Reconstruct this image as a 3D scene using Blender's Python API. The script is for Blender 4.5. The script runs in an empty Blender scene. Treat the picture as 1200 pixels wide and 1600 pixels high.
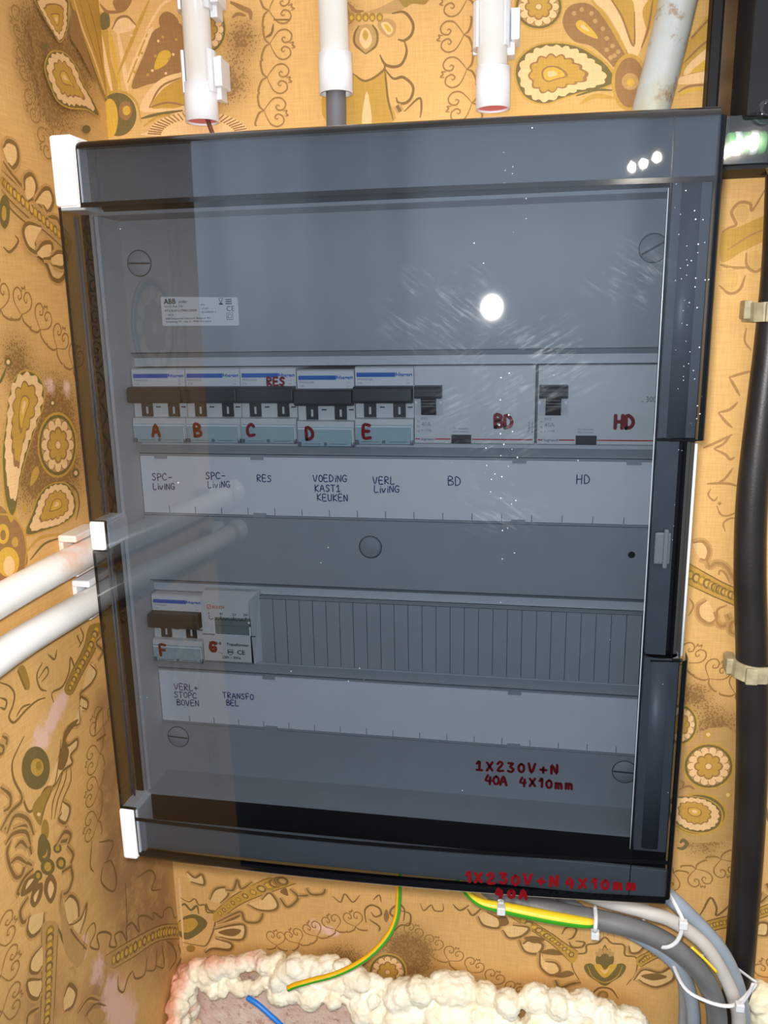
import bpy, bmesh, math, random
from mathutils import Vector, Matrix
from mathutils.geometry import tessellate_polygon

random.seed(7)
SC = bpy.context.scene
COL = SC.collection
K = 0.001                       # everything below is written in millimetres

# ------------------------------------------------------------------ camera
CAM_POS = (252.41, -493.56, 122.64)
R_RIGHT = (0.9839, 0.1778, -0.0179)
R_DOWN = (0.0241, -0.2312, -0.9726)
R_FWD = (-0.1771, 0.9565, -0.2317)
cam_d = bpy.data.cameras.new('camera')
cam = bpy.data.objects.new('camera', cam_d)
COL.objects.link(cam)
m = Matrix.Identity(4)
for i in range(3):
    m[i][0], m[i][1], m[i][2], m[i][3] = R_RIGHT[i], -R_DOWN[i], -R_FWD[i], CAM_POS[i]*K
cam.matrix_world = m
cam_d.sensor_fit = 'VERTICAL'
cam_d.sensor_height = 36.0
cam_d.lens = 1288.6/1600*36.0
cam_d.clip_start = 0.01
SC.camera = cam

# ------------------------------------------------------------------ light and exposure
vs = SC.view_settings
vs.view_transform = 'Standard'
vs.look = 'None'
vs.exposure = 0.0
vs.gamma = 1.0
vs.use_curve_mapping = False
SC.cycles.transparent_max_bounces = 24
SC.cycles.max_bounces = 8
SC.cycles.sample_clamp_indirect = 4.0

WORLD_STRENGTH = 0.70
w = bpy.data.worlds.new('room_light')
SC.world = w
w.use_nodes = True
w.cycles.sampling_method = 'NONE'
wn = w.node_tree.nodes
wl = w.node_tree.links
wn.clear()
tc = wn.new('ShaderNodeTexCoord')
sp = wn.new('ShaderNodeSeparateXYZ')
wl.new(tc.outputs['Generated'], sp.inputs[0])
rmp = wn.new('ShaderNodeValToRGB')
rmp.color_ramp.elements[0].position = 0.20
rmp.color_ramp.elements[0].color = (0.05, 0.06, 0.075, 1)
rmp.color_ramp.elements[1].position = 0.74
rmp.color_ramp.elements[1].color = (1.9, 1.8, 1.7, 1)  # zenith brightened as added fill light on the walls
for ps_, cl_ in ((0.375, (0.16, 0.20, 0.26, 1)), (0.515, (0.45, 0.52, 0.62, 1)), (0.61, (0.62, 0.74, 0.90, 1))):
    rmp.color_ramp.elements.new(ps_).color = cl_
mr = wn.new('ShaderNodeMapRange')
mr.inputs['From Min'].default_value = -1
mr.inputs['From Max'].default_value = 1
wl.new(sp.outputs['Z'], mr.inputs['Value'])
wl.new(mr.outputs[0], rmp.inputs[0])
bg = wn.new('ShaderNodeBackground')
bg.inputs['Strength'].default_value = WORLD_STRENGTH
# soft vertical noise bands put into the room light, for the door's reflections
mpw = wn.new('ShaderNodeMapping')
mpw.inputs['Scale'].default_value = (7, 0.5, 0.25)
wl.new(tc.outputs['Generated'], mpw.inputs['Vector'])
nzw = wn.new('ShaderNodeTexNoise')
nzw.inputs['Scale'].default_value = 1.0
nzw.inputs['Detail'].default_value = 2.0
wl.new(mpw.outputs[0], nzw.inputs['Vector'])
mrw = wn.new('ShaderNodeMapRange')
mrw.inputs['From Min'].default_value = 0.42
mrw.inputs['From Max'].default_value = 0.56
mrw.inputs['To Min'].default_value = 0.65
mrw.inputs['To Max'].default_value = 1.25
wl.new(nzw.outputs['Fac'], mrw.inputs['Value'])
mxw = wn.new('ShaderNodeVectorMath')
mxw.operation = 'SCALE'
wl.new(rmp.outputs[0], mxw.inputs[0])
wl.new(mrw.outputs[0], mxw.inputs['Scale'])
# bluish bright patch added to the world behind the photographer, for the door's reflection
def wrange(src, a, b_):
    q = wn.new('ShaderNodeMapRange')
    q.interpolation_type = 'SMOOTHSTEP'
    q.inputs['From Min'].default_value = a
    q.inputs['From Max'].default_value = b_
    wl.new(src, q.inputs['Value'])
    return q.outputs[0]
def wmul(a, b_):
    q = wn.new('ShaderNodeMath'); q.operation = 'MULTIPLY'
    wl.new(a, q.inputs[0]); wl.new(b_, q.inputs[1])
    return q.outputs[0]
patch = wmul(wmul(wrange(sp.outputs['Y'], -0.68, -0.88), wrange(sp.outputs['Z'], -0.13, 0.12)), wrange(sp.outputs['Z'], 0.36, 0.24))
patch = wmul(patch, mrw.outputs[0])
pcol = wn.new('ShaderNodeVectorMath'); pcol.operation = 'SCALE'
pcol.inputs[0].default_value = (1.5, 1.8, 2.2)
wl.new(patch, pcol.inputs['Scale'])
padd = wn.new('ShaderNodeVectorMath'); padd.operation = 'ADD'
wl.new(mxw.outputs[0], padd.inputs[0]); wl.new(pcol.outputs[0], padd.inputs[1])
wl.new(padd.outputs[0], bg.inputs['Color'])
wo = wn.new('ShaderNodeOutputWorld')
wl.new(bg.outputs[0], wo.inputs[0])

FLASH_POWER = 16.6
def area_light(name, pos, target, size, power, color):
    d = bpy.data.lights.new(name, 'AREA')
    d.shape = 'DISK'
    d.size = size*K
    d.energy = power
    d.color = color
    o = bpy.data.objects.new(name, d)
    o.location = Vector(pos)*K
    o.rotation_euler = (Vector(target)-Vector(pos)).to_track_quat('-Z', 'Y').to_euler()
    COL.objects.link(o)
    return o
# the phone's flash, a little left of and above the lens
fd = bpy.data.lights.new('phone_flash', 'SPOT')
fd.energy = FLASH_POWER
fd.color = (1.0, 0.985, 0.95)
fd.spot_size = math.radians(138)
fd.spot_blend = 1.0
fd.shadow_soft_size = 10.5*K
fo = bpy.data.objects.new('phone_flash', fd)
fo.location = Vector((246, -490, 138))*K
fo.rotation_euler = Vector((-0.13, 0.92, -0.38)).to_track_quat('-Z', 'Y').to_euler()
COL.objects.link(fo)
# three small ceiling spots behind the photographer
for i, p in enumerate([(648, -1479, 462), (676, -1472, 468), (707, -1463, 478)]):
    area_light('ceiling_spot', p, (300, -47, 190), 17, 0.3, (1.0, 0.9, 0.75))

# ------------------------------------------------------------------ materials
def srgb(r, g, b):
    f = lambda c: (c/255/12.92) if c <= 10 else ((c/255+0.055)/1.055)**2.4
    return (f(r), f(g), f(b), 1)
class NT:
    def __init__(s, name):
        s.m = bpy.data.materials.new(name)
        s.m.use_nodes = True
        s.t = s.m.node_tree
        s.t.nodes.clear()
    def n(s, typ, **kw):
        nd = s.t.nodes.new('ShaderNode'+typ)
        for k, v in kw.items():
            if k in nd.inputs.keys():
                nd.inputs[k].default_value = v
            else:
                setattr(nd, k, v)
        return nd
    def l(s, a, b):
        s.t.links.new(a, b)
    def math(s, op, a, b=None):
        nd = s.n('Math', operation=op)
        for i, v in enumerate((a, b)):
            if v is None: continue
            if hasattr(v, 'default_value'): s.l(v, nd.inputs[i])
            else: nd.inputs[i].default_value = v
        return nd.outputs[0]
    def mix(s, fac, a, b):
        nd = s.n('Mix', data_type='RGBA')
        if hasattr(fac, 'default_value'): s.l(fac, nd.inputs[0])
        else: nd.inputs[0].default_value = fac
        for i, v in ((6, a), (7, b)):
            if hasattr(v, 'default_value'): s.l(v, nd.inputs[i])
            else: nd.inputs[i].default_value = v
        return nd.outputs[2]
    def noise(s, vec, scale, detail=2.0, rough=0.5):
        nd = s.n('TexNoise', Scale=scale, Detail=detail, Roughness=rough)
        s.l(vec, nd.inputs['Vector'])
        return nd.outputs['Fac']
    def ramp(s, v, a, b):
        nd = s.n('MapRange')
        nd.inputs['From Min'].default_value = a
        nd.inputs['From Max'].default_value = b
        s.l(v, nd.inputs['Value'])
        return nd.outputs[0]
    def out(s, sh):
        o = s.n('OutputMaterial')
        s.l(sh, o.inputs['Surface'])
        return s.m
def plastic(name, col, rough=0.4, var=0.06, bump=0.0, spec=0.5, nscale=60, metallic=0.0):
    t = NT(name)
    co = t.n('TexCoord').outputs['Object']
    nz = t.noise(co, nscale, 4)
    dark = tuple(c*(1-var*2) for c in col[:3])+(1,)
    lite = tuple(min(1, c*(1+var)) for c in col[:3])+(1,)
    p = t.n('BsdfPrincipled', Roughness=rough, Metallic=metallic)
    p.inputs['Specular IOR Level'].default_value = spec
    t.l(t.mix(t.ramp(nz, 0.3, 0.7), dark, lite), p.inputs['Base Color'])
    if bump:
        b = t.n('Bump', Strength=bump, Distance=0.0006)
        t.l(t.noise(co, 700, 2), b.inputs['Height'])
        t.l(b.outputs[0], p.inputs['Normal'])
    return t.out(p.outputs[0])
def ink(name, col, rough=0.5):
    return plastic(name, col, rough, 0.05, 0, 0.3, 400)

def wall_mat(name, col, base=False):
    """printed linen-texture wallpaper; the base layer also carries stipple print, plaster dust and dirt"""
    t = NT(name)
    tcn = t.n('TexCoord')
    co = tcn.outputs['Object']
    big = t.noise(co, 9, 3)
    fine = t.noise(co, 60, 4)
    c = t.mix(t.ramp(big, 0.3, 0.7), tuple(x*0.90 for x in col[:3])+(1,), tuple(min(1, x*1.10) for x in col[:3])+(1,))
    # threads
    def threads(axis, sc):
        mp = t.n('Mapping')
        s_ = [60, 60, 60]
        for a in axis: s_[a] = sc
        mp.inputs['Scale'].default_value = s_
        t.l(co, mp.inputs['Vector'])
        return t.noise(mp.outputs[0], 1.0, 2, 0.6)
    hz = threads((2,), 1100)
    vt = threads((0, 1), 1100)
    wv = t.math('MULTIPLY', t.math('ADD', hz, vt), 0.5)
    thread = t.ramp(wv, 0.38, 0.62)
    c = t.mix(t.math('MULTIPLY', t.math('SUBTRACT', 1.0, thread), 0.36), c, tuple(x*y for x, y in zip(col[:3], (0.62, 0.52, 0.40)))+(1,))
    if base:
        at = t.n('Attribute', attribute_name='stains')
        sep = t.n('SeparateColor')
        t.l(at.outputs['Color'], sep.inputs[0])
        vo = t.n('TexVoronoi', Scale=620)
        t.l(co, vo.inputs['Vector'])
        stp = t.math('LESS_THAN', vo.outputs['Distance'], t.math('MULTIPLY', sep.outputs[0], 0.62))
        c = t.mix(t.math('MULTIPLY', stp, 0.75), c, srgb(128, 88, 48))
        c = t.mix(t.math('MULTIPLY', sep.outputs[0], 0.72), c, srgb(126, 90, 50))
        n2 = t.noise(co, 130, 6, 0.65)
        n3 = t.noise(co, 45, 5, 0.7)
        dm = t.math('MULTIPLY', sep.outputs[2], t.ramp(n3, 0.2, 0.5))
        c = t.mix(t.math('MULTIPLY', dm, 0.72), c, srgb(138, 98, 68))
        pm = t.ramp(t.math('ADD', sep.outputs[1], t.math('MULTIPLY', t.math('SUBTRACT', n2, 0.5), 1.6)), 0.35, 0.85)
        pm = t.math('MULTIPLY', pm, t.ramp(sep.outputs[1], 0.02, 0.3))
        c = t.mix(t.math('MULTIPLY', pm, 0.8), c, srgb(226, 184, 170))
    p = t.n('BsdfPrincipled', Roughness=0.62)
    p.inputs['Specular IOR Level'].default_value = 0.25
    t.l(c, p.inputs['Base Color'])
    b = t.n('Bump', Strength=0.5, Distance=0.0005)
    t.l(wv, b.inputs['Height'])
    t.l(b.outputs[0], p.inputs['Normal'])
    return t.out(p.outputs[0])

def clear(name, tint, rough=0.02, fres=1.0, dust=None, edge=False):
    """thin clear plastic: tinted transmission plus a Fresnel reflection on its outer faces"""
    t = NT(name)
    tr = t.n('BsdfTransparent', Color=tint)
    gl = t.n('BsdfGlossy', Roughness=rough)
    fr = t.n('Fresnel', IOR=1.5)
    geo = t.n('NewGeometry')
    fac = t.math('MULTIPLY', fr.outputs[0], t.math('SUBTRACT', 1.0, geo.outputs['Backfacing']))
    fac = t.math('MULTIPLY', fac, fres)
    mx = t.n('MixShader')
    t.l(fac, mx.inputs[0]); t.l(tr.outputs[0], mx.inputs[1]); t.l(gl.outputs[0], mx.inputs[2])
    res = mx.outputs[0]
    if dust:
        co = t.n('TexCoord').outputs['Object']
        total = None
        def spot(c, r):
            sb = t.n('VectorMath', operation='SUBTRACT')
            t.l(co, sb.inputs[0]); sb.inputs[1].default_value = tuple((x-o_)*K for x, o_ in zip(c, (164, 100, 0)))
            dv = t.n('VectorMath', operation='DIVIDE')
            t.l(sb.outputs[0], dv.inputs[0]); dv.inputs[1].default_value = tuple(x*K for x in r)
            ln = t.n('VectorMath', operation='LENGTH')
            t.l(dv.outputs[0], ln.inputs[0])
            return t.ramp(ln.outputs['Value'], 1.0, 0.15)
        def add(a):
            nonlocal total
            total = a if total is None else t.math('MAXIMUM', total, a)
        # tiny white specks, thick in a few places
        vo = t.n('TexVoronoi', Scale=430)
        t.l(co, vo.inputs['Vector'])
        sepc = t.n('SeparateColor'); t.l(vo.outputs['Color'], sepc.inputs[0])
        dens = None
        for c, r in dust['specks']:
            s_ = spot(c, r)
            dens = s_ if dens is None else t.math('MAXIMUM', dens, s_)
        dens = t.math('MAXIMUM', t.math('MULTIPLY', dens, 0.85), 0.008)
        sel = t.math('LESS_THAN', sepc.outputs[0], dens)
        size = t.math('MULTIPLY', sepc.outputs[1], 0.17)
        add(t.math('MULTIPLY', t.math('MULTIPLY', sel, t.math('LESS_THAN', vo.outputs['Distance'], size)), 0.55))
        # wiped smears
        for c, r, rot, amt in dust['smears']:
            m0 = t.n('Mapping')
            m0.inputs['Rotation'].default_value = (0, rot, 0)
            t.l(co, m0.inputs['Vector'])
            mp = t.n('Mapping')
            mp.inputs['Scale'].default_value = (60, 60, 480)
            t.l(m0.outputs[0], mp.inputs['Vector'])
            nz = t.ramp(t.noise(mp.outputs[0], 1.0, 5, 0.7), 0.48, 0.78)
            blot = t.ramp(t.noise(co, 70, 4, 0.6), 0.42, 0.75)
            add(t.math('MULTIPLY', t.math('MULTIPLY', t.math('MULTIPLY', nz, blot), spot(c, r)), amt))
        # fine vertical and arched scratches
        df = t.n('BsdfDiffuse', Color=(0.85, 0.88, 0.92, 1))
        mx2 = t.n('MixShader')
        t.l(t.math('MULTIPLY', total, t.math('SUBTRACT', 1.0, geo.outputs['Backfacing'])), mx2.inputs[0])
        t.l(res, mx2.inputs[1]); t.l(df.outputs[0], mx2.inputs[2])
        res = mx2.outputs[0]
    return t.out(res)

M = {}
M['grey'] = plastic('light_grey_plastic', srgb(205, 207, 208), 0.45, 0.02, 0.15)
M['cover'] = plastic('cover_grey_plastic', srgb(170, 173, 176), 0.5, 0.02, 0.05)
M['frame'] = plastic('dark_frame_plastic', srgb(134, 137, 141), 0.5, 0.02)
M['chamfer'] = plastic('chamfer_grey_plastic', srgb(156, 159, 163), 0.5, 0.02, 0.25)
M['line'] = plastic('shadow_gap_plastic', srgb(70, 74, 80), 0.6, 0.02)
M['white'] = plastic('white_plastic', srgb(238, 238, 240), 0.35, 0.02)
M['pvc'] = plastic('white_pvc', srgb(228, 225, 221), 0.17, 0.04, 0, 0.5, 18)
M['pvc_socket'] = plastic('bright_white_pvc', srgb(226, 227, 232), 0.3, 0.02)
M['module'] = plastic('module_grey', srgb(222, 222, 220), 0.45, 0.02)
M['module_white'] = plastic('module_white_print_field', srgb(236, 236, 236), 0.45, 0.02)
M['toggle'] = plastic('dark_grey_toggle', srgb(46, 48, 52), 0.45, 0.05)
M['toggle_black'] = plastic('black_toggle', srgb(28, 28, 30), 0.4, 0.05)
M['black'] = plastic('black_plastic', srgb(22, 21, 24), 0.55, 0.1, 0, 0.25)
M['matte_black'] = plastic('matte_black_gasket', srgb(12, 12, 13), 0.7, 0.1)
M['channel'] = plastic('dark_channel_plastic', srgb(112, 116, 122), 0.4, 0.05)
M['rib'] = plastic('grey_rib_plastic', srgb(120, 124, 128), 0.4, 0.05)
M['paper'] = plastic('white_label_paper', srgb(240, 240, 242), 0.6, 0.015)
M['sticker'] = plastic('white_sticker', srgb(246, 247, 248), 0.4, 0.01)
M['blue'] = ink('blue_print', srgb(24, 104, 200))
M['print'] = ink('dark_print', srgb(40, 42, 50))
M['greyprint'] = ink('grey_print', srgb(120, 124, 132))
M['blackprint'] = ink('black_print', srgb(14, 14, 16))
M['redprint'] = ink('red_print', srgb(200, 20, 40))
M['orangeprint'] = ink('orange_print', srgb(226, 70, 30))
M['marker'] = ink('red_marker', srgb(142, 6, 14), 0.35)
M['marker_glass'] = ink('red_marker_on_dark_glass', srgb(104, 10, 16), 0.3)
M['pen'] = ink('blue_pen', srgb(28, 26, 112))
M['clearcap'] = clear('clear_blue_terminal_cover', (0.89, 0.95, 0.97, 1), 0.08)
M['clearlid'] = clear('clear_lid', (0.86, 0.90, 0.90, 1), 0.05)
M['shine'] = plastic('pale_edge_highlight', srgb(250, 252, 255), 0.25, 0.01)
DUST = dict(
    specks=[((330, -47, 160), (16, 30, 55)), ((233, -47, 175), (16, 30, 40)), ((330, -47, 60), (14, 30, 70)), ((236, -47, 40), (12, 30, 70)), ((205, -47, 50), (10, 30, 18))],
    smears=[((205, -47, 125), (42, 30, 32), -0.6, 0.35), ((252, -47, 98), (46, 30, 30), 0.5, 0.45), ((232, -47, 66), (44, 30, 34), 0.45, 0.30), ((232, -47, 22), (34, 30, 22), -0.5, 0.28), ((296, -47, 140), (30, 30, 22), -0.55, 0.30)])
M['door'] = clear('smoked_door_plastic', (0.588, 0.618, 0.650, 1), 0.024, 1.3, DUST)
M['door_edge'] = plastic('smoked_door_edge', srgb(10, 11, 14), 0.12, 0.05)
M['steel'] = plastic('dull_steel', srgb(150, 150, 150), 0.35, 0.1, 0, 0.5, 90, 0.8)
M['cable_grey'] = plastic('grey_cable_sheath', srgb(138, 140, 142), 0.45, 0.08, 0.2)
M['cable_dark'] = plastic('dark_grey_cable_sheath', srgb(104, 104, 104), 0.45, 0.08, 0.2)
M['cable_blue'] = plastic('blue_grey_cable_sheath', srgb(144, 154, 164), 0.42, 0.05)
M['cable_beige'] = plastic('pale_beige_cable_sheath', srgb(190, 184, 176), 0.45, 0.06)
M['conduit_cable'] = plastic('slate_grey_cable_sheath', srgb(98, 96, 102), 0.45, 0.05)
M['black_cable'] = plastic('black_cable_sheath', srgb(34, 30, 28), 0.4, 0.2, 0.12, 0.5, 25)
M['window_edge_glint'] = plastic('painted_window_glint', srgb(140, 154, 166), 0.2, 0.02)
M['yellow'] = plastic('earth_yellow', srgb(244, 206, 40), 0.4, 0.04)
M['orange_yellow'] = plastic('earth_deep_yellow', srgb(238, 176, 8), 0.4, 0.05)
M['green'] = plastic('earth_green', srgb(60, 160, 30), 0.4, 0.04)
M['bluewire'] = plastic('blue_insulation', srgb(20, 120, 214), 0.35, 0.04)
M['brownwire'] = plastic('brown_insulation', srgb(96, 56, 40), 0.4, 0.05)
M['pink'] = plastic('pink_conduit_lining', srgb(232, 110, 130), 0.5, 0.05)
M['tie'] = plastic('translucent_white_nylon', srgb(220, 220, 222), 0.35, 0.03)
M['clip_old'] = plastic('aged_beige_clip', srgb(172, 160, 128), 0.5, 0.15, 0.2, 0.4, 120)
M['bakelite'] = plastic('brown_bakelite', srgb(84, 62, 34), 0.2, 0.2)
M['greenband'] = plastic('green_insert', srgb(110, 205, 115), 0.35, 0.05)

def mottled(name, c1, c2, scale, lo, hi, rough, bump=0.4, c3=None):
    t = NT(name)
    co = t.n('TexCoord').outputs['Object']
    c = t.mix(t.ramp(t.noise(co, scale, 6, 0.65), lo, hi), c1, c2)
    if c3: c = t.mix(t.ramp(t.noise(co, scale*3.1, 5, 0.6), 0.56, 0.66), c, c3)
    p = t.n('BsdfPrincipled', Roughness=rough)
    t.l(c, p.inputs['Base Color'])
    b = t.n('Bump', Strength=bump, Distance=0.002)
    t.l(t.noise(co, scale*4, 6, 0.7), b.inputs['Height'])
    t.l(b.outputs[0], p.inputs['Normal'])
    return t.out(p.outputs[0])
M['old_pipe'] = mottled('grey_painted_old_pipe', srgb(172, 176, 174), srgb(168, 158, 128), 22, 0.45, 0.7, 0.25, 0.15, srgb(138, 112, 78))
M['pvc_dusty'] = mottled('pvc_with_pink_plaster_dust', srgb(228, 224, 218), srgb(236, 190, 168), 30, 0.50, 0.66, 0.3, 0.1)
M['foam'] = mottled('cream_foam', srgb(240, 226, 184), srgb(250, 244, 222), 60, 0.35, 0.65, 0.55, 0.5)
M['foam_pink'] = mottled('pinkish_foam', srgb(238, 176, 140), srgb(244, 222, 190), 45, 0.42, 0.62, 0.6, 0.5)
M['plaster'] = mottled('pink_plaster', srgb(222, 184, 166), srgb(236, 214, 198), 50, 0.35, 0.65, 0.85, 0.9, srgb(200, 160, 140))

# wallpaper inks
BASE = srgb(214, 169, 104)
W = {
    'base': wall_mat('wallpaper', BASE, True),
    'line': wall_mat('wallpaper_umber_line', srgb(132, 100, 56)),
    'olive': wall_mat('wallpaper_dark_olive', srgb(116, 100, 56)),
    'olive2': wall_mat('wallpaper_olive', srgb(160, 126, 58)),
    'brown': wall_mat('wallpaper_brown', srgb(152, 112, 68)),
    'gold': wall_mat('wallpaper_gold', srgb(190, 148, 66)),
    'gold2': wall_mat('wallpaper_bright_gold', srgb(208, 164, 64)),
    'cream': wall_mat('wallpaper_peach', srgb(230, 188, 134)),
    'ochre': wall_mat('wallpaper_ochre', srgb(186, 146, 90)),
    'ochre2': wall_mat('wallpaper_light_ochre', srgb(204, 162, 94)),
    'leaf': wall_mat('wallpaper_leaf', srgb(224, 184, 124)),
    'chain': wall_mat('wallpaper_chain_line', srgb(152, 114, 64)),
    'shade': wall_mat('wallpaper_soft_shade', srgb(190, 147, 88)),
    'ochre3': wall_mat('wallpaper_soft_line', srgb(168, 126, 74)),
}
WKEYS = list(W)

# ------------------------------------------------------------------ mesh helpers
def smooth_path(pts, n=6, closed=False):
    pts = [Vector(p) for p in pts]
    if len(pts) < 3 and not closed: return pts
    out = []
    L = len(pts)
    rng = range(L if closed else L-1)
    for i in rng:
        if closed:
            p0, p1, p2, p3 = pts[(i-1) % L], pts[i], pts[(i+1) % L], pts[(i+2) % L]
        else:
            p1, p2 = pts[i], pts[i+1]
            p0 = pts[i-1] if i > 0 else p1*2-p2
            p3 = pts[i+2] if i+2 < L else p2*2-p1
        for k in range(n):
            t = k/n
            out.append(0.5*((2*p1)+(p2-p0)*t+(2*p0-5*p1+4*p2-p3)*t*t+(3*p1-p0-3*p2+p3)*t**3))
    if not closed: out.append(pts[-1])
    return out
class MB:
    """collects shapes (in millimetres) and links them as ONE mesh object"""
    def __init__(s):
        s.v = []; s.f = []; s.mi = []; s.sm = []
    def add(s, verts, faces, mi=0, smooth=False):
        b = len(s.v)
        s.v += [Vector(v) for v in verts]
        for f in faces:
            s.f.append([b+i for i in f]); s.mi.append(mi); s.sm.append(smooth)
        return s
    def box(s, x0, x1, y0, y1, z0, z1, mi=0, b=0.0):
        if b <= 0:
            v = [(x, y, z) for z in (z0, z1) for y in (y0, y1) for x in (x0, x1)]
            return s.add(v, [(0, 2, 3, 1), (4, 5, 7, 6), (0, 1, 5, 4), (2, 6, 7, 3), (0, 4, 6, 2), (1, 3, 7, 5)], mi)
        bm = bmesh.new()
        bmesh.ops.create_cube(bm, size=1)
        for v in bm.verts:
            v.co = Vector(((x0+x1)/2+v.co.x*(x1-x0), (y0+y1)/2+v.co.y*(y1-y0), (z0+z1)/2+v.co.z*(z1-z0)))
        bmesh.ops.bevel(bm, geom=list(bm.edges), offset=b, segments=2, profile=0.5, affect='EDGES')
        bm.verts.index_update()
        s.add([v.co.copy() for v in bm.verts], [[v.index for v in f.verts] for f in bm.faces], mi)
        bm.free()
        return s
    def prism_x(s, prof, x0, x1, mi=0):
        """closed (y, z) outline drawn out along x"""
        n = len(prof)
        v = [(x0, y, z) for y, z in prof]+[(x1, y, z) for y, z in prof]
        f = [(i, (i+1) % n, n+(i+1) % n, n+i) for i in range(n)]
        tri = tessellate_polygon([[Vector((y, z, 0)) for y, z in prof]])
        f += [tuple(t) for t in tri]+[tuple(n+i for i in reversed(t)) for t in tri]
        return s.add(v, f, mi)
    def prism_y(s, out, y0, y1, mi=0):
        """closed (x, z) outline drawn out along y"""
        n = len(out)
        v = [(x, y0, z) for x, z in out]+[(x, y1, z) for x, z in out]
        f = [(i, n+i, n+(i+1) % n, (i+1) % n) for i in range(n)]
        tri = tessellate_polygon([[Vector((x, z, 0)) for x, z in out]])
        f += [tuple(reversed(t)) for t in tri]+[tuple(n+i for i in t) for t in tri]
        return s.add(v, f, mi)
    def tube(s, pts, r, seg=14, n=6, mi=0, caps=True, stripe=None, up=None, flat=None):
        P = smooth_path(pts, n)
        rr = r if callable(r) else (lambda t: r)
        T = [(P[min(i+1, len(P)-1)]-P[max(i-1, 0)]).normalized() for i in range(len(P))]
        N = Vector(up) if up else (Vector((0, -1, 0)) if abs(T[0].y) < 0.9 else Vector((0, 0, 1)))
        verts = []; faces = []; mis = []
        for i, p in enumerate(P):
            N = (N-T[i]*N.dot(T[i])).normalized()
            B = T[i].cross(N)
            q = rr(i/(len(P)-1))
            for k in range(seg):
                a = 2*math.pi*k/seg
                verts.append(p+N*(math.cos(a)*q*(flat or 1))+B*(math.sin(a)*q))
        for i in range(len(P)-1):
            for k in range(seg):
                faces.append((i*seg+k, (i+1)*seg+k, (i+1)*seg+(k+1) % seg, i*seg+(k+1) % seg))
        b = len(s.v)
        s.v += verts
        for j, f in enumerate(faces):
            k = j % seg
            s.f.append([b+i for i in f]); s.sm.append(True)
            s.mi.append(stripe(k/seg) if stripe else mi)
        if caps:
            s.f.append([b+k for k in range(seg)]); s.mi.append(mi); s.sm.append(False)
            s.f.append([b+(len(P)-1)*seg+k for k in reversed(range(seg))]); s.mi.append(mi); s.sm.append(False)
        return s
    def lathe(s, prof, c, axis='y', seg=28, mi=0):
        """(radius, distance along axis) profile turned about an axis through c"""
        verts = []; faces = []
        for r, h in prof:
            for k in range(seg):
                a = 2*math.pi*k/seg
                u, v_ = r*math.cos(a), r*math.sin(a)
                verts.append({'y': (c[0]+u, c[1]+h, c[2]+v_), 'z': (c[0]+u, c[1]+v_, c[2]+h), 'x': (c[0]+h, c[1]+u, c[2]+v_)}[axis])
        for i in range(len(prof)-1):
            for k in range(seg):
                faces.append((i*seg+k, i*seg+(k+1) % seg, (i+1)*seg+(k+1) % seg, (i+1)*seg+k))
        return s.add(verts, faces, mi, True)
    def disc_y(s, c, r, y, mi=0, seg=24):
        return s.add([(c[0]+r*math.cos(2*math.pi*k/seg), y, c[1]+r*math.sin(2*math.pi*k/seg)) for k in range(seg)], [list(range(seg))], mi)
    def stroke_y(s, pts, wd, y, mi=0, smooth=0):
        """flat round-ended ribbon on a plane of constant y"""
        P = [Vector((p[0], p[1])) for p in pts]
        if smooth and len(P) > 2: P = [Vector((p.x, p.y)) for p in smooth_path([Vector((p.x, p.y, 0)) for p in P], smooth)]
        h = wd/2
        L = []; R = []
        for i, p in enumerate(P):
            t = (P[min(i+1, len(P)-1)]-P[max(i-1, 0)])
            t = t.normalized() if t.length > 1e-9 else Vector((1, 0))
            nrm = Vector((-t.y, t.x))
            L.append(p+nrm*h); R.append(p-nrm*h)
        v = [(p.x, y, p.y) for p in L]+[(p.x, y, p.y) for p in R]
        n = len(P)
        s.add(v, [(i, n+i, n+i+1, i+1) for i in range(n-1)], mi)
        for p in (P[0], P[-1]):
            s.disc_y((p.x, p.y), h, y-0.002, mi, 10)
        return s
    def build(s, name, mats, parent=None, loc=None, bevel=0, auto=True):
        mats = mats if isinstance(mats, (list, tuple)) else [mats]
        me = bpy.data.meshes.new(name)
        org = Vector(loc) if loc is not None else (Vector(parent['_o']) if parent is not None and '_o' in parent else Vector((0, 0, 0)))
        me.from_pydata([(v-org)*K for v in s.v], [], s.f)
        for mt in mats: me.materials.append(mt)
        me.polygons.foreach_set('material_index', s.mi)
        me.polygons.foreach_set('use_smooth', s.sm)
        me.update()
        if auto:
            bm = bmesh.new(); bm.from_mesh(me)
            bmesh.ops.recalc_face_normals(bm, faces=bm.faces)
            bm.to_mesh(me); bm.free()
        o = bpy.data.objects.new(name, me)
        COL.objects.link(o)
        if parent is not None:
            o.parent = parent
        else:
            o.location = org*K
        if bevel:
            md = o.modifiers.new('bevel', 'BEVEL'); md.width = bevel*K; md.segments = 2; md.limit_method = 'ANGLE'; md.angle_limit = 0.7
        return o
def thing(name, label, cat, loc, group=None):
    o = bpy.data.objects.new(name, None)
    o.empty_display_size = 0.01
    o.location = Vector(loc)*K
    o['_o'] = list(loc)
    COL.objects.link(o)
    tag(o, label, cat, group)
    return o
def tag(o, label=None, cat=None, group=None, kind=None):
    if label: o['label'] = label
    if cat: o['category'] = cat
    if group: o['group'] = group
    if kind: o['kind'] = kind
    return o
def sub(o, root):
    """a part may carry sub-parts: remember where its mesh origin is"""
    o['_o'] = list(root['_o'])
    return o
def copy_tree(o, parent=None):
    c = o.copy(); COL.objects.link(c); c.parent = parent
    for ch in list(o.children): copy_tree(ch, c)
    return c

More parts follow.
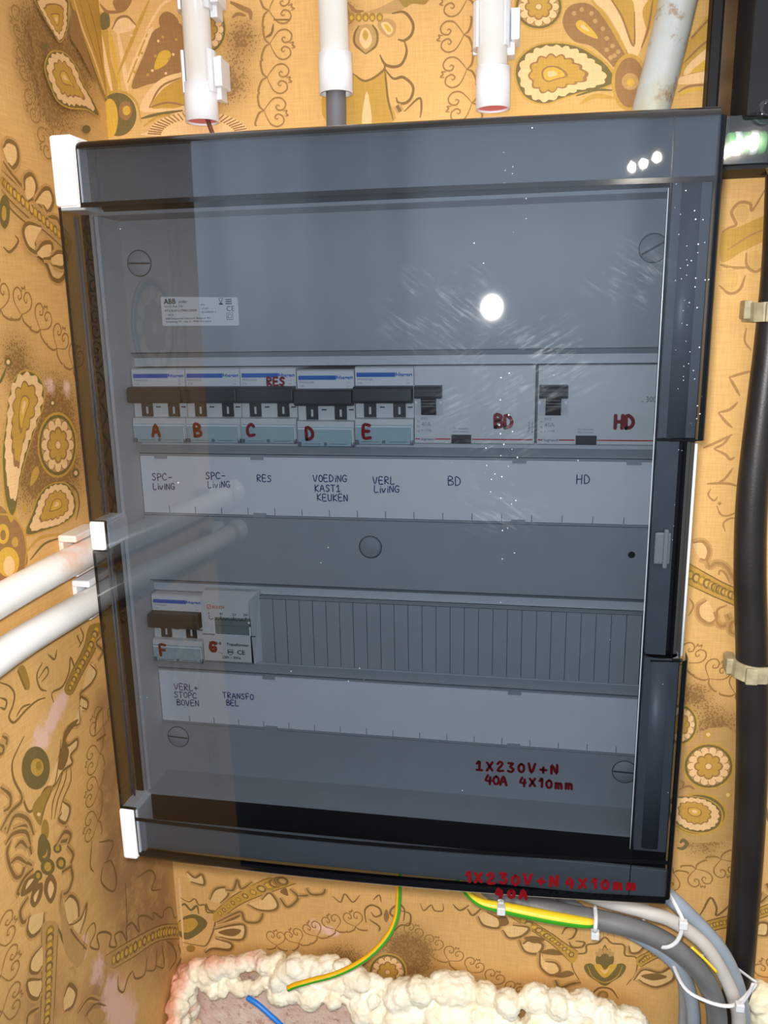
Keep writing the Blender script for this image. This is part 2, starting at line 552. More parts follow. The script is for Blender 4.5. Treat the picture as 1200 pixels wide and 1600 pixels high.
# ------------------------------------------------------------------ writing
GL = {
 'A': [[(0,0),(.3,1),(.62,0)], [(.12,.36),(.5,.36)]],
 'a': [[(0,0),(.02,.75),(.3,1),(.55,.75),(.58,0)], [(.02,.42),(.56,.42)]],
 'B': [[(.05,0),(.05,1),(.45,.95),(.5,.72),(.1,.55),(.55,.42),(.55,.1),(.05,0)]],
 'C': [[(.6,.82),(.4,1),(.12,.8),(.02,.42),(.2,.05),(.62,.12)]],
 'D': [[(.08,0),(.08,1),(.5,.8),(.62,.42),(.45,.1),(.08,0)]],
 'E': [[(.55,1),(.05,1),(.05,0),(.58,0)], [(.05,.52),(.48,.52)]],
 'F': [[(.55,1),(.05,1),(.08,0)], [(.05,.52),(.48,.52)]],
 'G': [[(.6,.85),(.35,1),(.08,.75),(.03,.35),(.2,.04),(.55,.06),(.6,.42),(.35,.42)]],
 'H': [[(.05,0),(.05,1)], [(.58,0),(.6,1)], [(.05,.5),(.6,.52)]],
 'I': [[(.2,0),(.2,1)]],
 'i': [[(.15,0),(.15,.62)], [(.15,.86),(.16,.9)]],
 'K': [[(.06,0),(.06,1)], [(.58,1),(.08,.45),(.6,0)]],
 'L': [[(.06,1),(.05,0),(.55,.04)]],
 'N': [[(.05,0),(.05,.98),(.55,.02),(.57,1)]],
 'O': [[(.3,1),(.06,.75),(.05,.25),(.3,0),(.56,.25),(.56,.75),(.3,1)]],
 'P': [[(.06,0),(.06,1),(.5,.9),(.52,.6),(.08,.46)]],
 'R': [[(.06,0),(.06,1),(.5,.9),(.5,.62),(.1,.48),(.6,0)]],
 'S': [[(.58,.88),(.3,1),(.08,.78),(.3,.54),(.54,.32),(.35,.02),(.02,.1)]],
 'T': [[(0,1),(.62,1)], [(.3,1),(.3,0)]],
 'V': [[(0,1),(.28,0),(.62,1)]],
 'U': [[(.05,1),(.08,.2),(.3,0),(.55,.2),(.58,1)]],
 'X': [[(.02,.9),(.55,.08)], [(.55,.95),(.02,.02)]],
 'x': [[(.02,.7),(.5,.1)], [(.5,.75),(.02,.05)]],
 'n': [[(.05,0),(.05,.62)], [(.05,.5),(.3,.64),(.48,.5),(.48,0)]],
 'm': [[(.02,0),(.03,.62)], [(.03,.5),(.22,.62),(.3,.4),(.3,0)], [(.3,.45),(.5,.62),(.6,.4),(.62,0)]],
 'g': [[(.5,.62),(.2,.6),(.08,.35),(.3,.12),(.5,.3),(.5,.6),(.48,-.02),(.2,-.12)]],
 'v': [[(0,.62),(.22,0),(.5,.64)]],
 '0': [[(.3,.9),(.06,.65),(.06,.25),(.3,0),(.54,.25),(.52,.7),(.3,.9)]],
 '1': [[(.05,.66),(.3,1),(.3,0)]],
 'J': [[(.05,.72),(.3,1),(.3,.04)], [(.05,.02),(.56,.02)]],
 '2': [[(.05,.75),(.28,1),(.52,.78),(.05,.02),(.6,.04)]],
 '3': [[(.05,.95),(.5,.95),(.22,.58),(.55,.35),(.35,.02),(.02,.1)]],
 '4': [[(.25,1),(.04,.42),(.6,.42)], [(.5,.8),(.46,0)]],
 '+': [[(.06,.42),(.62,.42)], [(.34,.68),(.33,.14)]],
 '-': [[(.08,.5),(.55,.52)]],
}
def handwriting(mb, text, x, z, h, wd, y, adv=0.8, slope=0.0, mi=0, jit=0.05, smooth=3):
    cx = x
    for ch in text:
        if ch == ' ':
            cx += h*0.5; continue
        dz = slope*(cx-x)+random.uniform(-jit, jit)*h
        for st in GL[ch]:
            pts = [(cx+px*h, z+dz+pz*h) for px, pz in st]
            mb.stroke_y(pts, wd, y, mi, smooth if len(pts) > 2 else 0)
        w_ = max(p[0] for st in GL[ch] for p in st)
        cx += h*(w_+adv-0.55)
    return mb
_fc = {}
def printed(mb, text, x, z, h, y, mi=0, bold=0.0, sx=1.0, shear=0.0, width=None, slope=0.0):
    """type-set text lying on a plane of constant y; h is the cap height"""
    key = (text, bold, shear)
    if key not in _fc:
        cu = bpy.data.curves.new('type', 'FONT')
        cu.body = text; cu.size = 1.0; cu.resolution_u = 2; cu.offset = bold; cu.shear = shear
        o = bpy.data.objects.new('type', cu)
        COL.objects.link(o)
        bpy.context.view_layer.update()
        me = bpy.data.meshes.new_from_object(o.evaluated_get(bpy.context.evaluated_depsgraph_get()))
        _fc[key] = ([v.co.copy() for v in me.vertices], [list(p.vertices) for p in me.polygons])
        bpy.data.objects.remove(o); bpy.data.curves.remove(cu); bpy.data.meshes.remove(me)
    vs_, fs_ = _fc[key]
    if not vs_: return mb
    s_ = h/0.70
    if width:
        sx = width/(max(v.x for v in vs_)*s_)
    mb.add([(x+v.x*s_*sx, y, z+v.y*s_+slope*v.x*s_*sx) for v in vs_], fs_, mi)
    return mb

# ------------------------------------------------------------------ the setting: two papered walls
YW, XW = 100.0, -53.7           # face of the back wall, face of the left wall
STEP = 0.0012
class Paper:
    """printed pattern of one wall: flat inks, each a hair in front of the one below"""
    def __init__(s, side):
        s.side = side; s.mb = MB(); s.k = 0; s.g = 0
    def at(s, a, z, e=0.0):
        off = 0.03+s.k*STEP+s.g*0.0005+e*4*STEP
        return (a, YW-off, z) if s.side == 'b' else (XW+off, a, z)
    def fill(s, pts, key, sm=4):
        P = [Vector((p[0], p[1], 0)) for p in pts]
        if sm: P = smooth_path(P, sm, True)
        s.k += 1
        s.mb.add([s.at(p.x, p.y) for p in P], [tuple(t) for t in tessellate_polygon([P])], WKEYS.index(key))
    def stroke(s, pts, wd, key, sm=5, taper=True):
        P = [Vector((p[0], p[1], 0)) for p in pts]
        if sm and len(P) > 2: P = smooth_path(P, sm)
        s.k += 5
        n = len(P); L = []; R = []
        for i, p in enumerate(P):
            t = (P[min(i+1, n-1)]-P[max(i-1, 0)])
            t = t.normalized() if t.length > 1e-9 else Vector((1, 0, 0))
            h = wd/2*((0.45+0.55*min(1, 4*i/(n-1), 4*(n-1-i)/(n-1))) if taper and n > 3 else 1)
            L.append(p+Vector((-t.y, t.x, 0))*h); R.append(p-Vector((-t.y, t.x, 0))*h)
        s.mb.add([s.at(p.x, p.y, (i % n)/n-1) for i, p in enumerate(L+R)], [(i, n+i, n+i+1, i+1) for i in range(n-1)], WKEYS.index(key))
    def ell(s, c, a, b, key, n=16, f=1.0):
        s.fill([c+a*(f*math.cos(2*math.pi*k/n))+b*(f*math.sin(2*math.pi*k/n)) for k in range(n)], key, 0)
    def rosette(s, c, a, b, n, rim):
        if rim:
            s.ell(c, a, b, 'gold', 28, 1.0); s.ell(c, a, b, 'olive', 28, 0.92); s.ell(c, a, b, 'ochre', 28, 0.82)
        for k in range(n):
            t = 2*math.pi*k/n
            q = c+a*(0.66*math.cos(t))+b*(0.66*math.sin(t))
            s.ell(q, a*0.185, b*0.185, 'brown', 12); s.ell(q, a*0.155, b*0.155, 'cream', 12)
        s.ell(c, a, b, 'cream', 24, 0.62)
        for key, r, e in (('brown', 0.38, 0.185), ('gold', 0.36, 0.135)):
            for k in range(8):
                t = 2*math.pi*k/8
                s.ell(c+a*(r*math.cos(t))+b*(r*math.sin(t)), a*e, b*e, key, 12)
            s.ell(c, a, b, key, 16, r)
        s.ell(c, a, b, 'brown', 12, 0.15); s.ell(c, a, b, 'cream', 12, 0.12)
    def paisley(s, c, pts):
        def scaled(f, sc=0, amp=0):
            P = [c+(p-c)*f for p in pts]
            Q = [Vector((q.x, q.y)) for q in smooth_path([Vector((p.x, p.y, 0)) for p in P], 6, True)]
            if sc:
                per = 0; acc = [0]
                for i in range(len(Q)):
                    per += (Q[(i+1) % len(Q)]-Q[i]).length; acc.append(per)
                Q = [q+(q-c).normalized()*amp*abs(math.sin(math.pi*sc*acc[i]/per)) for i, q in enumerate(Q)]
            return Q
        r = sum((p-c).length for p in pts)/len(pts)
        s.fill(scaled(1.05), 'gold', 0); s.fill(scaled(0.99), 'olive', 0)
        s.fill(scaled(0.84, 22, r*0.09), 'cream', 0); s.fill(scaled(0.56, 14, r*0.09), 'brown', 0)
        s.fill(scaled(0.50, 14, r*0.09), 'gold', 0); s.fill(scaled(0.27), 'brown', 0); s.fill(scaled(0.22), 'gold2', 0); s.fill(scaled(0.1), 'cream', 0)
    def heart(s, o, t, n, sz, key='chain'):
        f = lambda P: [o+t*(u*sz)+n*(v*sz) for u, v in P]
        for sg in (1, -1):
            m_ = lambda P: [(u*sg, v) for u, v in P]
            s.stroke(f(m_([(0, -.06), (.2, .06), (.4, .24), (.44, .48), (.3, .66), (.12, .62), (.06, .44), (.16, .34), (.22, .42), (.17, .46)])), 1.0, key, 4)
            s.stroke(f(m_([(0, -.06), (.10, -.22), (.30, -.30), (.46, -.32), (.5, -.26)])), 1.45, key, 4)
        s.stroke(f([(-.05, .60), (-.08, .74), (0, .70), (.06, .80), (.10, .68)]), 1.0, key, 3)
    def chain(s, pts, sp, side, key='chain'):
        P = smooth_path([Vector((p.x, p.y, 0)) for p in pts], 10)
        acc = 0; nxt = sp*0.5
        for i in range(len(P)-1):
            d = (P[i+1]-P[i]); L = d.length
            while acc+L >= nxt:
                q = P[i]+d*((nxt-acc)/L)
                t = Vector((d.x, d.y)).normalized(); n = Vector((-t.y, t.x))*side
                s.heart(Vector((q.x, q.y))-n*sp*0.15, t, n, sp*0.98, key)
                nxt += sp
            acc += L
    def dots(s, a, b):
        A = smooth_path([Vector((p.x, p.y, 0)) for p in a], 5); B = smooth_path([Vector((p.x, p.y, 0)) for p in b], 5)
        n = min(len(A), len(B))
        for i in range(1, n-1, 1):
            c = (A[i]+B[i])*0.5; c = Vector((c.x, c.y)); w_ = (A[i]-B[i]).length
            u = Vector((A[i].x-B[i].x, A[i].y-B[i].y)).normalized(); t = Vector((-u.y, u.x))
            s.ell(c, u*w_*0.26, t*w_*0.2, 'olive2' if i % 2 else 'line', 8)
            s.ell(c, u*w_*0.15, t*w_*0.11, 'gold2' if i % 2 else 'ochre2', 8)
    def draw(s, data):
        v2 = lambda f: [Vector((f[i], f[i+1])) for i in range(0, len(f), 2)]
        for d in data:
            if d[0] == 'G':
                s.k = 0; s.g += 1; continue
            if d[1] != s.side: continue
            if d[0] == 'S':
                P = v2(d[4])
                if (d[3] == 'line' and d[2] >= 1.9) or (d[3] == 'ochre3' and d[2] >= 2.2):
                    L = sum((b_-a_).length for a_, b_ in zip(P, P[1:]))
                    s.stroke(P, d[2]+3.0, 'shade', taper=False)
                    if len(P) >= 5 and (P[-1]-P[0]).length < 0.62*L: s.fill(P, 'leaf', 3)
                s.stroke(P, d[2], d[3])
            elif d[0] == 'F': s.fill(v2(d[3]), d[2])
            elif d[0] == 'R':
                c, a, b = v2(d[4]); s.rosette(c, a-c, b-c, d[2], d[3])
            elif d[0] == 'P': s.paisley(v2(d[2])[0], v2(d[3]))
            elif d[0] == 'C': s.chain(v2(d[4]), d[2], d[3])
            elif d[0] == 'D': s.dots(v2(d[2]), v2(d[3]))

WALL = [
    ('P','l',[44.8,276.3],[85.6,261.8,79.3,270.1,67.7,277.8,60.9,286.4,47.7,290.9,33.6,288.0,26.0,282.1,22.7,274.6,27.4,266.1,33.8,259.8,47.3,258.8,69.0,262.5]),
    ('P','l',[41.5,308.5],[20.9,315.1,26.3,306.7,36.0,300.2,43.9,296.7,53.9,307.4,56.8,317.1,55.6,326.5]),
    ('F','l','gold',[63.1,329.0,104.6,342.6,103.1,279.9,96.7,277.3,80.4,298.7,70.6,314.4]),
    ('S','l',2.2,'cream',[65.3,329.7,74.4,312.5,85.1,300.0,98.2,278.7]),
    ('S','l',1.2,'brown',[83.2,335.5,92.6,315.8,99.8,281.3]),
    ('S','l',1.0,'brown',[73.0,332.2,79.6,317.1,95.1,293.1]),
    ('F','l','brown',[65.8,321.9,56.4,305.2,69.0,295.7,86.1,282.3,80.0,296.5,72.2,311.8]),
    ('F','l','olive',[72.1,250.4,71.5,249.3,70.1,248.2,68.1,247.2,65.9,246.6,63.8,246.4,62.1,246.6,61.1,247.3,60.8,248.2,61.5,249.3,62.8,250.5,64.8,251.4,67.0,252.1,69.1,252.3,70.8,252.1,71.9,251.4]),
    ('S','l',2,'olive',[21.3,290.2,24.5,288.3,30.7,292.0]),
    ('F','l','brown',[29.5,250.0,29.1,249.2,28.2,248.5,27.0,247.8,25.6,247.4,24.3,247.2,23.2,247.4,22.6,247.8,22.5,248.5,22.9,249.2,23.7,250.0,25.0,250.6,26.3,251.1,27.7,251.2,28.7,251.1,29.4,250.6]),
    ('C','l',21,-1,[3.4,304.0,3.9,281.7,6.8,257.4,16.2,237.5,24.4,222.2]),
    ('F','l','ochre',[-35.1,207.9,-28.0,204.5,-9.7,196.6,10.1,188.1,31.5,177.9,28.9,165.0,11.1,174.1,-9.1,182.2,-27.5,190.6,-37.3,196.8]),
    ('S','l',1.0,'line',[-35.1,207.9,-28.0,204.5,-9.7,196.6,10.1,188.1,31.5,177.9]),
    ('S','l',1.0,'line',[-37.3,196.8,-27.5,190.6,-9.1,182.2,11.1,174.1,28.9,165.0]),
    ('D','l',[-35.1,207.9,-28.0,204.5,-9.7,196.6,10.1,188.1,31.5,177.9],[-37.3,196.8,-27.5,190.6,-9.1,182.2,11.1,174.1,28.9,165.0]),
    ('S','l',2.6,'line',[-31.0,220.3,-25.4,224.9,-17.7,223.6,-17.5,216.2,-23.5,210.7,-27.9,212.7]),
    ('S','l',2,'line',[-32.5,212.8,-27.2,208.2,-14.1,199.9,-4.9,194.3]),
    ('S','l',2.6,'line',[-14.1,199.9,-12.8,206.7,-5.3,209.7,-1.1,204.5,-4.3,197.3,-12.0,193.5]),
    ('S','l',2.6,'line',[-4.9,194.3,5.6,202.5,13.2,203.5,15.6,196.8,8.6,190.0,3.8,193.4]),
    ('S','l',2.6,'line',[8.0,186.9,17.5,186.9,21.4,182.2]),
    ('S','l',2.6,'line',[-0.6,180.1,-14.6,180.7,-20.7,175.3,-17.3,166.9,-9.1,164.5,-9.7,170.4]),
    ('S','l',2.6,'line',[-9.1,164.5,-0.8,170.1,8.6,170.8,6.9,162.6,-2.6,161.0]),
    ('S','l',2.6,'line',[6.9,162.6,15.3,166.2,24.9,164.7,19.4,157.0,7.8,157.5]),
    ('F','l','olive',[-31.8,185.5,-32.9,181.8,-34.6,178.7,-36.7,176.4,-38.8,175.5,-40.6,176.1,-41.9,177.9,-42.3,180.9,-42.0,184.4,-40.9,188.0,-39.2,191.1,-37.1,193.4,-35.0,194.3,-33.2,193.9,-31.9,192.0,-31.4,189.1]),
    ('F','l','gold',[-35.4,184.2,-35.9,182.6,-36.6,181.1,-37.5,180.1,-38.5,179.7,-39.2,180.0,-39.8,180.8,-40.0,182.1,-39.8,183.7,-39.3,185.3,-38.6,186.8,-37.7,187.8,-36.7,188.2,-36.0,187.9,-35.4,187.1,-35.2,185.8]),
    ('S','l',1.4,'line',[-36.7,192.3,-28.5,185.9,-14.8,179.7]),
    ('S','l',1.6,'line',[-42.2,165.1,-36.4,162.7,-27.0,169.1,-29.5,172.6]),
    ('G',),
    ('F','b','gold',[-55.2,326.8,-47.6,328.7,-46.7,301.2,-43.1,284.5,-47.3,257.6,-61.0,258.4,-59.3,295.7]),
    ('S','b',3.2,'cream',[-53.0,319.2,-51.1,301.5,-48.0,280.9]),
    ('S','b',3.2,'gold2',[-45.6,318.6,-43.7,301.0,-41.2,280.5]),
    ('S','b',3.2,'cream',[-39.7,318.2,-37.8,300.6,-36.0,280.2]),
    ('F','b','olive',[-52.0,329.0,-45.8,331.0,-45.2,322.3,-51.4,320.3]),
    ('F','b','cream',[-43.8,322.2,-37.3,327.3,-28.6,326.0,-26.3,319.7,-33.9,317.2,-41.3,317.7]),
    ('S','b',1.6,'brown',[-44.0,319.8,-38.9,326.2,-31.5,326.9,-25.5,320.9]),
    ('S','b',2,'brown',[-51.2,336.3,-45.8,331.0,-34.0,331.3,-27.6,337.0]),
    ('F','b','brown',[-40.7,338.0,-27.6,337.0,-34.1,330.1,-39.8,331.8]),
    ('F','b','brown',[-11.9,317.5,7.1,319.7,8.9,304.9,4.7,289.0,-20.8,283.1,-32.8,282.6,-20.4,304.4]),
    ('F','b','gold2',[-14.8,292.8,-10.3,302.5,-4.3,304.0,-1.6,300.7,-6.5,294.8]),
    ('F','b','cream',[-37.3,282.8,-33.2,294.0,-19.3,315.5,-13.3,317.6,-27.0,296.1,-34.2,283.9]),
    ('S','b',1.2,'gold',[-35.5,285.3,-17.9,315.4]),
    ('S','b',2.6,'gold',[-42.5,290.8,-26.5,317.3,-14.6,336.0]),
    ('S','b',2,'cream',[-19.2,316.7,-6.3,331.7,1.2,334.7]),
    ('F','b','brown',[-8.3,324.5,-3.7,327.9,1.9,326.2,5.8,321.1,2.7,317.6,-7.4,318.4]),
    ('F','b','cream',[-27.5,266.9,-22.9,276.9,-10.2,286.2,3.2,289.1,7.5,287.6,5.7,265.0,-16.5,265.0]),
    ('F','b','gold',[-19.1,269.0,-9.3,279.8,7.3,285.1,6.0,268.8,-11.8,267.3]),
    ('S','b',1.4,'brown',[-20.7,268.4,-10.6,281.2,6.0,286.5]),
    ('S','b',1.4,'brown',[-20.7,268.4,-7.1,270.8,6.0,268.2]),
    ('F','b','olive',[-30.7,264.5,-32.3,259.1,-35.9,254.7,-40.8,251.8,-46.4,251.0,-51.9,252.4,-56.2,255.8,-58.9,260.6,-59.4,266.1,-57.7,271.5,-54.1,275.9,-49.2,278.7,-43.6,279.4,-38.3,278.0,-34.0,274.7,-31.3,269.9]),
    ('F','b','gold2',[-45.0,262.7,-46.0,257.8,-47.8,253.6,-50.1,250.9,-52.7,250.1,-55.0,251.2,-56.8,254.1,-57.7,258.4,-57.7,263.4,-56.7,268.3,-54.9,272.4,-52.5,275.1,-50.0,275.9,-47.7,274.8,-45.9,271.9,-45.0,267.7]),
    ('F','b','brown',[-33.6,267.2,-34.3,264.8,-35.6,262.8,-37.4,261.5,-39.4,261.1,-41.3,261.7,-42.8,263.2,-43.7,265.3,-43.9,267.8,-43.2,270.3,-41.9,272.3,-40.1,273.6,-38.1,273.9,-36.2,273.3,-34.7,271.9,-33.8,269.7]),
    ('F','b','gold2',[-35.0,267.3,-35.3,266.2,-36.1,265.2,-37.1,264.6,-38.3,264.4,-39.4,264.7,-40.3,265.4,-40.9,266.5,-41.0,267.7,-40.7,268.8,-39.9,269.8,-38.9,270.4,-37.7,270.6,-36.6,270.3,-35.7,269.5,-35.1,268.5]),
    ('S','b',1.6,'gold',[-56.0,276.3,-43.5,280.7,-30.7,273.5,-27.5,259.1]),
    ('S','b',2,'olive',[-27.3,261.7,-15.1,263.6,4.3,265.1]),
    ('S','b',1.6,'gold',[-26.2,256.5,-13.7,262.2,2.5,262.0]),
    ('F','b','cream',[-28.7,314.9,-28.8,314.6,-29.0,314.4,-29.4,314.2,-29.8,314.2,-30.2,314.2,-30.5,314.5,-30.7,314.8,-30.7,315.1,-30.6,315.4,-30.4,315.7,-30.0,315.8,-29.6,315.9,-29.2,315.8,-28.9,315.6,-28.7,315.3]),
    ('F','b','gold',[-21.9,303.4,-22.0,303.1,-22.3,302.8,-22.6,302.7,-23.0,302.6,-23.4,302.7,-23.7,302.9,-23.9,303.2,-24.0,303.6,-23.9,303.9,-23.6,304.1,-23.3,304.3,-22.9,304.4,-22.5,304.3,-22.2,304.0,-22.0,303.8]),
    ('F','b','cream',[-15.2,291.8,-15.3,291.5,-15.5,291.2,-15.9,291.1,-16.3,291.0,-16.6,291.1,-17.0,291.3,-17.2,291.6,-17.2,292.0,-17.1,292.3,-16.9,292.6,-16.5,292.7,-16.1,292.8,-15.7,292.7,-15.4,292.5,-15.2,292.2]),
    ('F','b','gold',[-5.6,312.5,-5.7,312.1,-6.0,311.9,-6.3,311.7,-6.7,311.7,-7.1,311.8,-7.4,312.0,-7.6,312.3,-7.6,312.6,-7.5,312.9,-7.3,313.2,-6.9,313.3,-6.5,313.4,-6.2,313.3,-5.8,313.1,-5.7,312.8]),
    ('F','b','cream',[1.1,301.0,1.0,300.7,0.8,300.4,0.5,300.2,0.1,300.2,-0.3,300.3,-0.6,300.5,-0.8,300.8,-0.9,301.1,-0.8,301.4,-0.5,301.7,-0.2,301.9,0.2,301.9,0.6,301.8,0.9,301.6,1.1,301.3]),
    ('F','b','gold',[-28.6,291.8,-28.7,291.5,-29.0,291.2,-29.3,291.0,-29.7,291.0,-30.1,291.1,-30.5,291.3,-30.7,291.6,-30.7,291.9,-30.6,292.3,-30.3,292.5,-30.0,292.7,-29.6,292.8,-29.2,292.7,-28.9,292.4,-28.7,292.1]),
    ('F','b','cream',[-18.9,312.5,-19.0,312.2,-19.2,311.9,-19.6,311.8,-20.0,311.7,-20.4,311.8,-20.7,312.0,-20.9,312.3,-20.9,312.7,-20.8,313.0,-20.6,313.3,-20.2,313.4,-19.8,313.5,-19.4,313.4,-19.1,313.2,-18.9,312.9]),
    ('F','b','gold',[-12.1,301.0,-12.2,300.7,-12.5,300.4,-12.8,300.3,-13.2,300.2,-13.6,300.3,-13.9,300.5,-14.1,300.8,-14.2,301.1,-14.1,301.5,-13.8,301.7,-13.5,301.9,-13.1,301.9,-12.7,301.9,-12.4,301.6,-12.2,301.3]),
    ('F','b','cream',[-5.4,289.4,-5.5,289.1,-5.7,288.8,-6.1,288.7,-6.5,288.6,-6.8,288.7,-7.2,288.9,-7.4,289.2,-7.4,289.6,-7.3,289.9,-7.1,290.2,-6.7,290.3,-6.3,290.4,-5.9,290.3,-5.6,290.1,-5.4,289.8]),
    ('F','b','gold',[4.1,310.1,4.0,309.7,3.7,309.5,3.4,309.3,3.0,309.3,2.6,309.4,2.3,309.6,2.1,309.9,2.0,310.2,2.1,310.5,2.4,310.8,2.7,310.9,3.1,311.0,3.5,310.9,3.8,310.7,4.0,310.4]),
    ('F','b','cream',[-25.5,301.0,-25.6,300.7,-25.9,300.4,-26.3,300.3,-26.7,300.2,-27.0,300.3,-27.4,300.5,-27.6,300.8,-27.6,301.2,-27.5,301.5,-27.2,301.8,-26.9,301.9,-26.5,302.0,-26.1,301.9,-25.8,301.7,-25.6,301.4]),
    ('F','b','gold',[-18.8,289.4,-18.9,289.1,-19.1,288.8,-19.5,288.6,-19.9,288.6,-20.3,288.7,-20.6,288.9,-20.8,289.2,-20.8,289.5,-20.7,289.9,-20.5,290.1,-20.1,290.3,-19.7,290.4,-19.3,290.3,-19.0,290.1,-18.8,289.8]),
    ('F','b','cream',[-9.2,310.1,-9.3,309.8,-9.5,309.5,-9.9,309.4,-10.2,309.3,-10.6,309.4,-10.9,309.6,-11.1,309.9,-11.2,310.3,-11.1,310.6,-10.8,310.8,-10.5,311.0,-10.1,311.0,-9.7,310.9,-9.4,310.7,-9.2,310.4]),
    ('F','b','gold',[-2.4,298.6,-2.5,298.3,-2.7,298.0,-3.1,297.9,-3.5,297.8,-3.9,297.9,-4.2,298.1,-4.4,298.4,-4.4,298.8,-4.3,299.1,-4.1,299.3,-3.7,299.5,-3.3,299.5,-3.0,299.5,-2.6,299.2,-2.4,299.0]),
    ('R','b',14,1,[25.4,314.8,40.2,313.7,26.5,330.4]),
    ('S','b',3,'brown',[43.4,330.3,51.5,326.1,56.9,323.3,57.4,318.5]),
    ('S','b',2,'brown',[44.2,320.7,48.5,322.7,54.0,321.1]),
    ('C','b',21,1,[74.1,333.9,74.9,308.8,71.5,283.5,67.4,257.7]),
    ('S','b',1.0,'line',[73.3,317.3,84.2,316.5]),
    ('S','b',1.6,'line',[67.2,307.0,71.4,309.1,73.1,314.9]),
    ('F','b','cream',[52.4,245.8,51.9,249.0,49.9,252.1,46.7,255.0,42.2,257.6,36.6,259.9,30.2,261.7,23.2,263.0,15.9,263.8,8.5,263.9,1.3,263.4,-5.5,262.3,-11.5,260.6,-16.5,258.5,-20.3,255.9,-22.8,253.0,-23.8,249.9]),
    ('S','b',0.9,'brown',[42.3,247.6,52.0,247.5]),
    ('S','b',0.9,'brown',[41.9,248.7,51.5,249.2]),
    ('S','b',0.9,'brown',[41.2,249.9,50.6,250.8]),
    ('S','b',0.9,'brown',[40.3,251.1,49.3,252.4]),
    ('S','b',0.9,'brown',[39.0,252.2,47.6,254.0]),
    ('S','b',0.9,'brown',[37.5,253.2,45.6,255.5]),
    ('S','b',0.9,'brown',[35.8,254.2,43.3,256.9]),
    ('S','b',0.9,'brown',[33.8,255.2,40.6,258.2]),
    ('S','b',0.9,'brown',[31.6,256.0,37.6,259.4]),
    ('S','b',0.9,'brown',[29.3,256.8,34.4,260.5]),
    ('S','b',0.9,'brown',[26.7,257.5,31.0,261.4]),
    ('S','b',0.9,'brown',[24.1,258.1,27.4,262.2]),
    ('S','b',0.9,'brown',[21.3,258.5,23.7,262.9]),
    ('S','b',0.9,'brown',[18.4,258.9,19.8,263.3]),
    ('S','b',0.9,'brown',[15.5,259.1,15.9,263.6]),
    ('S','b',0.9,'brown',[12.6,259.2,11.9,263.8]),
    ('S','b',0.9,'brown',[9.8,259.1,8.0,263.7]),
    ('S','b',0.9,'brown',[6.9,259.0,4.2,263.5]),
    ('S','b',0.9,'brown',[4.2,258.7,0.4,263.2]),
    ('S','b',0.9,'brown',[1.5,258.3,-3.2,262.6]),
    ('S','b',0.9,'brown',[-1.0,257.8,-6.6,261.9]),
    ('S','b',0.9,'brown',[-3.3,257.2,-9.8,261.0]),
    ('S','b',0.9,'brown',[-5.5,256.5,-12.7,260.0]),
    ('S','b',0.9,'brown',[-7.4,255.7,-15.3,258.8]),
    ('S','b',0.9,'brown',[-9.1,254.8,-17.6,257.6]),
    ('S','b',0.9,'brown',[-10.5,253.8,-19.6,256.2]),
    ('S','b',0.9,'brown',[-11.7,252.7,-21.2,254.7]),
    ('S','b',0.9,'brown',[-12.5,251.6,-22.4,253.1]),
    ('S','b',0.9,'brown',[-13.1,250.5,-23.2,251.5]),
    ('G',),
    ('F','b','gold',[108.8,279.0,126.7,280.9,135.8,275.8,148.4,282.5,150.0,275.6,150.6,264.3,152.9,249.0,107.9,251.5]),
    ('F','b','cream',[136.1,269.7,132.2,250.1,139.0,249.8]),
    ('S','b',1.4,'line',[126.7,280.9,135.8,275.8,148.4,282.5,145.3,291.2]),
    ('S','b',1.4,'line',[148.4,282.5,149.5,271.9,150.6,262.8,153.8,250.5]),
    ('F','b','ochre',[123.6,319.5,128.5,318.1,153.1,315.1,162.9,318.0,164.6,320.8,158.1,323.4,145.8,319.3,133.5,317.3]),
    ('F','b','olive2',[158.2,324.8,177.5,323.3,175.8,318.8,167.8,319.8,162.9,318.0,159.7,321.1]),
    ('S','b',2,'brown',[124.5,323.8,129.4,318.4,135.1,317.9]),
    ('F','b','ochre',[135.8,292.2,128.8,298.6,128.6,304.5,131.6,309.5,140.7,309.5,143.9,304.2,142.9,296.9]),
    ('F','b','cream',[135.8,295.2,131.8,300.6,133.2,306.4,136.1,308.0,139.0,305.3,140.1,299.3]),
    ('F','b','gold',[136.0,300.3,133.9,303.4,135.9,306.9,137.9,303.1]),
    ('F','b','ochre',[144.0,309.3,146.5,312.0,151.4,312.4,156.3,309.1,156.2,304.0,152.1,301.0,147.2,303.9]),
    ('F','b','cream',[146.5,309.1,150.6,310.3,154.6,305.6,151.3,302.6]),
    ('F','b','gold2',[148.5,308.6,150.6,308.8,153.4,305.0,151.3,304.4]),
    ('F','b','olive2',[129.1,314.8,128.9,313.7,128.4,312.8,127.6,312.3,126.7,312.2,125.8,312.4,125.1,313.1,124.6,314.0,124.5,315.1,124.7,316.1,125.2,317.0,126.0,317.5,126.9,317.7,127.7,317.4,128.5,316.8,128.9,315.8]),
    ('F','b','gold2',[127.8,314.5,127.7,314.0,127.5,313.6,127.1,313.3,126.7,313.2,126.3,313.4,126.0,313.7,125.8,314.1,125.7,314.6,125.8,315.1,126.0,315.5,126.4,315.8,126.8,315.9,127.2,315.7,127.6,315.4,127.8,315.0]),
    ('F','b','olive2',[134.1,314.4,133.8,313.3,133.3,312.5,132.6,311.9,131.7,311.8,130.8,312.1,130.1,312.7,129.6,313.7,129.4,314.7,129.6,315.8,130.2,316.6,130.9,317.2,131.8,317.3,132.7,317.0,133.4,316.4,133.9,315.5]),
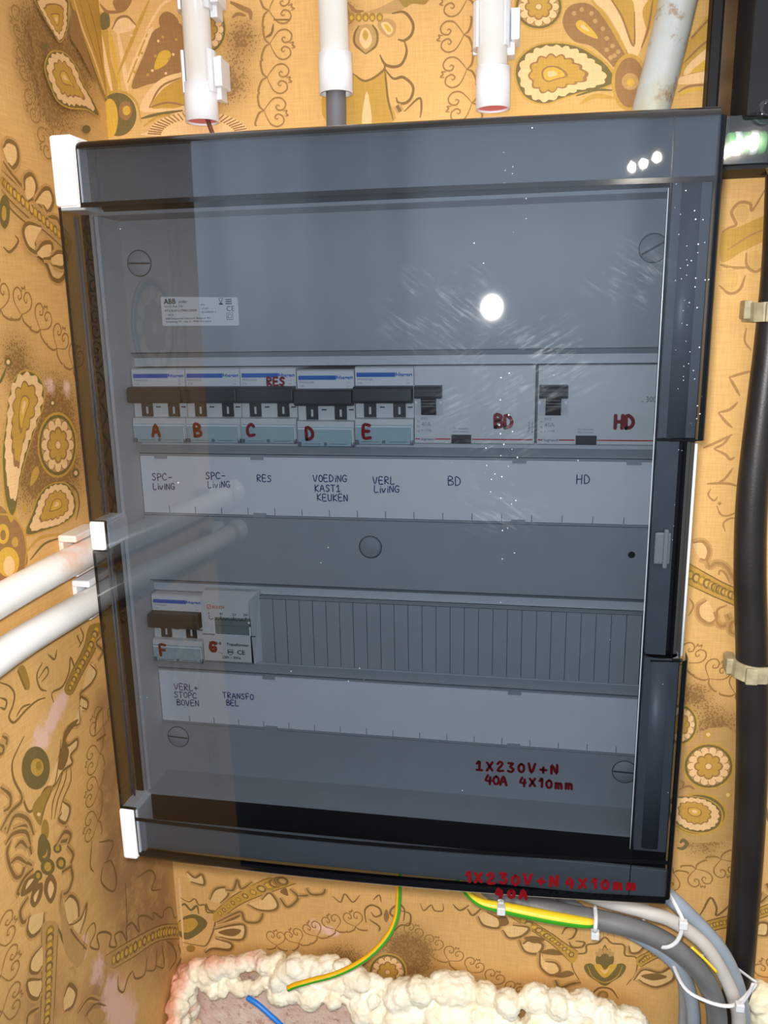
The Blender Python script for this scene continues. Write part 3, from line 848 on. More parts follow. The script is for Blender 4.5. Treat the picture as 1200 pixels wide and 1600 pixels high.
    ('F','b','gold2',[132.8,314.1,132.7,313.6,132.5,313.2,132.1,312.9,131.7,312.9,131.3,313.0,130.9,313.3,130.7,313.8,130.7,314.3,130.7,314.8,131.0,315.2,131.3,315.4,131.8,315.5,132.2,315.4,132.5,315.1,132.7,314.6]),
    ('F','b','olive2',[138.6,314.0,138.4,313.0,137.9,312.1,137.1,311.6,136.2,311.5,135.3,311.7,134.6,312.4,134.1,313.3,134.0,314.4,134.2,315.4,134.7,316.3,135.5,316.8,136.3,317.0,137.2,316.7,138.0,316.0,138.4,315.1]),
    ('F','b','gold2',[137.3,313.8,137.2,313.3,137.0,312.9,136.7,312.6,136.2,312.5,135.8,312.7,135.5,313.0,135.3,313.4,135.2,313.9,135.3,314.4,135.5,314.8,135.9,315.1,136.3,315.2,136.7,315.0,137.0,314.7,137.3,314.3]),
    ('F','b','olive2',[143.1,313.7,142.9,312.7,142.4,311.8,141.6,311.3,140.7,311.1,139.9,311.4,139.1,312.1,138.7,313.0,138.5,314.1,138.7,315.1,139.2,316.0,140.0,316.5,140.9,316.6,141.7,316.4,142.5,315.7,143.0,314.8]),
    ('F','b','gold2',[141.9,313.4,141.8,312.9,141.5,312.5,141.2,312.3,140.8,312.2,140.4,312.3,140.0,312.7,139.8,313.1,139.7,313.6,139.8,314.1,140.1,314.5,140.4,314.8,140.8,314.8,141.2,314.7,141.6,314.4,141.8,313.9]),
    ('F','b','olive2',[148.0,313.4,147.8,312.3,147.3,311.5,146.6,310.9,145.7,310.8,144.8,311.0,144.1,311.7,143.6,312.6,143.4,313.7,143.6,314.7,144.1,315.6,144.9,316.1,145.8,316.3,146.7,316.0,147.4,315.3,147.9,314.4]),
    ('F','b','gold2',[146.8,313.1,146.7,312.6,146.5,312.2,146.1,311.9,145.7,311.9,145.3,312.0,145.0,312.3,144.7,312.7,144.7,313.2,144.7,313.7,145.0,314.1,145.3,314.4,145.7,314.5,146.2,314.3,146.5,314.0,146.7,313.6]),
    ('S','b',1.5,'line',[135.8,292.2,128.8,298.6,128.6,304.5,131.6,309.5]),
    ('S','b',1.5,'line',[135.8,292.2,142.9,296.9,143.9,304.2,140.7,309.5]),
    ('S','b',1.8,'line',[153.9,315.1,162.1,315.2,167.7,308.3,166.8,301.8,161.9,298.5,157.8,299.5]),
    ('S','b',1.8,'line',[161.9,298.5,163.4,291.8,160.1,284.7,154.3,283.2,148.5,285.4,145.3,291.2]),
    ('S','b',1.8,'line',[148.4,282.5,154.2,276.1,160.8,276.5,167.3,270.8,166.4,264.1,162.2,260.6,157.3,261.3,156.0,264.4]),
    ('S','b',2.2,'line',[156.4,259.5,158.8,255.5]),
    ('S','b',1.4,'line',[161.3,255.4,171.4,263.1,173.0,257.7,172.1,251.0]),
    ('C','b',21,-1,[198.1,330.2,198.6,315.3,196.6,302.6,198.7,278.5,202.4,256.8,204.9,241.6]),
    ('G',),
    ('F','b','ochre2',[221.9,261.4,236.2,295.7,263.3,316.8,352.4,309.9,356.5,251.1,309.9,249.3,224.6,249.6]),
    ('P','b',[257.4,272.3],[297.3,265.9,292.1,275.1,282.3,282.5,272.6,287.6,260.5,290.1,247.3,289.3,237.6,283.2,234.7,274.3,238.0,263.9,244.3,257.7,254.2,254.9,265.2,257.6,277.2,260.3,289.1,261.9]),
    ('R','b',12,1,[248.5,311.9,264.1,310.7,248.2,325.5]),
    ('F','b','brown',[266.3,295.7,263.7,303.6,268.2,311.0,280.0,311.1,291.0,300.5,298.5,290.2,304.8,280.9,301.4,277.9,296.9,273.7,292.0,278.5,282.1,286.9,272.5,289.8]),
    ('F','b','gold2',[272.1,300.8,275.6,302.2,281.8,296.8,286.1,291.0,279.5,293.2,273.4,297.4]),
    ('F','b','cream',[275.2,298.4,276.9,299.4,280.6,295.3]),
    ('F','b','ochre',[292.9,290.6,292.8,290.1,292.5,289.7,292.0,289.4,291.5,289.3,291.0,289.5,290.5,289.8,290.2,290.3,290.0,290.8,290.1,291.3,290.4,291.7,290.9,291.9,291.4,292.0,291.9,291.9,292.4,291.5,292.7,291.1]),
    ('F','b','ochre',[296.6,285.9,296.5,285.4,296.2,285.0,295.8,284.7,295.2,284.7,294.7,284.8,294.2,285.1,293.9,285.6,293.8,286.1,293.9,286.6,294.1,287.0,294.6,287.3,295.1,287.3,295.7,287.2,296.1,286.9,296.5,286.4]),
    ('F','b','ochre',[293.2,283.9,293.1,283.4,292.8,283.0,292.3,282.8,291.8,282.7,291.2,282.8,290.8,283.2,290.4,283.6,290.3,284.1,290.4,284.6,290.7,285.0,291.1,285.3,291.7,285.4,292.2,285.2,292.7,284.9,293.0,284.5]),
    ('F','b','ochre',[298.0,280.3,298.0,279.8,297.7,279.4,297.2,279.1,296.7,279.1,296.1,279.2,295.7,279.5,295.3,280.0,295.2,280.5,295.3,281.0,295.6,281.4,296.0,281.7,296.6,281.7,297.1,281.6,297.6,281.3,297.9,280.8]),
    ('F','b','ochre',[290.3,296.2,290.2,295.7,289.9,295.3,289.4,295.1,288.9,295.0,288.4,295.2,287.9,295.5,287.6,295.9,287.4,296.4,287.5,296.9,287.8,297.3,288.3,297.6,288.8,297.7,289.3,297.5,289.8,297.2,290.1,296.7]),
    ('F','b','ochre',[285.4,301.0,285.3,300.5,285.0,300.1,284.5,299.8,284.0,299.8,283.5,299.9,283.0,300.2,282.7,300.7,282.5,301.2,282.6,301.7,282.9,302.1,283.4,302.3,283.9,302.4,284.4,302.2,284.9,301.9,285.2,301.5]),
    ('F','b','ochre',[300.3,282.4,300.2,281.9,299.9,281.4,299.5,281.2,298.9,281.1,298.4,281.3,297.9,281.6,297.6,282.0,297.5,282.5,297.5,283.0,297.8,283.5,298.3,283.7,298.8,283.8,299.4,283.6,299.8,283.3,300.2,282.9]),
    ('F','b','ochre',[295.7,279.3,295.6,278.8,295.3,278.4,294.9,278.2,294.4,278.1,293.8,278.2,293.3,278.6,293.0,279.0,292.9,279.5,293.0,280.0,293.3,280.4,293.7,280.7,294.2,280.8,294.8,280.6,295.3,280.3,295.6,279.9]),
    ('F','b','ochre',[282.8,305.5,282.7,305.0,282.4,304.6,282.0,304.4,281.5,304.3,280.9,304.4,280.4,304.8,280.1,305.2,280.0,305.7,280.1,306.2,280.4,306.6,280.8,306.9,281.4,306.9,281.9,306.8,282.4,306.5,282.7,306.0]),
    ('F','b','ochre',[276.8,308.1,276.7,307.6,276.5,307.2,276.0,307.0,275.5,306.9,274.9,307.1,274.4,307.4,274.1,307.8,274.0,308.3,274.1,308.8,274.4,309.2,274.8,309.5,275.4,309.5,275.9,309.4,276.4,309.1,276.7,308.6]),
    ('F','b','ochre',[272.2,306.3,272.1,305.8,271.8,305.4,271.3,305.2,270.8,305.1,270.2,305.2,269.8,305.6,269.4,306.0,269.3,306.5,269.4,307.0,269.7,307.4,270.2,307.7,270.7,307.7,271.2,307.6,271.7,307.3,272.0,306.8]),
    ('S','b',2.2,'gold',[281.1,313.2,291.0,301.6,298.5,290.2,304.9,278.7]),
    ('F','b','cream',[283.4,314.1,290.8,304.9,298.4,293.5,307.3,278.6,312.3,282.6,315.5,298.8,313.7,311.8]),
    ('F','b','gold',[292.8,313.4,300.3,302.0,308.1,285.1,307.7,304.7,304.4,312.5]),
    ('S','b',1.2,'brown',[292.8,313.4,300.3,302.0,308.1,285.1,307.7,304.7]),
    ('F','b','gold',[312.4,304.4,317.1,311.5,321.7,311.2,317.0,293.2]),
    ('S','b',1.4,'brown',[312.9,283.7,316.4,294.4,318.4,310.4]),
    ('F','b','gold',[318.0,263.5,317.5,257.1,315.4,251.7,311.9,248.2,307.7,247.2,303.3,248.7,299.4,252.7,296.7,258.3,295.5,264.9,296.1,271.2,298.3,276.5,301.8,279.9,306.0,280.9,310.3,279.3,314.1,275.5,316.8,269.9]),
    ('F','b','brown',[316.0,263.6,315.6,258.0,313.9,253.4,311.0,250.4,307.5,249.5,303.9,250.8,300.8,254.2,298.5,259.1,297.6,264.7,298.0,270.3,299.8,274.8,302.6,277.8,306.1,278.6,309.7,277.3,312.8,274.0,315.0,269.2]),
    ('F','b','ochre',[312.2,264.4,311.9,262.5,310.9,261.0,309.3,260.0,307.3,259.8,305.3,260.3,303.5,261.4,302.3,263.1,301.8,265.0,302.1,266.9,303.2,268.4,304.8,269.4,306.8,269.6,308.8,269.1,310.5,267.9,311.7,266.3]),
    ('F','b','gold2',[309.7,264.0,309.5,263.1,309.0,262.4,308.3,262.0,307.4,261.9,306.5,262.1,305.7,262.6,305.2,263.4,304.9,264.3,305.1,265.1,305.5,265.8,306.3,266.2,307.2,266.4,308.1,266.1,308.9,265.6,309.4,264.8]),
    ('S','b',2.6,'gold',[276.2,253.6,285.7,257.6,297.7,255.7]),
    ('S','b',1.4,'olive',[273.6,258.3,285.6,261.0,296.3,260.3]),
    ('F','b','gold',[336.4,276.6,354.1,301.3,355.9,275.3,339.4,265.4]),
    ('F','b','cream',[339.3,266.5,342.4,272.9,355.4,282.9,355.7,278.6,345.0,268.4]),
    ('F','b','gold2',[343.8,268.5,355.8,276.4,356.3,269.8,347.3,267.7]),
    ('F','b','cream',[338.3,265.5,356.5,267.6,356.8,262.1,337.4,261.1]),
    ('S','b',2.2,'gold2',[336.6,254.5,343.4,257.4,356.0,257.8]),
    ('S','b',1.4,'brown',[336.5,256.7,343.2,259.7,355.8,260.0]),
    ('S','b',1.4,'brown',[342.6,287.1,354.2,299.1]),
    ('S','b',1.4,'brown',[338.9,273.2,348.6,282.3,355.1,286.2]),
    ('G',),
    ('F','l','brown',[-79.1,18.9,-62.0,10.0,-53.9,0.5,-52.1,-11.4,-55.8,-24.4,-87.8,-24.1]),
    ('S','l',1.6,'gold',[-76.3,14.7,-62.0,10.0,-53.9,0.5,-51.7,-11.5,-55.8,-24.4]),
    ('F','l','gold2',[-66.9,0.2,-67.8,-1.9,-69.3,-3.5,-71.4,-4.3,-73.5,-4.1,-75.5,-3.1,-77.0,-1.4,-77.7,0.8,-77.7,3.1,-76.8,5.1,-75.3,6.7,-73.3,7.5,-71.2,7.4,-69.2,6.4,-67.7,4.7,-66.9,2.5]),
    ('F','l','brown',[-69.9,0.4,-70.4,-0.7,-71.1,-1.6,-72.1,-2.0,-73.1,-1.9,-74.0,-1.5,-74.7,-0.6,-75.0,0.5,-75.0,1.7,-74.6,2.8,-73.8,3.6,-72.9,4.1,-71.9,4.1,-70.9,3.6,-70.2,2.7,-69.9,1.6]),
    ('F','l','gold',[-59.2,-6.9,-59.7,-8.0,-60.5,-8.8,-61.7,-9.2,-62.9,-9.1,-64.0,-8.6,-64.8,-7.6,-65.2,-6.4,-65.2,-5.2,-64.8,-4.1,-63.9,-3.3,-62.8,-2.9,-61.6,-3.0,-60.5,-3.5,-59.7,-4.4,-59.2,-5.6]),
    ('F','l','gold2',[-60.8,-19.0,-62.3,-22.2,-65.1,-24.4,-68.9,-25.3,-72.9,-24.7,-76.5,-22.8,-79.3,-19.9,-80.9,-16.5,-80.9,-13.0,-79.5,-9.9,-76.9,-7.7,-73.3,-6.7,-69.3,-7.2,-65.6,-8.9,-62.6,-11.8,-60.9,-15.4]),
    ('F','l','cream',[-65.5,-20.1,-66.3,-22.3,-67.8,-23.8,-69.8,-24.6,-71.8,-24.4,-73.7,-23.3,-75.1,-21.6,-75.8,-19.3,-75.7,-17.0,-74.9,-14.9,-73.4,-13.3,-71.5,-12.6,-69.5,-12.7,-67.6,-13.7,-66.2,-15.5,-65.4,-17.8]),
    ('P','l',[-37.1,74.2],[-62.9,10.2,-66.1,23.2,-63.8,46.6,-57.4,63.4,-47.9,84.8,-35.3,93.3,-22.2,91.2,-15.1,83.2,-17.3,72.1,-27.5,59.5,-41.3,42.8,-51.8,26.2,-57.3,13.8]),
    ('P','l',[-14.4,6.5],[-50.7,-4.1,-41.0,7.5,-32.9,15.9,-19.7,20.3,-1.5,17.3,7.4,5.8,4.2,-4.6,-11.2,-7.8,-29.7,-7.0]),
    ('R','l',12,1,[-5.8,44.1,16.8,40.6,-1.6,65.2]),
    ('F','l','gold',[-40.9,24.0,-37.2,32.1,-31.3,34.8,-29.9,30.7,-34.0,26.4]),
    ('F','l','gold',[-47.7,11.6,-48.1,10.5,-48.7,9.6,-49.4,9.1,-50.1,9.0,-50.7,9.4,-51.2,10.2,-51.4,11.3,-51.3,12.4,-50.9,13.6,-50.3,14.4,-49.6,15.0,-48.9,15.0,-48.3,14.6,-47.8,13.9,-47.7,12.8]),
    ('F','l','olive',[-44.3,99.8,-44.8,98.7,-45.7,97.9,-47.0,97.4,-48.3,97.3,-49.6,97.6,-50.6,98.2,-51.1,99.1,-51.2,100.1,-50.7,101.2,-49.8,102.0,-48.6,102.5,-47.2,102.6,-46.0,102.4,-45.0,101.7,-44.4,100.8]),
    ('F','l','cream',[-46.1,99.9,-46.3,99.4,-46.8,98.9,-47.4,98.7,-48.0,98.6,-48.7,98.8,-49.2,99.1,-49.4,99.5,-49.5,100.1,-49.2,100.6,-48.8,101.0,-48.2,101.2,-47.5,101.3,-46.9,101.2,-46.4,100.8,-46.1,100.4]),
    ('F','l','olive',[-3.7,71.3,-4.1,70.4,-4.9,69.7,-6.1,69.4,-7.3,69.3,-8.5,69.6,-9.4,70.2,-9.9,71.0,-10.0,71.9,-9.6,72.8,-8.8,73.5,-7.6,73.8,-6.4,73.9,-5.2,73.6,-4.3,73.0,-3.8,72.2]),
    ('F','l','cream',[-5.3,71.4,-5.5,71.0,-5.9,70.7,-6.5,70.5,-7.1,70.5,-7.7,70.6,-8.1,70.9,-8.4,71.3,-8.4,71.8,-8.2,72.2,-7.8,72.5,-7.2,72.7,-6.6,72.8,-6.0,72.6,-5.6,72.3,-5.3,71.9]),
    ('F','l','olive',[15.9,21.4,15.3,20.3,14.1,19.5,12.6,19.1,10.8,19.2,9.2,19.7,7.9,20.7,7.2,21.9,7.1,23.1,7.6,24.2,8.8,25.1,10.3,25.5,12.0,25.4,13.7,24.8,15.0,23.9,15.8,22.7]),
    ('F','l','cream',[13.6,21.9,13.4,21.3,12.8,20.9,12.0,20.7,11.1,20.7,10.3,21.0,9.7,21.5,9.3,22.1,9.2,22.7,9.5,23.3,10.1,23.7,10.9,23.9,11.7,23.8,12.6,23.6,13.2,23.1,13.6,22.5]),
    ('S','l',2,'olive',[-61.4,88.2,-56.4,90.1,-50.4,96.6]),
    ('S','l',2,'gold',[-52.9,-15.0,-37.0,-10.4,-14.8,-13.7]),
    ('S','l',1.6,'olive',[-49.9,-21.0,-33.5,-15.3,-15.3,-16.2]),
    ('S','l',1.6,'olive',[5.8,-9.2,11.6,0.6,9.7,10.8,-1.2,18.6]),
    ('S','l',3,'line',[-5.9,162.4,3.0,158.1,8.1,149.8,17.1,148.6,24.2,154.2,22.3,162.9]),
    ('S','l',2,'line',[6.3,163.1,12.1,158.6,17.3,161.4]),
    ('C','l',21,1,[-59.1,135.2,-41.0,133.7,-23.9,129.8,-2.8,117.5,15.3,102.9,35.2,88.5]),
    ('G',),
    ('S','l',1.7,'line',[-92.4,-83.5,-84.4,-89.8,-81.0,-96.6,-83.8,-102.6,-88.7,-107.5,-84.4,-113.4,-72.5,-111.4,-60.5,-110.9,-51.2,-113.2]),
    ('F','l','olive2',[-75.2,-83.6,-68.6,-83.3,-65.2,-95.6,-66.9,-100.1,-71.3,-97.0]),
    ('S','l',1.4,'line',[-75.2,-83.6,-70.0,-98.7]),
    ('S','l',1.6,'line',[-50.0,-89.3,-57.3,-94.8,-55.7,-104.4,-49.5,-109.5]),
    ('S','l',1.6,'line',[-43.2,-86.7,-37.0,-92.7,-33.1,-87.6]),
    ('S','l',1.6,'line',[-94.2,-92.3,-89.0,-96.9,-91.3,-101.0,-95.3,-97.9]),
    ('S','l',1.4,'line',[-56.1,-97.6,-46.5,-94.2,-45.6,-99.0,-53.2,-101.1]),
    ('S','l',1.4,'line',[-82.3,-110.8,-75.2,-108.0,-67.2,-109.8]),
    ('S','l',1.7,'line',[-43.4,-120.4,-43.8,-113.3,-31.7,-114.5,-22.6,-108.2,-18.9,-99.4,-15.5,-107.9,-13.3,-112.4,-24.3,-116.8]),
    ('F','l','olive2',[8.6,-86.9,-2.4,-99.3,-18.7,-108.8,-30.4,-117.5,-21.9,-125.0,-5.6,-115.9,11.3,-107.4,29.6,-95.0]),
    ('S','l',1.0,'line',[8.6,-86.9,-2.4,-99.3,-18.7,-108.8,-30.4,-117.5]),
    ('S','l',1.0,'line',[29.6,-95.0,11.3,-107.4,-5.6,-115.9,-21.9,-125.0]),
    ('D','l',[8.6,-86.9,-2.4,-99.3,-18.7,-108.8,-30.4,-117.5],[29.6,-95.0,11.3,-107.4,-5.6,-115.9,-21.9,-125.0]),
    ('S','l',1.9,'line',[3.4,-113.8,10.5,-123.1,2.8,-128.2,-12.5,-129.5,-4.6,-138.2,-6.7,-143.4,-15.0,-136.8]),
    ('S','l',1.9,'line',[21.6,-100.5,14.4,-102.6,21.8,-111.8,14.1,-116.0]),
    ('S','l',2.0,'line',[-15.2,-137.9,-17.3,-148.9,-28.0,-145.7,-36.2,-147.3,-34.1,-156.8,-22.3,-158.4,-23.4,-163.9,-31.8,-165.3,-31.1,-171.8,-42.8,-170.9,-53.3,-175.3,-62.0,-172.3]),
    ('F','l','line',[-17.8,-146.2,-27.6,-143.6,-36.0,-146.2,-41.6,-155.0,-47.6,-165.7,-40.6,-169.8,-33.2,-162.1,-35.1,-151.5]),
    ('S','l',1.6,'line',[-3.5,-83.4,-0.9,-91.5,-8.2,-96.8]),
    ('S','l',1.4,'line',[-8.4,-87.3,-5.6,-94.3]),
    ('S','l',1.8,'line',[-77.2,-126.4,-84.7,-130.9,-91.5,-136.8,-92.0,-147.2,-87.2,-160.0,-82.7,-175.1,-75.3,-176.5,-63.6,-171.3,-53.1,-174.2,-44.2,-158.2,-40.4,-148.6]),
    ('F','l','olive',[-56.0,-160.8,-58.2,-165.5,-62.2,-168.1,-67.4,-168.3,-72.9,-166.1,-77.8,-161.9,-81.6,-156.3,-83.5,-150.3,-83.5,-144.7,-81.5,-140.2,-77.8,-137.5,-72.9,-137.0,-67.4,-138.9,-62.3,-142.9,-58.3,-148.5,-56.0,-154.8]),
    ('F','l','gold',[-62.4,-156.4,-63.4,-158.3,-65.1,-159.3,-67.4,-159.3,-69.9,-158.3,-72.2,-156.4,-74.0,-154.0,-74.9,-151.5,-75.0,-149.1,-74.1,-147.3,-72.4,-146.2,-70.2,-146.2,-67.7,-147.2,-65.4,-149.0,-63.5,-151.4,-62.5,-154.0]),
    ('F','l','olive2',[-64.2,-154.3,-64.6,-155.3,-65.4,-155.8,-66.4,-155.9,-67.6,-155.5,-68.6,-154.6,-69.4,-153.5,-69.8,-152.2,-69.8,-151.0,-69.4,-150.0,-68.6,-149.5,-67.6,-149.4,-66.5,-149.8,-65.4,-150.6,-64.6,-151.8,-64.2,-153.1]),
    ('F','l','olive2',[-78.6,-175.6,-65.6,-172.3,-54.9,-174.3,-65.8,-182.6,-73.0,-191.8]),
    ('S','l',1.6,'line',[-73.0,-191.8,-65.8,-182.6,-55.2,-175.3]),
    ('S','l',1.4,'line',[-61.0,-195.2,-57.0,-184.7,-46.7,-175.7,-40.2,-167.6]),
    ('S','l',1.4,'line',[-58.0,-197.2,-51.8,-187.0,-41.5,-178.9,-37.0,-169.5]),
    ('S','l',1.4,'line',[-54.4,-199.5,-45.5,-189.7,-35.2,-182.7,-33.3,-171.7]),
    ('S','l',2.2,'line',[-46.8,-191.2,-39.7,-200.6,-46.1,-207.5,-53.4,-200.2,-49.2,-198.2]),
    ('S','l',2.2,'line',[-104.7,-144.8,-97.4,-154.7,-98.8,-161.4,-104.9,-160.7]),
    ('S','l',2.4,'line',[-109.9,-170.3,-99.6,-165.3,-88.2,-164.9,-87.2,-160.0]),
    ('S','l',2.4,'line',[-104.8,-175.9,-95.7,-170.0,-84.5,-179.6,-80.4,-193.7]),
    ('S','l',2.4,'line',[-107.6,-181.6,-99.3,-179.7,-87.6,-186.6,-84.7,-197.7]),
    ('S','l',2.2,'line',[-99.6,-189.4,-93.1,-189.5,-88.1,-197.6]),
    ('F','l','olive',[-68.3,-209.2,-69.3,-211.7,-70.8,-213.3,-72.6,-213.8,-74.6,-213.0,-76.2,-211.2,-77.5,-208.5,-78.0,-205.5,-77.8,-202.5,-76.9,-200.0,-75.4,-198.4,-73.6,-197.9,-71.7,-198.6,-70.0,-200.4,-68.7,-203.0,-68.2,-206.1]),
    ('S','l',2.4,'line',[-59.3,-215.5,-49.1,-212.8,-42.5,-219.8,-47.3,-223.9]),
    ('F','l','cream',[-71.3,-184.9,-71.5,-185.3,-72.0,-185.4,-72.7,-185.2,-73.4,-184.9,-74.1,-184.3,-74.7,-183.6,-75.0,-183.0,-75.1,-182.4,-74.8,-182.0,-74.3,-181.9,-73.7,-182.0,-72.9,-182.4,-72.2,-183.0,-71.7,-183.6,-71.3,-184.3]),
    ('S','l',2,'line',[-97.3,-115.5,-93.5,-119.7,-95.7,-122.7,-99.8,-120.4]),
    ('S','l',2,'line',[-101.0,-118.7,-97.3,-122.9,-99.4,-125.9,-103.5,-123.6]),
    ('C','l',24,-1,[16.1,-153.5,1.2,-171.2,-3.1,-193.1,-9.1,-212.7,-13.9,-231.6,-17.5,-250.1]),
    ('S','l',1.8,'line',[13.9,-152.4,4.3,-155.1,-0.4,-167.8]),
    ('S','l',1.4,'line',[24.7,-157.8,19.9,-158.0,20.3,-168.5]),
    ('S','l',1.6,'line',[0.9,-172.4,14.4,-174.5]),
    ('G',),
    ('S','l',2.4,'line',[-106.4,-169.8,-101.6,-180.3,-106.8,-188.7,-103.3,-206.0,-97.0,-210.6,-90.7,-206.5,-84.6,-213.6]),
    ('S','l',2.4,'line',[-99.2,-177.1,-86.1,-183.5,-80.6,-193.5]),
    ('S','l',2.4,'line',[-97.9,-187.8,-86.9,-196.7,-84.7,-204.6]),
    ('S','l',2.4,'line',[-101.0,-221.4,-102.1,-218.0,-94.1,-214.1,-84.8,-214.7]),
    ('S','l',2.2,'line',[-104.8,-196.2,-98.0,-197.5,-90.7,-206.5]),
    ('S','l',2.4,'line',[-93.3,-228.7,-102.2,-231.8,-101.3,-240.9,-93.3,-242.9]),
    ('S','l',2.4,'line',[-95.1,-242.7,-98.3,-249.1,-94.2,-257.1,-83.8,-258.6,-80.2,-250.8]),
    ('S','l',2.4,'line',[-56.8,-215.2,-42.9,-222.1,-47.1,-209.8]),
    ('S','l',2.4,'line',[-47.8,-224.2,-42.1,-235.1,-46.5,-240.2,-45.8,-250.5,-52.9,-256.2,-61.9,-252.0]),
    ('S','l',2.0,'line',[-57.0,-238.0,-46.7,-241.4]),
    ('F','l','line',[-73.0,-250.0,-77.7,-238.2,-75.3,-230.9,-68.2,-230.9,-63.9,-240.9,-66.5,-248.4]),
    ('F','l','cream',[-72.3,-246.5,-73.8,-238.6,-70.0,-234.9,-67.3,-242.3]),
    ('F','l','line',[-88.9,-240.0,-92.3,-233.3,-87.2,-227.0,-78.1,-230.1,-80.8,-238.5]),
    ('F','l','cream',[-87.4,-237.2,-88.4,-232.6,-82.4,-232.0]),
    ('F','l','line',[-99.7,-223.7,-94.5,-216.3,-81.0,-220.1,-83.7,-228.4]),
    ('F','l','cream',[-94.8,-222.4,-91.3,-218.8,-86.1,-221.4]),
    ('F','l','olive',[-65.6,-215.6,-66.8,-218.6,-68.8,-220.3,-71.3,-220.6,-74.0,-219.4,-76.4,-216.9,-78.2,-213.5,-79.0,-209.8,-78.9,-206.2,-77.7,-203.3,-75.8,-201.6,-73.3,-201.2,-70.6,-202.3,-68.2,-204.7,-66.4,-208.1,-65.4,-212.0]),
    ('F','l','gold',[-69.0,-213.2,-69.6,-214.8,-70.6,-215.9,-71.9,-216.1,-73.2,-215.5,-74.4,-214.3,-75.3,-212.5,-75.7,-210.5,-75.6,-208.5,-75.0,-206.9,-74.0,-205.9,-72.7,-205.6,-71.4,-206.1,-70.2,-207.4,-69.3,-209.2,-68.9,-211.2]),
    ('F','l','olive',[-51.5,-235.2,-52.2,-236.6,-53.6,-237.1,-55.5,-236.8,-57.6,-235.6,-59.5,-233.8,-61.0,-231.7,-61.9,-229.5,-61.9,-227.6,-61.2,-226.2,-59.8,-225.7,-58.0,-226.0,-55.9,-227.1,-54.0,-228.9,-52.4,-231.0,-51.5,-233.3]),
    ('F','l','gold',[-54.1,-233.3,-54.5,-234.0,-55.2,-234.4,-56.2,-234.3,-57.2,-233.7,-58.2,-232.8,-58.9,-231.7,-59.3,-230.5,-59.4,-229.4,-59.0,-228.7,-58.3,-228.4,-57.3,-228.5,-56.3,-229.0,-55.3,-229.9,-54.6,-231.0,-54.1,-232.2]),
    ('F','l','olive',[-54.0,-221.8,-54.6,-222.9,-55.8,-223.2,-57.4,-222.9,-59.1,-222.0,-60.8,-220.5,-62.1,-218.8,-62.8,-217.0,-62.9,-215.6,-62.3,-214.6,-61.2,-214.2,-59.6,-214.5,-57.9,-215.4,-56.2,-216.8,-54.9,-218.6,-54.1,-220.3]),
    ('F','l','gold',[-56.3,-220.2,-56.6,-220.8,-57.2,-221.1,-58.0,-220.9,-58.9,-220.5,-59.7,-219.7,-60.3,-218.8,-60.7,-217.9,-60.7,-217.1,-60.4,-216.5,-59.8,-216.3,-59.0,-216.4,-58.1,-216.9,-57.3,-217.6,-56.7,-218.5,-56.3,-219.4]),
    ('F','l','olive',[-63.7,-229.0,-64.6,-230.7,-66.6,-231.3,-69.1,-230.8,-71.9,-229.2,-74.5,-226.8,-76.6,-223.9,-77.7,-221.0,-77.8,-218.6,-76.9,-216.9,-75.0,-216.2,-72.5,-216.6,-69.8,-218.2,-67.1,-220.6,-65.0,-223.5,-63.8,-226.4]),
    ('F','l','gold',[-67.3,-226.3,-67.8,-227.3,-68.8,-227.7,-70.0,-227.5,-71.4,-226.7,-72.7,-225.5,-73.8,-224.0,-74.3,-222.5,-74.4,-221.1,-73.9,-220.1,-72.9,-219.7,-71.6,-219.9,-70.2,-220.7,-68.9,-221.9,-67.9,-223.4,-67.3,-224.9]),
    ('F','l','olive',[-77.4,-225.4,-78.0,-226.5,-79.1,-226.9,-80.5,-226.6,-82.2,-225.7,-83.7,-224.3,-84.8,-222.5,-85.5,-220.8,-85.5,-219.3,-85.0,-218.2,-83.9,-217.8,-82.4,-218.0,-80.8,-218.9,-79.3,-220.3,-78.1,-222.1,-77.4,-223.8]),
    ('F','l','gold',[-79.4,-223.8,-79.7,-224.4,-80.3,-224.7,-81.1,-224.6,-81.9,-224.2,-82.6,-223.4,-83.2,-222.5,-83.5,-221.6,-83.5,-220.8,-83.2,-220.2,-82.7,-219.9,-81.9,-220.0,-81.1,-220.4,-80.4,-221.2,-79.8,-222.1,-79.5,-223.0]),
    ('F','l','olive2',[-64.8,-200.4,-65.6,-202.9,-66.9,-204.5,-68.5,-205.1,-70.1,-204.6,-71.5,-203.1,-72.4,-200.7,-72.8,-198.0,-72.6,-195.2,-71.8,-192.8,-70.5,-191.1,-69.0,-190.5,-67.4,-191.0,-66.0,-192.5,-65.0,-194.8,-64.6,-197.6]),
    ('F','l','ochre',[-84.4,-256.7,-88.9,-279.6,-93.5,-302.6,-99.3,-321.6,-86.6,-334.3,-80.6,-314.8,-74.1,-292.7,-67.7,-270.6]),
    ('S','l',1.0,'line',[-84.4,-256.7,-88.9,-279.6,-93.5,-302.6,-99.3,-321.6]),
    ('S','l',1.0,'line',[-67.7,-270.6,-74.1,-292.7,-80.6,-314.8,-86.6,-334.3]),
    ('D','l',[-84.4,-256.7,-88.9,-279.6,-93.5,-302.6,-99.3,-321.6],[-67.7,-270.6,-74.1,-292.7,-80.6,-314.8,-86.6,-334.3]),
    ('S','l',2.2,'line',[-87.1,-270.5,-97.8,-270.4,-101.0,-276.8,-94.8,-284.4,-88.8,-283.8]),
    ('S','l',2.4,'line',[-92.3,-291.5,-104.7,-281.3,-104.9,-291.8,-98.1,-300.9,-93.9,-299.5]),
    ('S','l',2.4,'line',[-97.6,-308.2,-108.2,-303.3,-111.1,-308.5]),
    ('S','l',2.4,'line',[-60.7,-251.5,-62.1,-264.1,-55.3,-285.1,-48.9,-299.1,-40.0,-314.1]),
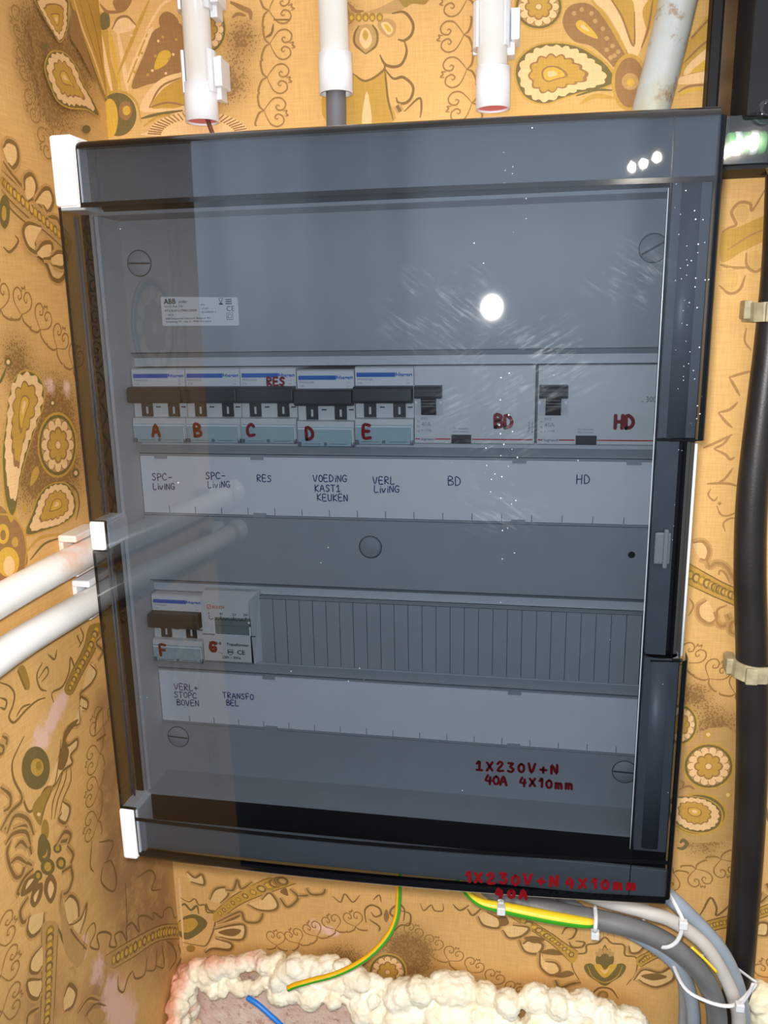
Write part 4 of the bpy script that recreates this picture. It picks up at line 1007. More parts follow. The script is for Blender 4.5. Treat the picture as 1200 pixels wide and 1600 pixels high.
    ('S','l',2.2,'olive',[-68.1,-273.0,-63.1,-291.2,-52.5,-317.7]),
    ('F','l','ochre',[-61.4,-255.1,-55.5,-286.4,-42.2,-312.9,-52.5,-317.7,-65.0,-289.6]),
    ('S','l',2.2,'line',[-56.5,-279.9,-46.3,-285.5,-43.8,-273.1,-50.6,-261.4,-58.1,-260.4]),
    ('S','l',2,'line',[-52.6,-283.1,-41.8,-286.3,-33.7,-281.2,-37.7,-289.6,-45.9,-295.8]),
    ('S','l',1.6,'line',[-44.1,-310.5,-37.6,-301.4,-27.9,-302.0,-27.0,-310.3,-35.4,-315.1,-25.1,-326.3,-25.4,-314.7,-16.1,-319.5,-7.5,-329.8,-11.3,-335.9,-2.0,-344.0,-2.8,-333.8,7.3,-339.2,13.4,-352.4,14.0,-341.6,23.7,-344.7,32.9,-360.6,33.7,-348.0,46.3,-356.5,57.0,-368.8,58.2,-362.8,72.1,-379.4,76.3,-375.7,89.4,-382.6,94.1,-397.3,101.1,-400.3]),
    ('F','l','ochre',[-17.3,-339.3,13.2,-353.8,49.7,-373.0,74.0,-388.0,102.3,-410.5,99.8,-424.3,81.0,-408.3,56.3,-390.8,21.2,-374.0,-10.0,-357.5]),
    ('S','l',1.0,'line',[-17.3,-339.3,13.2,-353.8,49.7,-373.0,74.0,-388.0,102.3,-410.5]),
    ('S','l',1.0,'line',[-10.0,-357.5,21.2,-374.0,56.3,-390.8,81.0,-408.3,99.8,-424.3]),
    ('D','l',[-17.3,-339.3,13.2,-353.8,49.7,-373.0,74.0,-388.0,102.3,-410.5],[-10.0,-357.5,21.2,-374.0,56.3,-390.8,81.0,-408.3,99.8,-424.3]),
    ('S','l',1.5,'line',[-4.0,-369.3,-5.9,-379.0,0.8,-388.5,9.1,-383.0,17.8,-384.2]),
    ('S','l',1.5,'line',[17.5,-385.7,20.4,-394.2,34.4,-402.7,41.3,-391.6]),
    ('S','l',1.5,'line',[37.7,-402.3,52.1,-413.5,58.1,-399.4]),
    ('S','l',1.5,'line',[52.6,-410.5,67.2,-425.3,67.6,-404.0]),
    ('S','l',1.7,'line',[75.8,-436.7,90.6,-437.0,86.2,-420.1,74.5,-404.6]),
    ('S','l',1.7,'line',[89.1,-445.0,100.8,-444.1,96.2,-426.9]),
    ('S','l',3,'line',[-71.8,-324.5,-64.6,-321.2,-57.9,-333.3,-63.7,-339.5,-72.8,-335.1]),
    ('S','l',2,'line',[-58.9,-350.1,-44.9,-351.6,-32.5,-364.9]),
    ('S','l',1.5,'line',[-51.4,-360.4,-37.3,-363.4,-24.5,-377.3]),
    ('F','l','ochre',[-27.2,-384.2,-28.5,-385.7,-31.2,-385.3,-35.0,-383.1,-39.1,-379.4,-43.1,-375.0,-46.2,-370.4,-48.0,-366.3,-48.4,-363.4,-47.2,-361.9,-44.6,-362.2,-41.0,-364.2,-36.9,-367.7,-32.9,-372.1,-29.6,-376.8,-27.6,-381.1]),
    ('S','l',2,'ochre',[-62.4,-310.3,-56.7,-315.4,-56.7,-321.3]),
    ('S','l',1.6,'line',[-9.0,-269.2,-12.4,-280.1,1.3,-298.2,7.9,-292.4,3.3,-273.7,-6.2,-268.3]),
    ('S','l',1.5,'line',[-3.9,-269.9,8.5,-260.7,-10.0,-247.9]),
    ('S','l',1.5,'line',[38.6,-314.0,59.0,-322.6,66.6,-335.1,58.9,-341.1,73.6,-352.5]),
    ('S','l',1.3,'line',[-18.5,-240.5,-24.1,-256.7,-20.8,-264.9]),
    ('S','l',1.0,'line',[19.6,-304.5,15.8,-339.8]),
    ('C','l',24,1,[-121.8,-220.9,-121.7,-245.6,-123.1,-269.5,-127.8,-293.1]),
    ('G',),
    ('F','b','olive',[-52.9,-405.6,-38.6,-396.3,-26.4,-401.1,-28.0,-409.8,-44.6,-423.8,-54.0,-419.7]),
    ('F','b','gold',[-53.0,-406.7,-38.9,-400.6,-34.5,-406.4,-44.0,-416.2,-53.7,-415.3]),
    ('S','b',2.2,'olive',[-50.8,-391.5,-45.6,-386.7,-40.2,-392.3,-34.1,-387.3,-32.8,-395.6]),
    ('S','b',1.6,'line',[-49.0,-380.8,-41.5,-384.0,-35.5,-380.1,-32.1,-386.0,-26.3,-385.3,-24.9,-392.4,-17.3,-393.6,-19.3,-408.6,-27.3,-426.8,-35.2,-429.0,-50.8,-427.8]),
    ('S','b',2.2,'line',[-41.0,-352.8,-33.8,-358.1,-26.9,-354.2,-25.7,-364.4,-38.0,-362.8]),
    ('F','b','olive2',[-39.0,-432.7,-39.5,-434.3,-40.5,-435.7,-42.0,-436.7,-43.7,-437.3,-45.3,-437.2,-46.6,-436.5,-47.5,-435.4,-47.7,-433.9,-47.3,-432.4,-46.2,-431.0,-44.7,-429.9,-43.1,-429.4,-41.4,-429.5,-40.1,-430.1,-39.2,-431.3]),
    ('F','b','gold',[-18.1,-391.6,1.1,-372.5,28.2,-353.9,37.6,-349.7,59.4,-353.2,51.9,-356.5,10.1,-378.6,-16.0,-401.8]),
    ('S','b',1.0,'line',[-18.1,-391.6,1.1,-372.5,28.2,-353.9,37.6,-349.7]),
    ('S','b',1.0,'line',[-16.0,-401.8,10.1,-378.6,51.9,-356.5,59.4,-353.2]),
    ('D','b',[-18.1,-391.6,1.1,-372.5,28.2,-353.9,37.6,-349.7],[-16.0,-401.8,10.1,-378.6,51.9,-356.5,59.4,-353.2]),
    ('S','b',1.8,'line',[-25.2,-383.0,-22.8,-390.1,-16.1,-390.3]),
    ('S','b',2,'line',[-21.1,-379.4,-15.6,-368.3,-5.9,-365.1,-3.6,-372.0,-11.7,-381.4]),
    ('S','b',2,'line',[-6.1,-367.2,1.5,-366.3,5.9,-355.5,9.1,-364.3,19.8,-355.9]),
    ('F','b','line',[-16.1,-404.0,-0.1,-391.4,9.5,-389.1,1.5,-396.4]),
    ('F','b','line',[13.8,-380.2,27.1,-374.4,33.0,-367.6,28.8,-377.3]),
    ('F','b','line',[44.3,-363.1,50.0,-358.4,51.5,-366.3]),
    ('S','b',2.2,'line',[-16.0,-401.8,-0.1,-391.4,7.6,-388.3,10.9,-397.3,22.2,-396.8,27.3,-387.8,23.2,-378.0]),
    ('S','b',2.2,'line',[13.8,-379.2,24.7,-384.0,37.8,-382.4,41.8,-375.7,35.0,-365.3,27.2,-373.4]),
    ('S','b',2.2,'line',[44.0,-369.3,50.9,-377.6,60.6,-367.2,53.6,-358.9]),
    ('S','b',2,'line',[60.6,-365.2,69.8,-363.0,68.3,-356.2]),
    ('S','b',2,'line',[68.3,-356.2,72.6,-362.1,82.5,-360.5,85.4,-355.1]),
    ('S','b',2.4,'line',[-18.4,-409.6,-2.7,-403.3,9.7,-401.6,7.9,-415.6,-3.7,-418.2,-15.1,-416.6]),
    ('F','b','line',[-15.7,-412.4,-2.9,-406.5,6.5,-407.3,-1.6,-414.7]),
    ('S','b',2.6,'line',[-19.1,-419.2,-4.0,-422.5,-6.3,-429.3,-21.8,-430.3,-29.9,-435.8]),
    ('C','b',19.5,1,[28.7,-414.9,49.3,-413.1,66.3,-404.5,81.2,-396.3,95.9,-389.2,118.5,-383.2]),
    ('S','b',1.7,'line',[120.2,-384.0,119.6,-372.0,125.1,-366.2,132.1,-368.4,133.7,-374.2,128.4,-377.3,124.9,-373.3]),
    ('S','b',1.7,'line',[152.9,-378.7,153.9,-367.6,149.6,-362.6,143.5,-366.9,141.6,-372.2,146.0,-375.6,149.5,-370.1]),
    ('F','b','brown',[138.2,-368.6,140.7,-375.3,138.0,-381.7,135.8,-375.9]),
    ('S','b',1.6,'line',[123.0,-380.6,131.7,-386.6,131.6,-391.7]),
    ('S','b',1.3,'line',[126.9,-361.0,132.3,-355.4,133.9,-362.1]),
    ('S','b',1.3,'line',[91.5,-361.4,98.4,-366.6,102.3,-358.0,109.2,-365.2,115.6,-357.4]),
    ('G',),
    ('R','b',12,1,[138.2,-432.3,155.4,-429.7,138.5,-412.7]),
    ('C','b',19.5,1,[150.7,-386.4,163.9,-393.7,184.9,-405.0,206.5,-415.9,226.5,-426.7,247.3,-438.2]),
    ('S','b',1.6,'line',[145.2,-388.9,150.8,-382.8,157.8,-381.8,158.7,-371.0,150.2,-368.5]),
    ('S','b',1.2,'line',[167.3,-359.2,170.4,-365.9,176.5,-359.8,179.6,-364.7,186.5,-363.9,186.5,-356.8]),
    ('F','b','gold',[256.2,-362.8,277.1,-374.9,286.0,-381.5,297.9,-388.6,293.2,-400.8,277.4,-385.3,262.4,-375.1,241.4,-362.1]),
    ('S','b',1.0,'line',[256.2,-362.8,277.1,-374.9,286.0,-381.5,297.9,-388.6]),
    ('S','b',1.0,'line',[241.4,-362.1,262.4,-375.1,277.4,-385.3,293.2,-400.8]),
    ('D','b',[256.2,-362.8,277.1,-374.9,286.0,-381.5,297.9,-388.6],[241.4,-362.1,262.4,-375.1,277.4,-385.3,293.2,-400.8]),
    ('S','b',2.2,'line',[216.0,-365.4,220.6,-373.6,232.7,-374.6,233.3,-365.8,223.5,-360.9]),
    ('F','b','line',[232.5,-365.0,238.4,-362.5,241.5,-369.1,235.6,-372.5]),
    ('S','b',2.2,'line',[236.4,-375.9,241.8,-383.1,252.1,-380.0,257.9,-371.3,244.5,-370.4]),
    ('S','b',2.3,'line',[250.0,-383.8,255.4,-394.6,265.8,-394.9,269.3,-385.6,258.1,-383.6,253.0,-387.8]),
    ('F','b','line',[253.7,-381.5,262.5,-378.6,271.4,-380.9,262.6,-385.6]),
    ('S','b',2.3,'line',[267.3,-393.8,268.4,-407.9,276.7,-414.8,284.0,-410.1,280.8,-402.6,271.9,-402.0]),
    ('F','b','line',[267.3,-393.8,277.5,-388.9,286.4,-392.9,277.6,-395.0]),
    ('S','b',2.3,'line',[280.6,-418.7,284.5,-426.2,293.2,-421.3,301.2,-418.3]),
    ('F','b','line',[279.7,-415.2,289.8,-408.4,295.8,-411.1,287.1,-415.9]),
    ('S','b',1.6,'line',[194.9,-356.6,200.9,-361.7,208.5,-355.8]),
    ('S','b',1.8,'line',[207.0,-359.5,211.5,-365.1,218.2,-358.1]),
    ('S','b',1.8,'line',[284.3,-373.9,288.4,-366.4,295.7,-367.2,293.8,-375.2,289.6,-378.4]),
    ('S','b',1.8,'line',[290.4,-380.1,293.4,-384.9,300.7,-383.9,302.7,-379.2,295.4,-379.0]),
    ('G',),
    ('S','b',1.6,'line',[301.3,-419.1,294.0,-404.8,294.6,-393.0,304.1,-389.3,304.8,-381.8,313.2,-378.8,318.7,-372.4,324.5,-377.3,334.0,-377.8,335.4,-387.3,343.9,-388.4,344.6,-402.1,337.7,-416.0]),
    ('F','b','olive',[320.7,-419.3,313.8,-415.6,307.2,-411.1,303.5,-404.6,304.5,-400.5,308.3,-399.0,311.8,-400.4,313.8,-400.8,312.4,-396.3,312.6,-391.6,314.7,-387.4,316.9,-384.1,319.0,-379.4,321.4,-383.5,324.0,-386.1,326.4,-389.7,326.8,-394.2,325.9,-399.0,328.1,-398.0,331.4,-395.7,335.3,-396.1,336.6,-399.8,333.5,-407.2,327.1,-413.6]),
    ('S','b',0.9,'gold',[306.1,-401.9,310.7,-411.8,320.5,-416.0,329.8,-409.0,333.8,-397.9]),
    ('F','b','ochre',[314.8,-387.6,315.6,-388.2,316.3,-389.0,316.6,-389.9,316.5,-390.6,316.0,-391.2,315.3,-391.4,314.4,-391.4,313.4,-391.0,312.6,-390.4,311.9,-389.6,311.7,-388.8,311.7,-388.0,312.2,-387.5,312.9,-387.2,313.8,-387.3]),
    ('F','b','ochre',[317.5,-385.2,317.9,-386.3,318.1,-387.4,318.0,-388.3,317.7,-388.9,317.1,-389.1,316.3,-388.9,315.6,-388.3,314.9,-387.4,314.5,-386.3,314.3,-385.3,314.4,-384.3,314.8,-383.7,315.4,-383.5,316.1,-383.7,316.8,-384.3]),
    ('F','b','ochre',[320.7,-384.7,320.6,-385.9,320.4,-387.0,319.9,-387.8,319.3,-388.1,318.7,-388.0,318.2,-387.3,317.9,-386.3,317.7,-385.1,317.7,-383.9,318.0,-382.8,318.5,-382.0,319.1,-381.7,319.6,-381.9,320.2,-382.5,320.5,-383.5]),
    ('F','b','ochre',[323.6,-386.2,323.0,-387.3,322.4,-388.1,321.7,-388.5,321.1,-388.4,320.6,-387.9,320.5,-387.1,320.6,-385.9,320.9,-384.7,321.5,-383.7,322.2,-382.9,322.9,-382.5,323.5,-382.5,323.9,-383.0,324.1,-383.9,324.0,-385.0]),
    ('F','b','ochre',[325.4,-389.3,324.5,-390.0,323.6,-390.3,322.9,-390.2,322.4,-389.8,322.2,-389.1,322.4,-388.2,323.0,-387.2,323.8,-386.4,324.7,-385.7,325.6,-385.4,326.3,-385.5,326.8,-385.9,326.9,-386.6,326.7,-387.5,326.2,-388.5]),
    ('F','b','gold2',[320.3,-411.5,311.3,-401.1,316.0,-398.8,320.0,-403.4,324.5,-397.6,329.3,-398.5]),
    ('F','b','cream',[320.2,-407.6,316.1,-402.8,320.0,-404.5,323.7,-401.0]),
    ('S','b',1.3,'ochre',[312.1,-373.2,316.5,-365.8,317.7,-372.5]),
    ('S','b',1.3,'ochre',[326.2,-372.0,323.1,-364.9,320.5,-371.0]),
    ('F','b','olive2',[324.1,-428.0,323.9,-429.8,322.9,-431.5,321.5,-432.8,319.7,-433.4,317.9,-433.3,316.4,-432.5,315.3,-431.1,314.9,-429.4,315.2,-427.5,316.1,-425.8,317.6,-424.6,319.3,-423.9,321.1,-424.0,322.6,-424.8,323.7,-426.2]),
    ('F','b','ochre',[321.8,-428.3,321.7,-429.2,321.2,-430.1,320.5,-430.7,319.6,-431.0,318.7,-431.0,318.0,-430.6,317.4,-429.9,317.2,-429.0,317.4,-428.1,317.8,-427.2,318.6,-426.6,319.4,-426.3,320.3,-426.4,321.1,-426.7,321.6,-427.4]),
    ('S','b',1.8,'line',[309.6,-430.9,315.0,-422.9,320.7,-420.9,326.6,-422.4,331.7,-429.9]),
    ('F','b','gold',[343.9,-388.8,352.9,-381.4,363.6,-373.1,369.5,-380.2,357.0,-388.8,347.8,-397.0]),
    ('S','b',1.0,'line',[343.9,-388.8,352.9,-381.4,363.6,-373.1]),
    ('S','b',1.0,'line',[347.8,-397.0,357.0,-388.8,369.5,-380.2]),
    ('D','b',[343.9,-388.8,352.9,-381.4,363.6,-373.1],[347.8,-397.0,357.0,-388.8,369.5,-380.2]),
    ('S','b',2,'line',[337.8,-377.7,340.0,-384.3,346.4,-382.3,350.6,-372.6,343.0,-370.6]),
    ('S','b',1.4,'line',[346.0,-392.7,351.2,-385.0]),
    ('S','b',2.2,'line',[343.2,-410.5,350.1,-399.0,363.3,-399.9,372.2,-393.5,373.8,-404.8,362.2,-414.0,352.7,-412.6,346.9,-408.8]),
    ('F','b','line',[348.5,-405.0,359.6,-401.1,369.1,-403.2,358.1,-408.3]),
    ('S','b',1.7,'line',[388.4,-346.2,392.3,-336.9,396.9,-325.4,401.9,-333.5,402.4,-341.1,409.8,-332.5,412.0,-325.7]),
    ('F','b','gold',[390.5,-349.9,401.7,-344.1,415.6,-338.3,418.1,-348.5,406.0,-352.8,397.3,-357.3]),
    ('S','b',1.0,'line',[390.5,-349.9,401.7,-344.1,415.6,-338.3]),
    ('S','b',1.0,'line',[397.3,-357.3,406.0,-352.8,418.1,-348.5]),
    ('D','b',[390.5,-349.9,401.7,-344.1,415.6,-338.3],[397.3,-357.3,406.0,-352.8,418.1,-348.5]),
    ('F','b','gold',[429.3,-332.6,435.9,-328.1,445.8,-321.9,446.7,-332.2,438.4,-337.1,431.7,-341.0]),
    ('S','b',1.0,'line',[429.3,-332.6,435.9,-328.1,445.8,-321.9]),
    ('S','b',1.0,'line',[431.7,-341.0,438.4,-337.1,446.7,-332.2]),
    ('D','b',[429.3,-332.6,435.9,-328.1,445.8,-321.9],[431.7,-341.0,438.4,-337.1,446.7,-332.2]),
    ('S','b',2.2,'line',[432.4,-349.3,434.5,-343.5,440.7,-343.8,440.7,-353.6,433.7,-354.6]),
    ('S','b',2,'line',[430.1,-321.3,433.2,-316.6,433.0,-325.2,438.6,-318.1]),
    ('C','b',24,1,[437.9,-395.3,447.9,-387.1]),
    ('G',),
    ('F','b','gold',[360.4,-52.2,378.0,-61.8,387.4,-66.9,400.7,-72.6,401.8,-86.0,389.7,-80.8,381.7,-77.5,361.4,-67.9]),
    ('S','b',1.0,'line',[360.4,-52.2,378.0,-61.8,387.4,-66.9,400.7,-72.6]),
    ('S','b',1.0,'line',[361.4,-67.9,381.7,-77.5,389.7,-80.8,401.8,-86.0]),
    ('D','b',[360.4,-52.2,378.0,-61.8,387.4,-66.9,400.7,-72.6],[361.4,-67.9,381.7,-77.5,389.7,-80.8,401.8,-86.0]),
    ('S','b',2.4,'ochre3',[364.7,-38.1,371.7,-37.1,376.0,-43.4,374.6,-50.5,370.4,-49.5]),
    ('S','b',2.4,'ochre3',[375.2,-50.5,377.5,-55.4,381.4,-52.4,387.8,-54.3,394.3,-64.0,395.0,-68.3]),
    ('S','b',1.6,'ochre3',[383.8,-61.6,384.8,-58.0,388.2,-60.0,391.9,-67.0]),
    ('S','b',2.4,'ochre3',[377.3,-80.6,372.0,-85.2,372.9,-93.3,379.8,-98.1,384.5,-94.9,382.5,-89.1]),
    ('S','b',2.4,'ochre3',[384.5,-95.6,388.5,-99.8,394.2,-96.6,391.7,-90.1]),
    ('S','b',2.2,'ochre3',[399.2,-94.2,394.9,-97.3,394.7,-103.2,399.4,-105.9]),
    ('S','b',1.8,'ochre3',[385.5,-94.8,385.0,-87.5,391.2,-83.6]),
    ('S','b',1.4,'ochre3',[365.4,-79.7,368.4,-85.4,365.6,-92.9]),
    ('C','b',21,1,[359.3,-120.1,374.7,-129.7,392.9,-142.2,406.7,-148.9]),
    ('S','b',1.8,'ochre3',[374.1,29.4,380.1,32.8,384.6,39.1]),
    ('S','b',1.8,'ochre3',[374.1,29.4,381.9,25.5,385.2,22.2,388.3,23.6]),
    ('S','b',1.8,'ochre3',[378.3,5.2,383.1,8.7,387.6,16.2]),
    ('S','b',1.8,'ochre3',[371.4,4.8,378.3,5.2,385.9,5.1,392.3,3.1]),
    ('S','b',1.3,'ochre3',[374.2,1.3,372.8,-3.1,376.7,-7.1,379.3,-4.3]),
    ('S','b',1.3,'ochre3',[378.8,-10.5,382.5,-17.3,388.8,-17.1,393.0,-13.6]),
    ('S','b',1.3,'ochre3',[385.9,-29.0,384.2,-23.5,387.8,-19.9,392.8,-19.1]),
    ('F','b','ochre3',[381.8,-9.0,381.7,-9.5,381.5,-9.9,381.1,-10.2,380.7,-10.3,380.3,-10.2,379.9,-10.0,379.6,-9.6,379.5,-9.1,379.5,-8.6,379.8,-8.2,380.1,-7.9,380.5,-7.8,381.0,-7.9,381.4,-8.2,381.6,-8.6]),
    ('G',),
    ('F','b','gold',[369.3,154.0,369.2,171.6,377.1,173.6,396.4,181.5,402.4,184.2,403.6,170.4,381.7,158.4,375.1,153.9]),
    ('S','b',1.9,'ochre3',[369.2,171.6,373.6,174.0,377.5,175.9,374.1,183.5,378.8,189.1,385.1,188.2,386.8,184.2,394.9,199.2]),
    ('S','b',1.9,'ochre3',[385.2,158.2,386.1,150.0,391.9,146.1,396.8,150.3,398.4,157.8]),
    ('S','b',1.9,'ochre3',[369.5,151.1,376.7,149.1,386.0,148.8]),
    ('S','b',1.9,'ochre3',[369.9,138.0,376.7,132.7,383.0,135.3,385.7,144.1]),
    ('F','b','ochre2',[381.3,141.9,381.1,139.1,380.1,136.8,378.5,135.3,376.6,134.8,374.5,135.4,372.7,137.0,371.4,139.4,370.8,142.1,371.0,144.9,371.9,147.1,373.5,148.6,375.5,149.1,377.5,148.5,379.4,146.9,380.7,144.6]),
    ('F','b','ochre2',[395.4,153.3,395.2,151.0,394.4,149.2,393.0,147.9,391.2,147.5,389.4,148.0,387.8,149.3,386.7,151.3,386.2,153.5,386.3,155.8,387.2,157.6,388.6,158.9,390.3,159.3,392.1,158.8,393.7,157.5,394.8,155.5]),
    ('F','b','ochre2',[384.8,182.6,384.6,180.4,383.8,178.5,382.5,177.3,380.9,177.0,379.2,177.5,377.7,178.8,376.6,180.7,376.1,182.9,376.2,185.1,377.0,186.9,378.3,188.1,380.0,188.5,381.7,188.0,383.2,186.7,384.3,184.8]),
    ('S','b',1.2,'ochre3',[373.5,160.4,386.7,168.7,397.1,172.9]),
    ('S','b',1.9,'ochre3',[380.2,77.8,387.8,80.3,394.8,82.1]),
    ('S','b',1.9,'ochre3',[380.8,77.8,384.3,72.2,388.3,65.6]),
    ('S','b',1.9,'ochre3',[375.3,54.2,382.4,56.3,387.5,61.4]),
    ('S','b',1.9,'ochre3',[375.3,54.2,380.6,48.0,385.2,43.9]),
    ('S','b',1.9,'ochre3',[367.3,29.8,375.6,33.8,385.5,39.3]),
    ('S','b',1.4,'ochre3',[393.1,95.7,388.5,101.9,389.0,110.5]),
    ('G',),
    ('F','b','ochre',[366.7,-197.4,406.8,-184.2,413.6,-273.0,407.1,-273.7,369.2,-272.4]),
    ('R','b',14,1,[365.0,-179.3,377.8,-178.4,364.0,-162.1]),
    ('R','b',14,1,[387.5,-212.1,406.0,-210.5,386.2,-192.5]),
    ('F','b','gold',[403.7,-251.1,402.7,-258.3,398.6,-264.8,392.1,-269.5,384.2,-271.8,376.1,-271.2,369.0,-267.9,364.0,-262.3,361.9,-255.3,363.1,-248.0,367.3,-241.6,373.9,-236.9,381.7,-234.8,389.8,-235.4,396.7,-238.7,401.6,-244.2]),
    ('F','b','olive',[402.0,-251.3,401.0,-257.8,397.2,-263.6,391.2,-267.9,383.9,-270.0,376.3,-269.5,369.8,-266.5,365.2,-261.4,363.3,-255.1,364.4,-248.6,368.3,-242.8,374.3,-238.6,381.6,-236.6,389.1,-237.2,395.5,-240.1,400.1,-245.1]),
    ('P','b',[380.1,-250.8],[360.7,-244.2,367.1,-239.7,378.1,-238.6,389.3,-240.2,397.3,-245.9,400.1,-253.4,397.5,-262.9,387.9,-268.5,375.6,-267.8,366.3,-262.1,361.5,-257.3]),
    ('F','b','gold',[388.3,-185.6,388.1,-186.9,387.6,-188.0,386.8,-188.7,385.7,-189.1,384.6,-188.9,383.7,-188.3,383.0,-187.3,382.7,-186.1,382.8,-184.8,383.4,-183.7,384.2,-182.9,385.3,-182.6,386.3,-182.8,387.3,-183.4,388.0,-184.4]),
    ('F','b','cream',[386.9,-185.7,386.8,-186.4,386.5,-186.9,386.1,-187.3,385.6,-187.5,385.1,-187.4,384.6,-187.1,384.2,-186.6,384.1,-186.0,384.2,-185.3,384.4,-184.8,384.8,-184.4,385.4,-184.2,385.9,-184.3,386.4,-184.6,386.7,-185.1]),
    ('F','b','gold',[405.9,-234.4,405.7,-235.7,405.2,-236.9,404.4,-237.7,403.3,-238.0,402.2,-237.9,401.2,-237.3,400.6,-236.2,400.3,-235.0,400.4,-233.7,400.9,-232.6,401.8,-231.8,402.8,-231.4,403.9,-231.5,404.9,-232.2,405.6,-233.2]),
    ('F','b','cream',[404.5,-234.6,404.4,-235.2,404.1,-235.8,403.7,-236.2,403.2,-236.4,402.6,-236.3,402.2,-236.0,401.8,-235.5,401.7,-234.8,401.7,-234.2,402.0,-233.6,402.4,-233.2,402.9,-233.1,403.5,-233.1,404.0,-233.4,404.3,-234.0]),
    ('S','b',3,'olive',[369.3,-283.8,373.3,-284.1,376.4,-279.7,373.4,-276.7,371.3,-279.6]),
    ('S','b',2,'brown',[367.8,-233.1,374.3,-229.9,378.8,-232.1]),
    ('S','b',1.6,'brown',[367.9,-225.4,370.8,-227.7,369.9,-231.0]),
    ('C','b',21,-1,[357.5,-304.8,368.1,-311.1,378.7,-307.8,390.3,-303.1,400.4,-296.5,412.7,-290.4]),
    ('G',),
    ('S','b',1.6,'line',[430.5,-240.0,433.1,-252.7,436.2,-257.5]),
    ('S','b',2,'line',[436.7,-307.7,440.0,-314.1]),
    ('G',),
    ('S','b',2.2,'cream',[-48.9,-360.5,-49.4,-385.6,-50.0,-431.5]),
]
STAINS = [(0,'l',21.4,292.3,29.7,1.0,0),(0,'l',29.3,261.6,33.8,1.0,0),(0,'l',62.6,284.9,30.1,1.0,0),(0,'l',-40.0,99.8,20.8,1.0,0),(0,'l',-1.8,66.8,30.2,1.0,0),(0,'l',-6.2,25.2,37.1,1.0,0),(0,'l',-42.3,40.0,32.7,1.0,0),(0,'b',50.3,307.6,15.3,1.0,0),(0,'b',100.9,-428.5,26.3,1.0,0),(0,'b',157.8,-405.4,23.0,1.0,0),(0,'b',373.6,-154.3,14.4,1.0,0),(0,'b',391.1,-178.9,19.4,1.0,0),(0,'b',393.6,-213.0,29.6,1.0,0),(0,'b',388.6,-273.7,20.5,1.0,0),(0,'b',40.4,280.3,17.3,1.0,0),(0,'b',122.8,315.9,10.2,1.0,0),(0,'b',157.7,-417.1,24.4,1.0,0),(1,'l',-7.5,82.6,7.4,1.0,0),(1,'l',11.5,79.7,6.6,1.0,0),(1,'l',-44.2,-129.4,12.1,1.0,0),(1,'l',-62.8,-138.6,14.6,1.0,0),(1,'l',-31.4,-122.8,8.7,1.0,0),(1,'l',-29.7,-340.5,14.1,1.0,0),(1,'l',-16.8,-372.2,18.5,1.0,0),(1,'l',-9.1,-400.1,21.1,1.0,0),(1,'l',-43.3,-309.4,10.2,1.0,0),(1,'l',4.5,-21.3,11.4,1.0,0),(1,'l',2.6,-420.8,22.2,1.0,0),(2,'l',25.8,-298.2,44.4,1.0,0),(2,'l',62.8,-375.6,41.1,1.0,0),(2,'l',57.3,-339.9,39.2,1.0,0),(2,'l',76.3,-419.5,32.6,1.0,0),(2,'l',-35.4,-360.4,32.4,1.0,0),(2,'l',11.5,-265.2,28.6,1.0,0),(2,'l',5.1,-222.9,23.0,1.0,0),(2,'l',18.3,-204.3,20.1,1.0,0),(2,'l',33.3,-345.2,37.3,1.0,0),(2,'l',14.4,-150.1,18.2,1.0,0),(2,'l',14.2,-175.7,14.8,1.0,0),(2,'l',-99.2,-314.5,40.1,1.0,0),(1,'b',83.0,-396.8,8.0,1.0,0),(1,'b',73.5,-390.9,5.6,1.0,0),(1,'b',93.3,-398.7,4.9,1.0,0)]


def paper_wall(side, name, a0, a1, z0, z1, thick, extra=()):
    pp = Paper(side)
    # papered face, in a fine grid that carries the stain masks
    st = 5.0
    na, nz = int((a1-a0)/st), int((z1-z0)/st)
    V_ = []; F_ = []
    for j in range(nz+1):
        for i in range(na+1):
            a = a0+(a1-a0)*i/na; z = z0+(z1-z0)*j/nz
            V_.append((a, YW, z) if side == 'b' else (XW, a, z))
    for j in range(nz):
        for i in range(na):
            q = j*(na+1)+i
            F_.append((q, q+1, q+na+2, q+na+1))
    pp.mb.add(V_, F_, 0)
    ngrid = len(V_)
    if side == 'b':
        pp.mb.add([(a0, YW, z0), (a1, YW, z0), (a1, YW, z1), (a0, YW, z1), (a0, YW+thick, z0), (a1, YW+thick, z0), (a1, YW+thick, z1), (a0, YW+thick, z1)],
                  [(4, 7, 6, 5), (0, 4, 5, 1), (2, 6, 7, 3), (0, 3, 7, 4), (1, 5, 6, 2)], 0)
    else:
        pp.mb.add([(XW, a0, z0), (XW, a1, z0), (XW, a1, z1), (XW, a0, z1), (XW-thick, a0, z0), (XW-thick, a1, z0), (XW-thick, a1, z1), (XW-thick, a0, z1)],
                  [(4, 7, 6, 5), (0, 4, 5, 1), (2, 6, 7, 3), (0, 3, 7, 4), (1, 5, 6, 2)], 0)
    pp.draw(extra)
    pp.draw(WALL)
    o = pp.mb.build(name, [W[k] for k in WKEYS], auto=False)
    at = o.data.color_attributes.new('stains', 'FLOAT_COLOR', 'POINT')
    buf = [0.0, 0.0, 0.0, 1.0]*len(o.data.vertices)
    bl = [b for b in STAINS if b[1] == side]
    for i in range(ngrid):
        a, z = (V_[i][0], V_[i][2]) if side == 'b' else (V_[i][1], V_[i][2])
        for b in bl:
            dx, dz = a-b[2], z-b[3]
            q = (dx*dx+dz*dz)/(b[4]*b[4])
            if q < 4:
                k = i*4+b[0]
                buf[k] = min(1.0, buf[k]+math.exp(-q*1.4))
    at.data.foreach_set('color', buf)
    o['kind'] = 'structure'
    return o
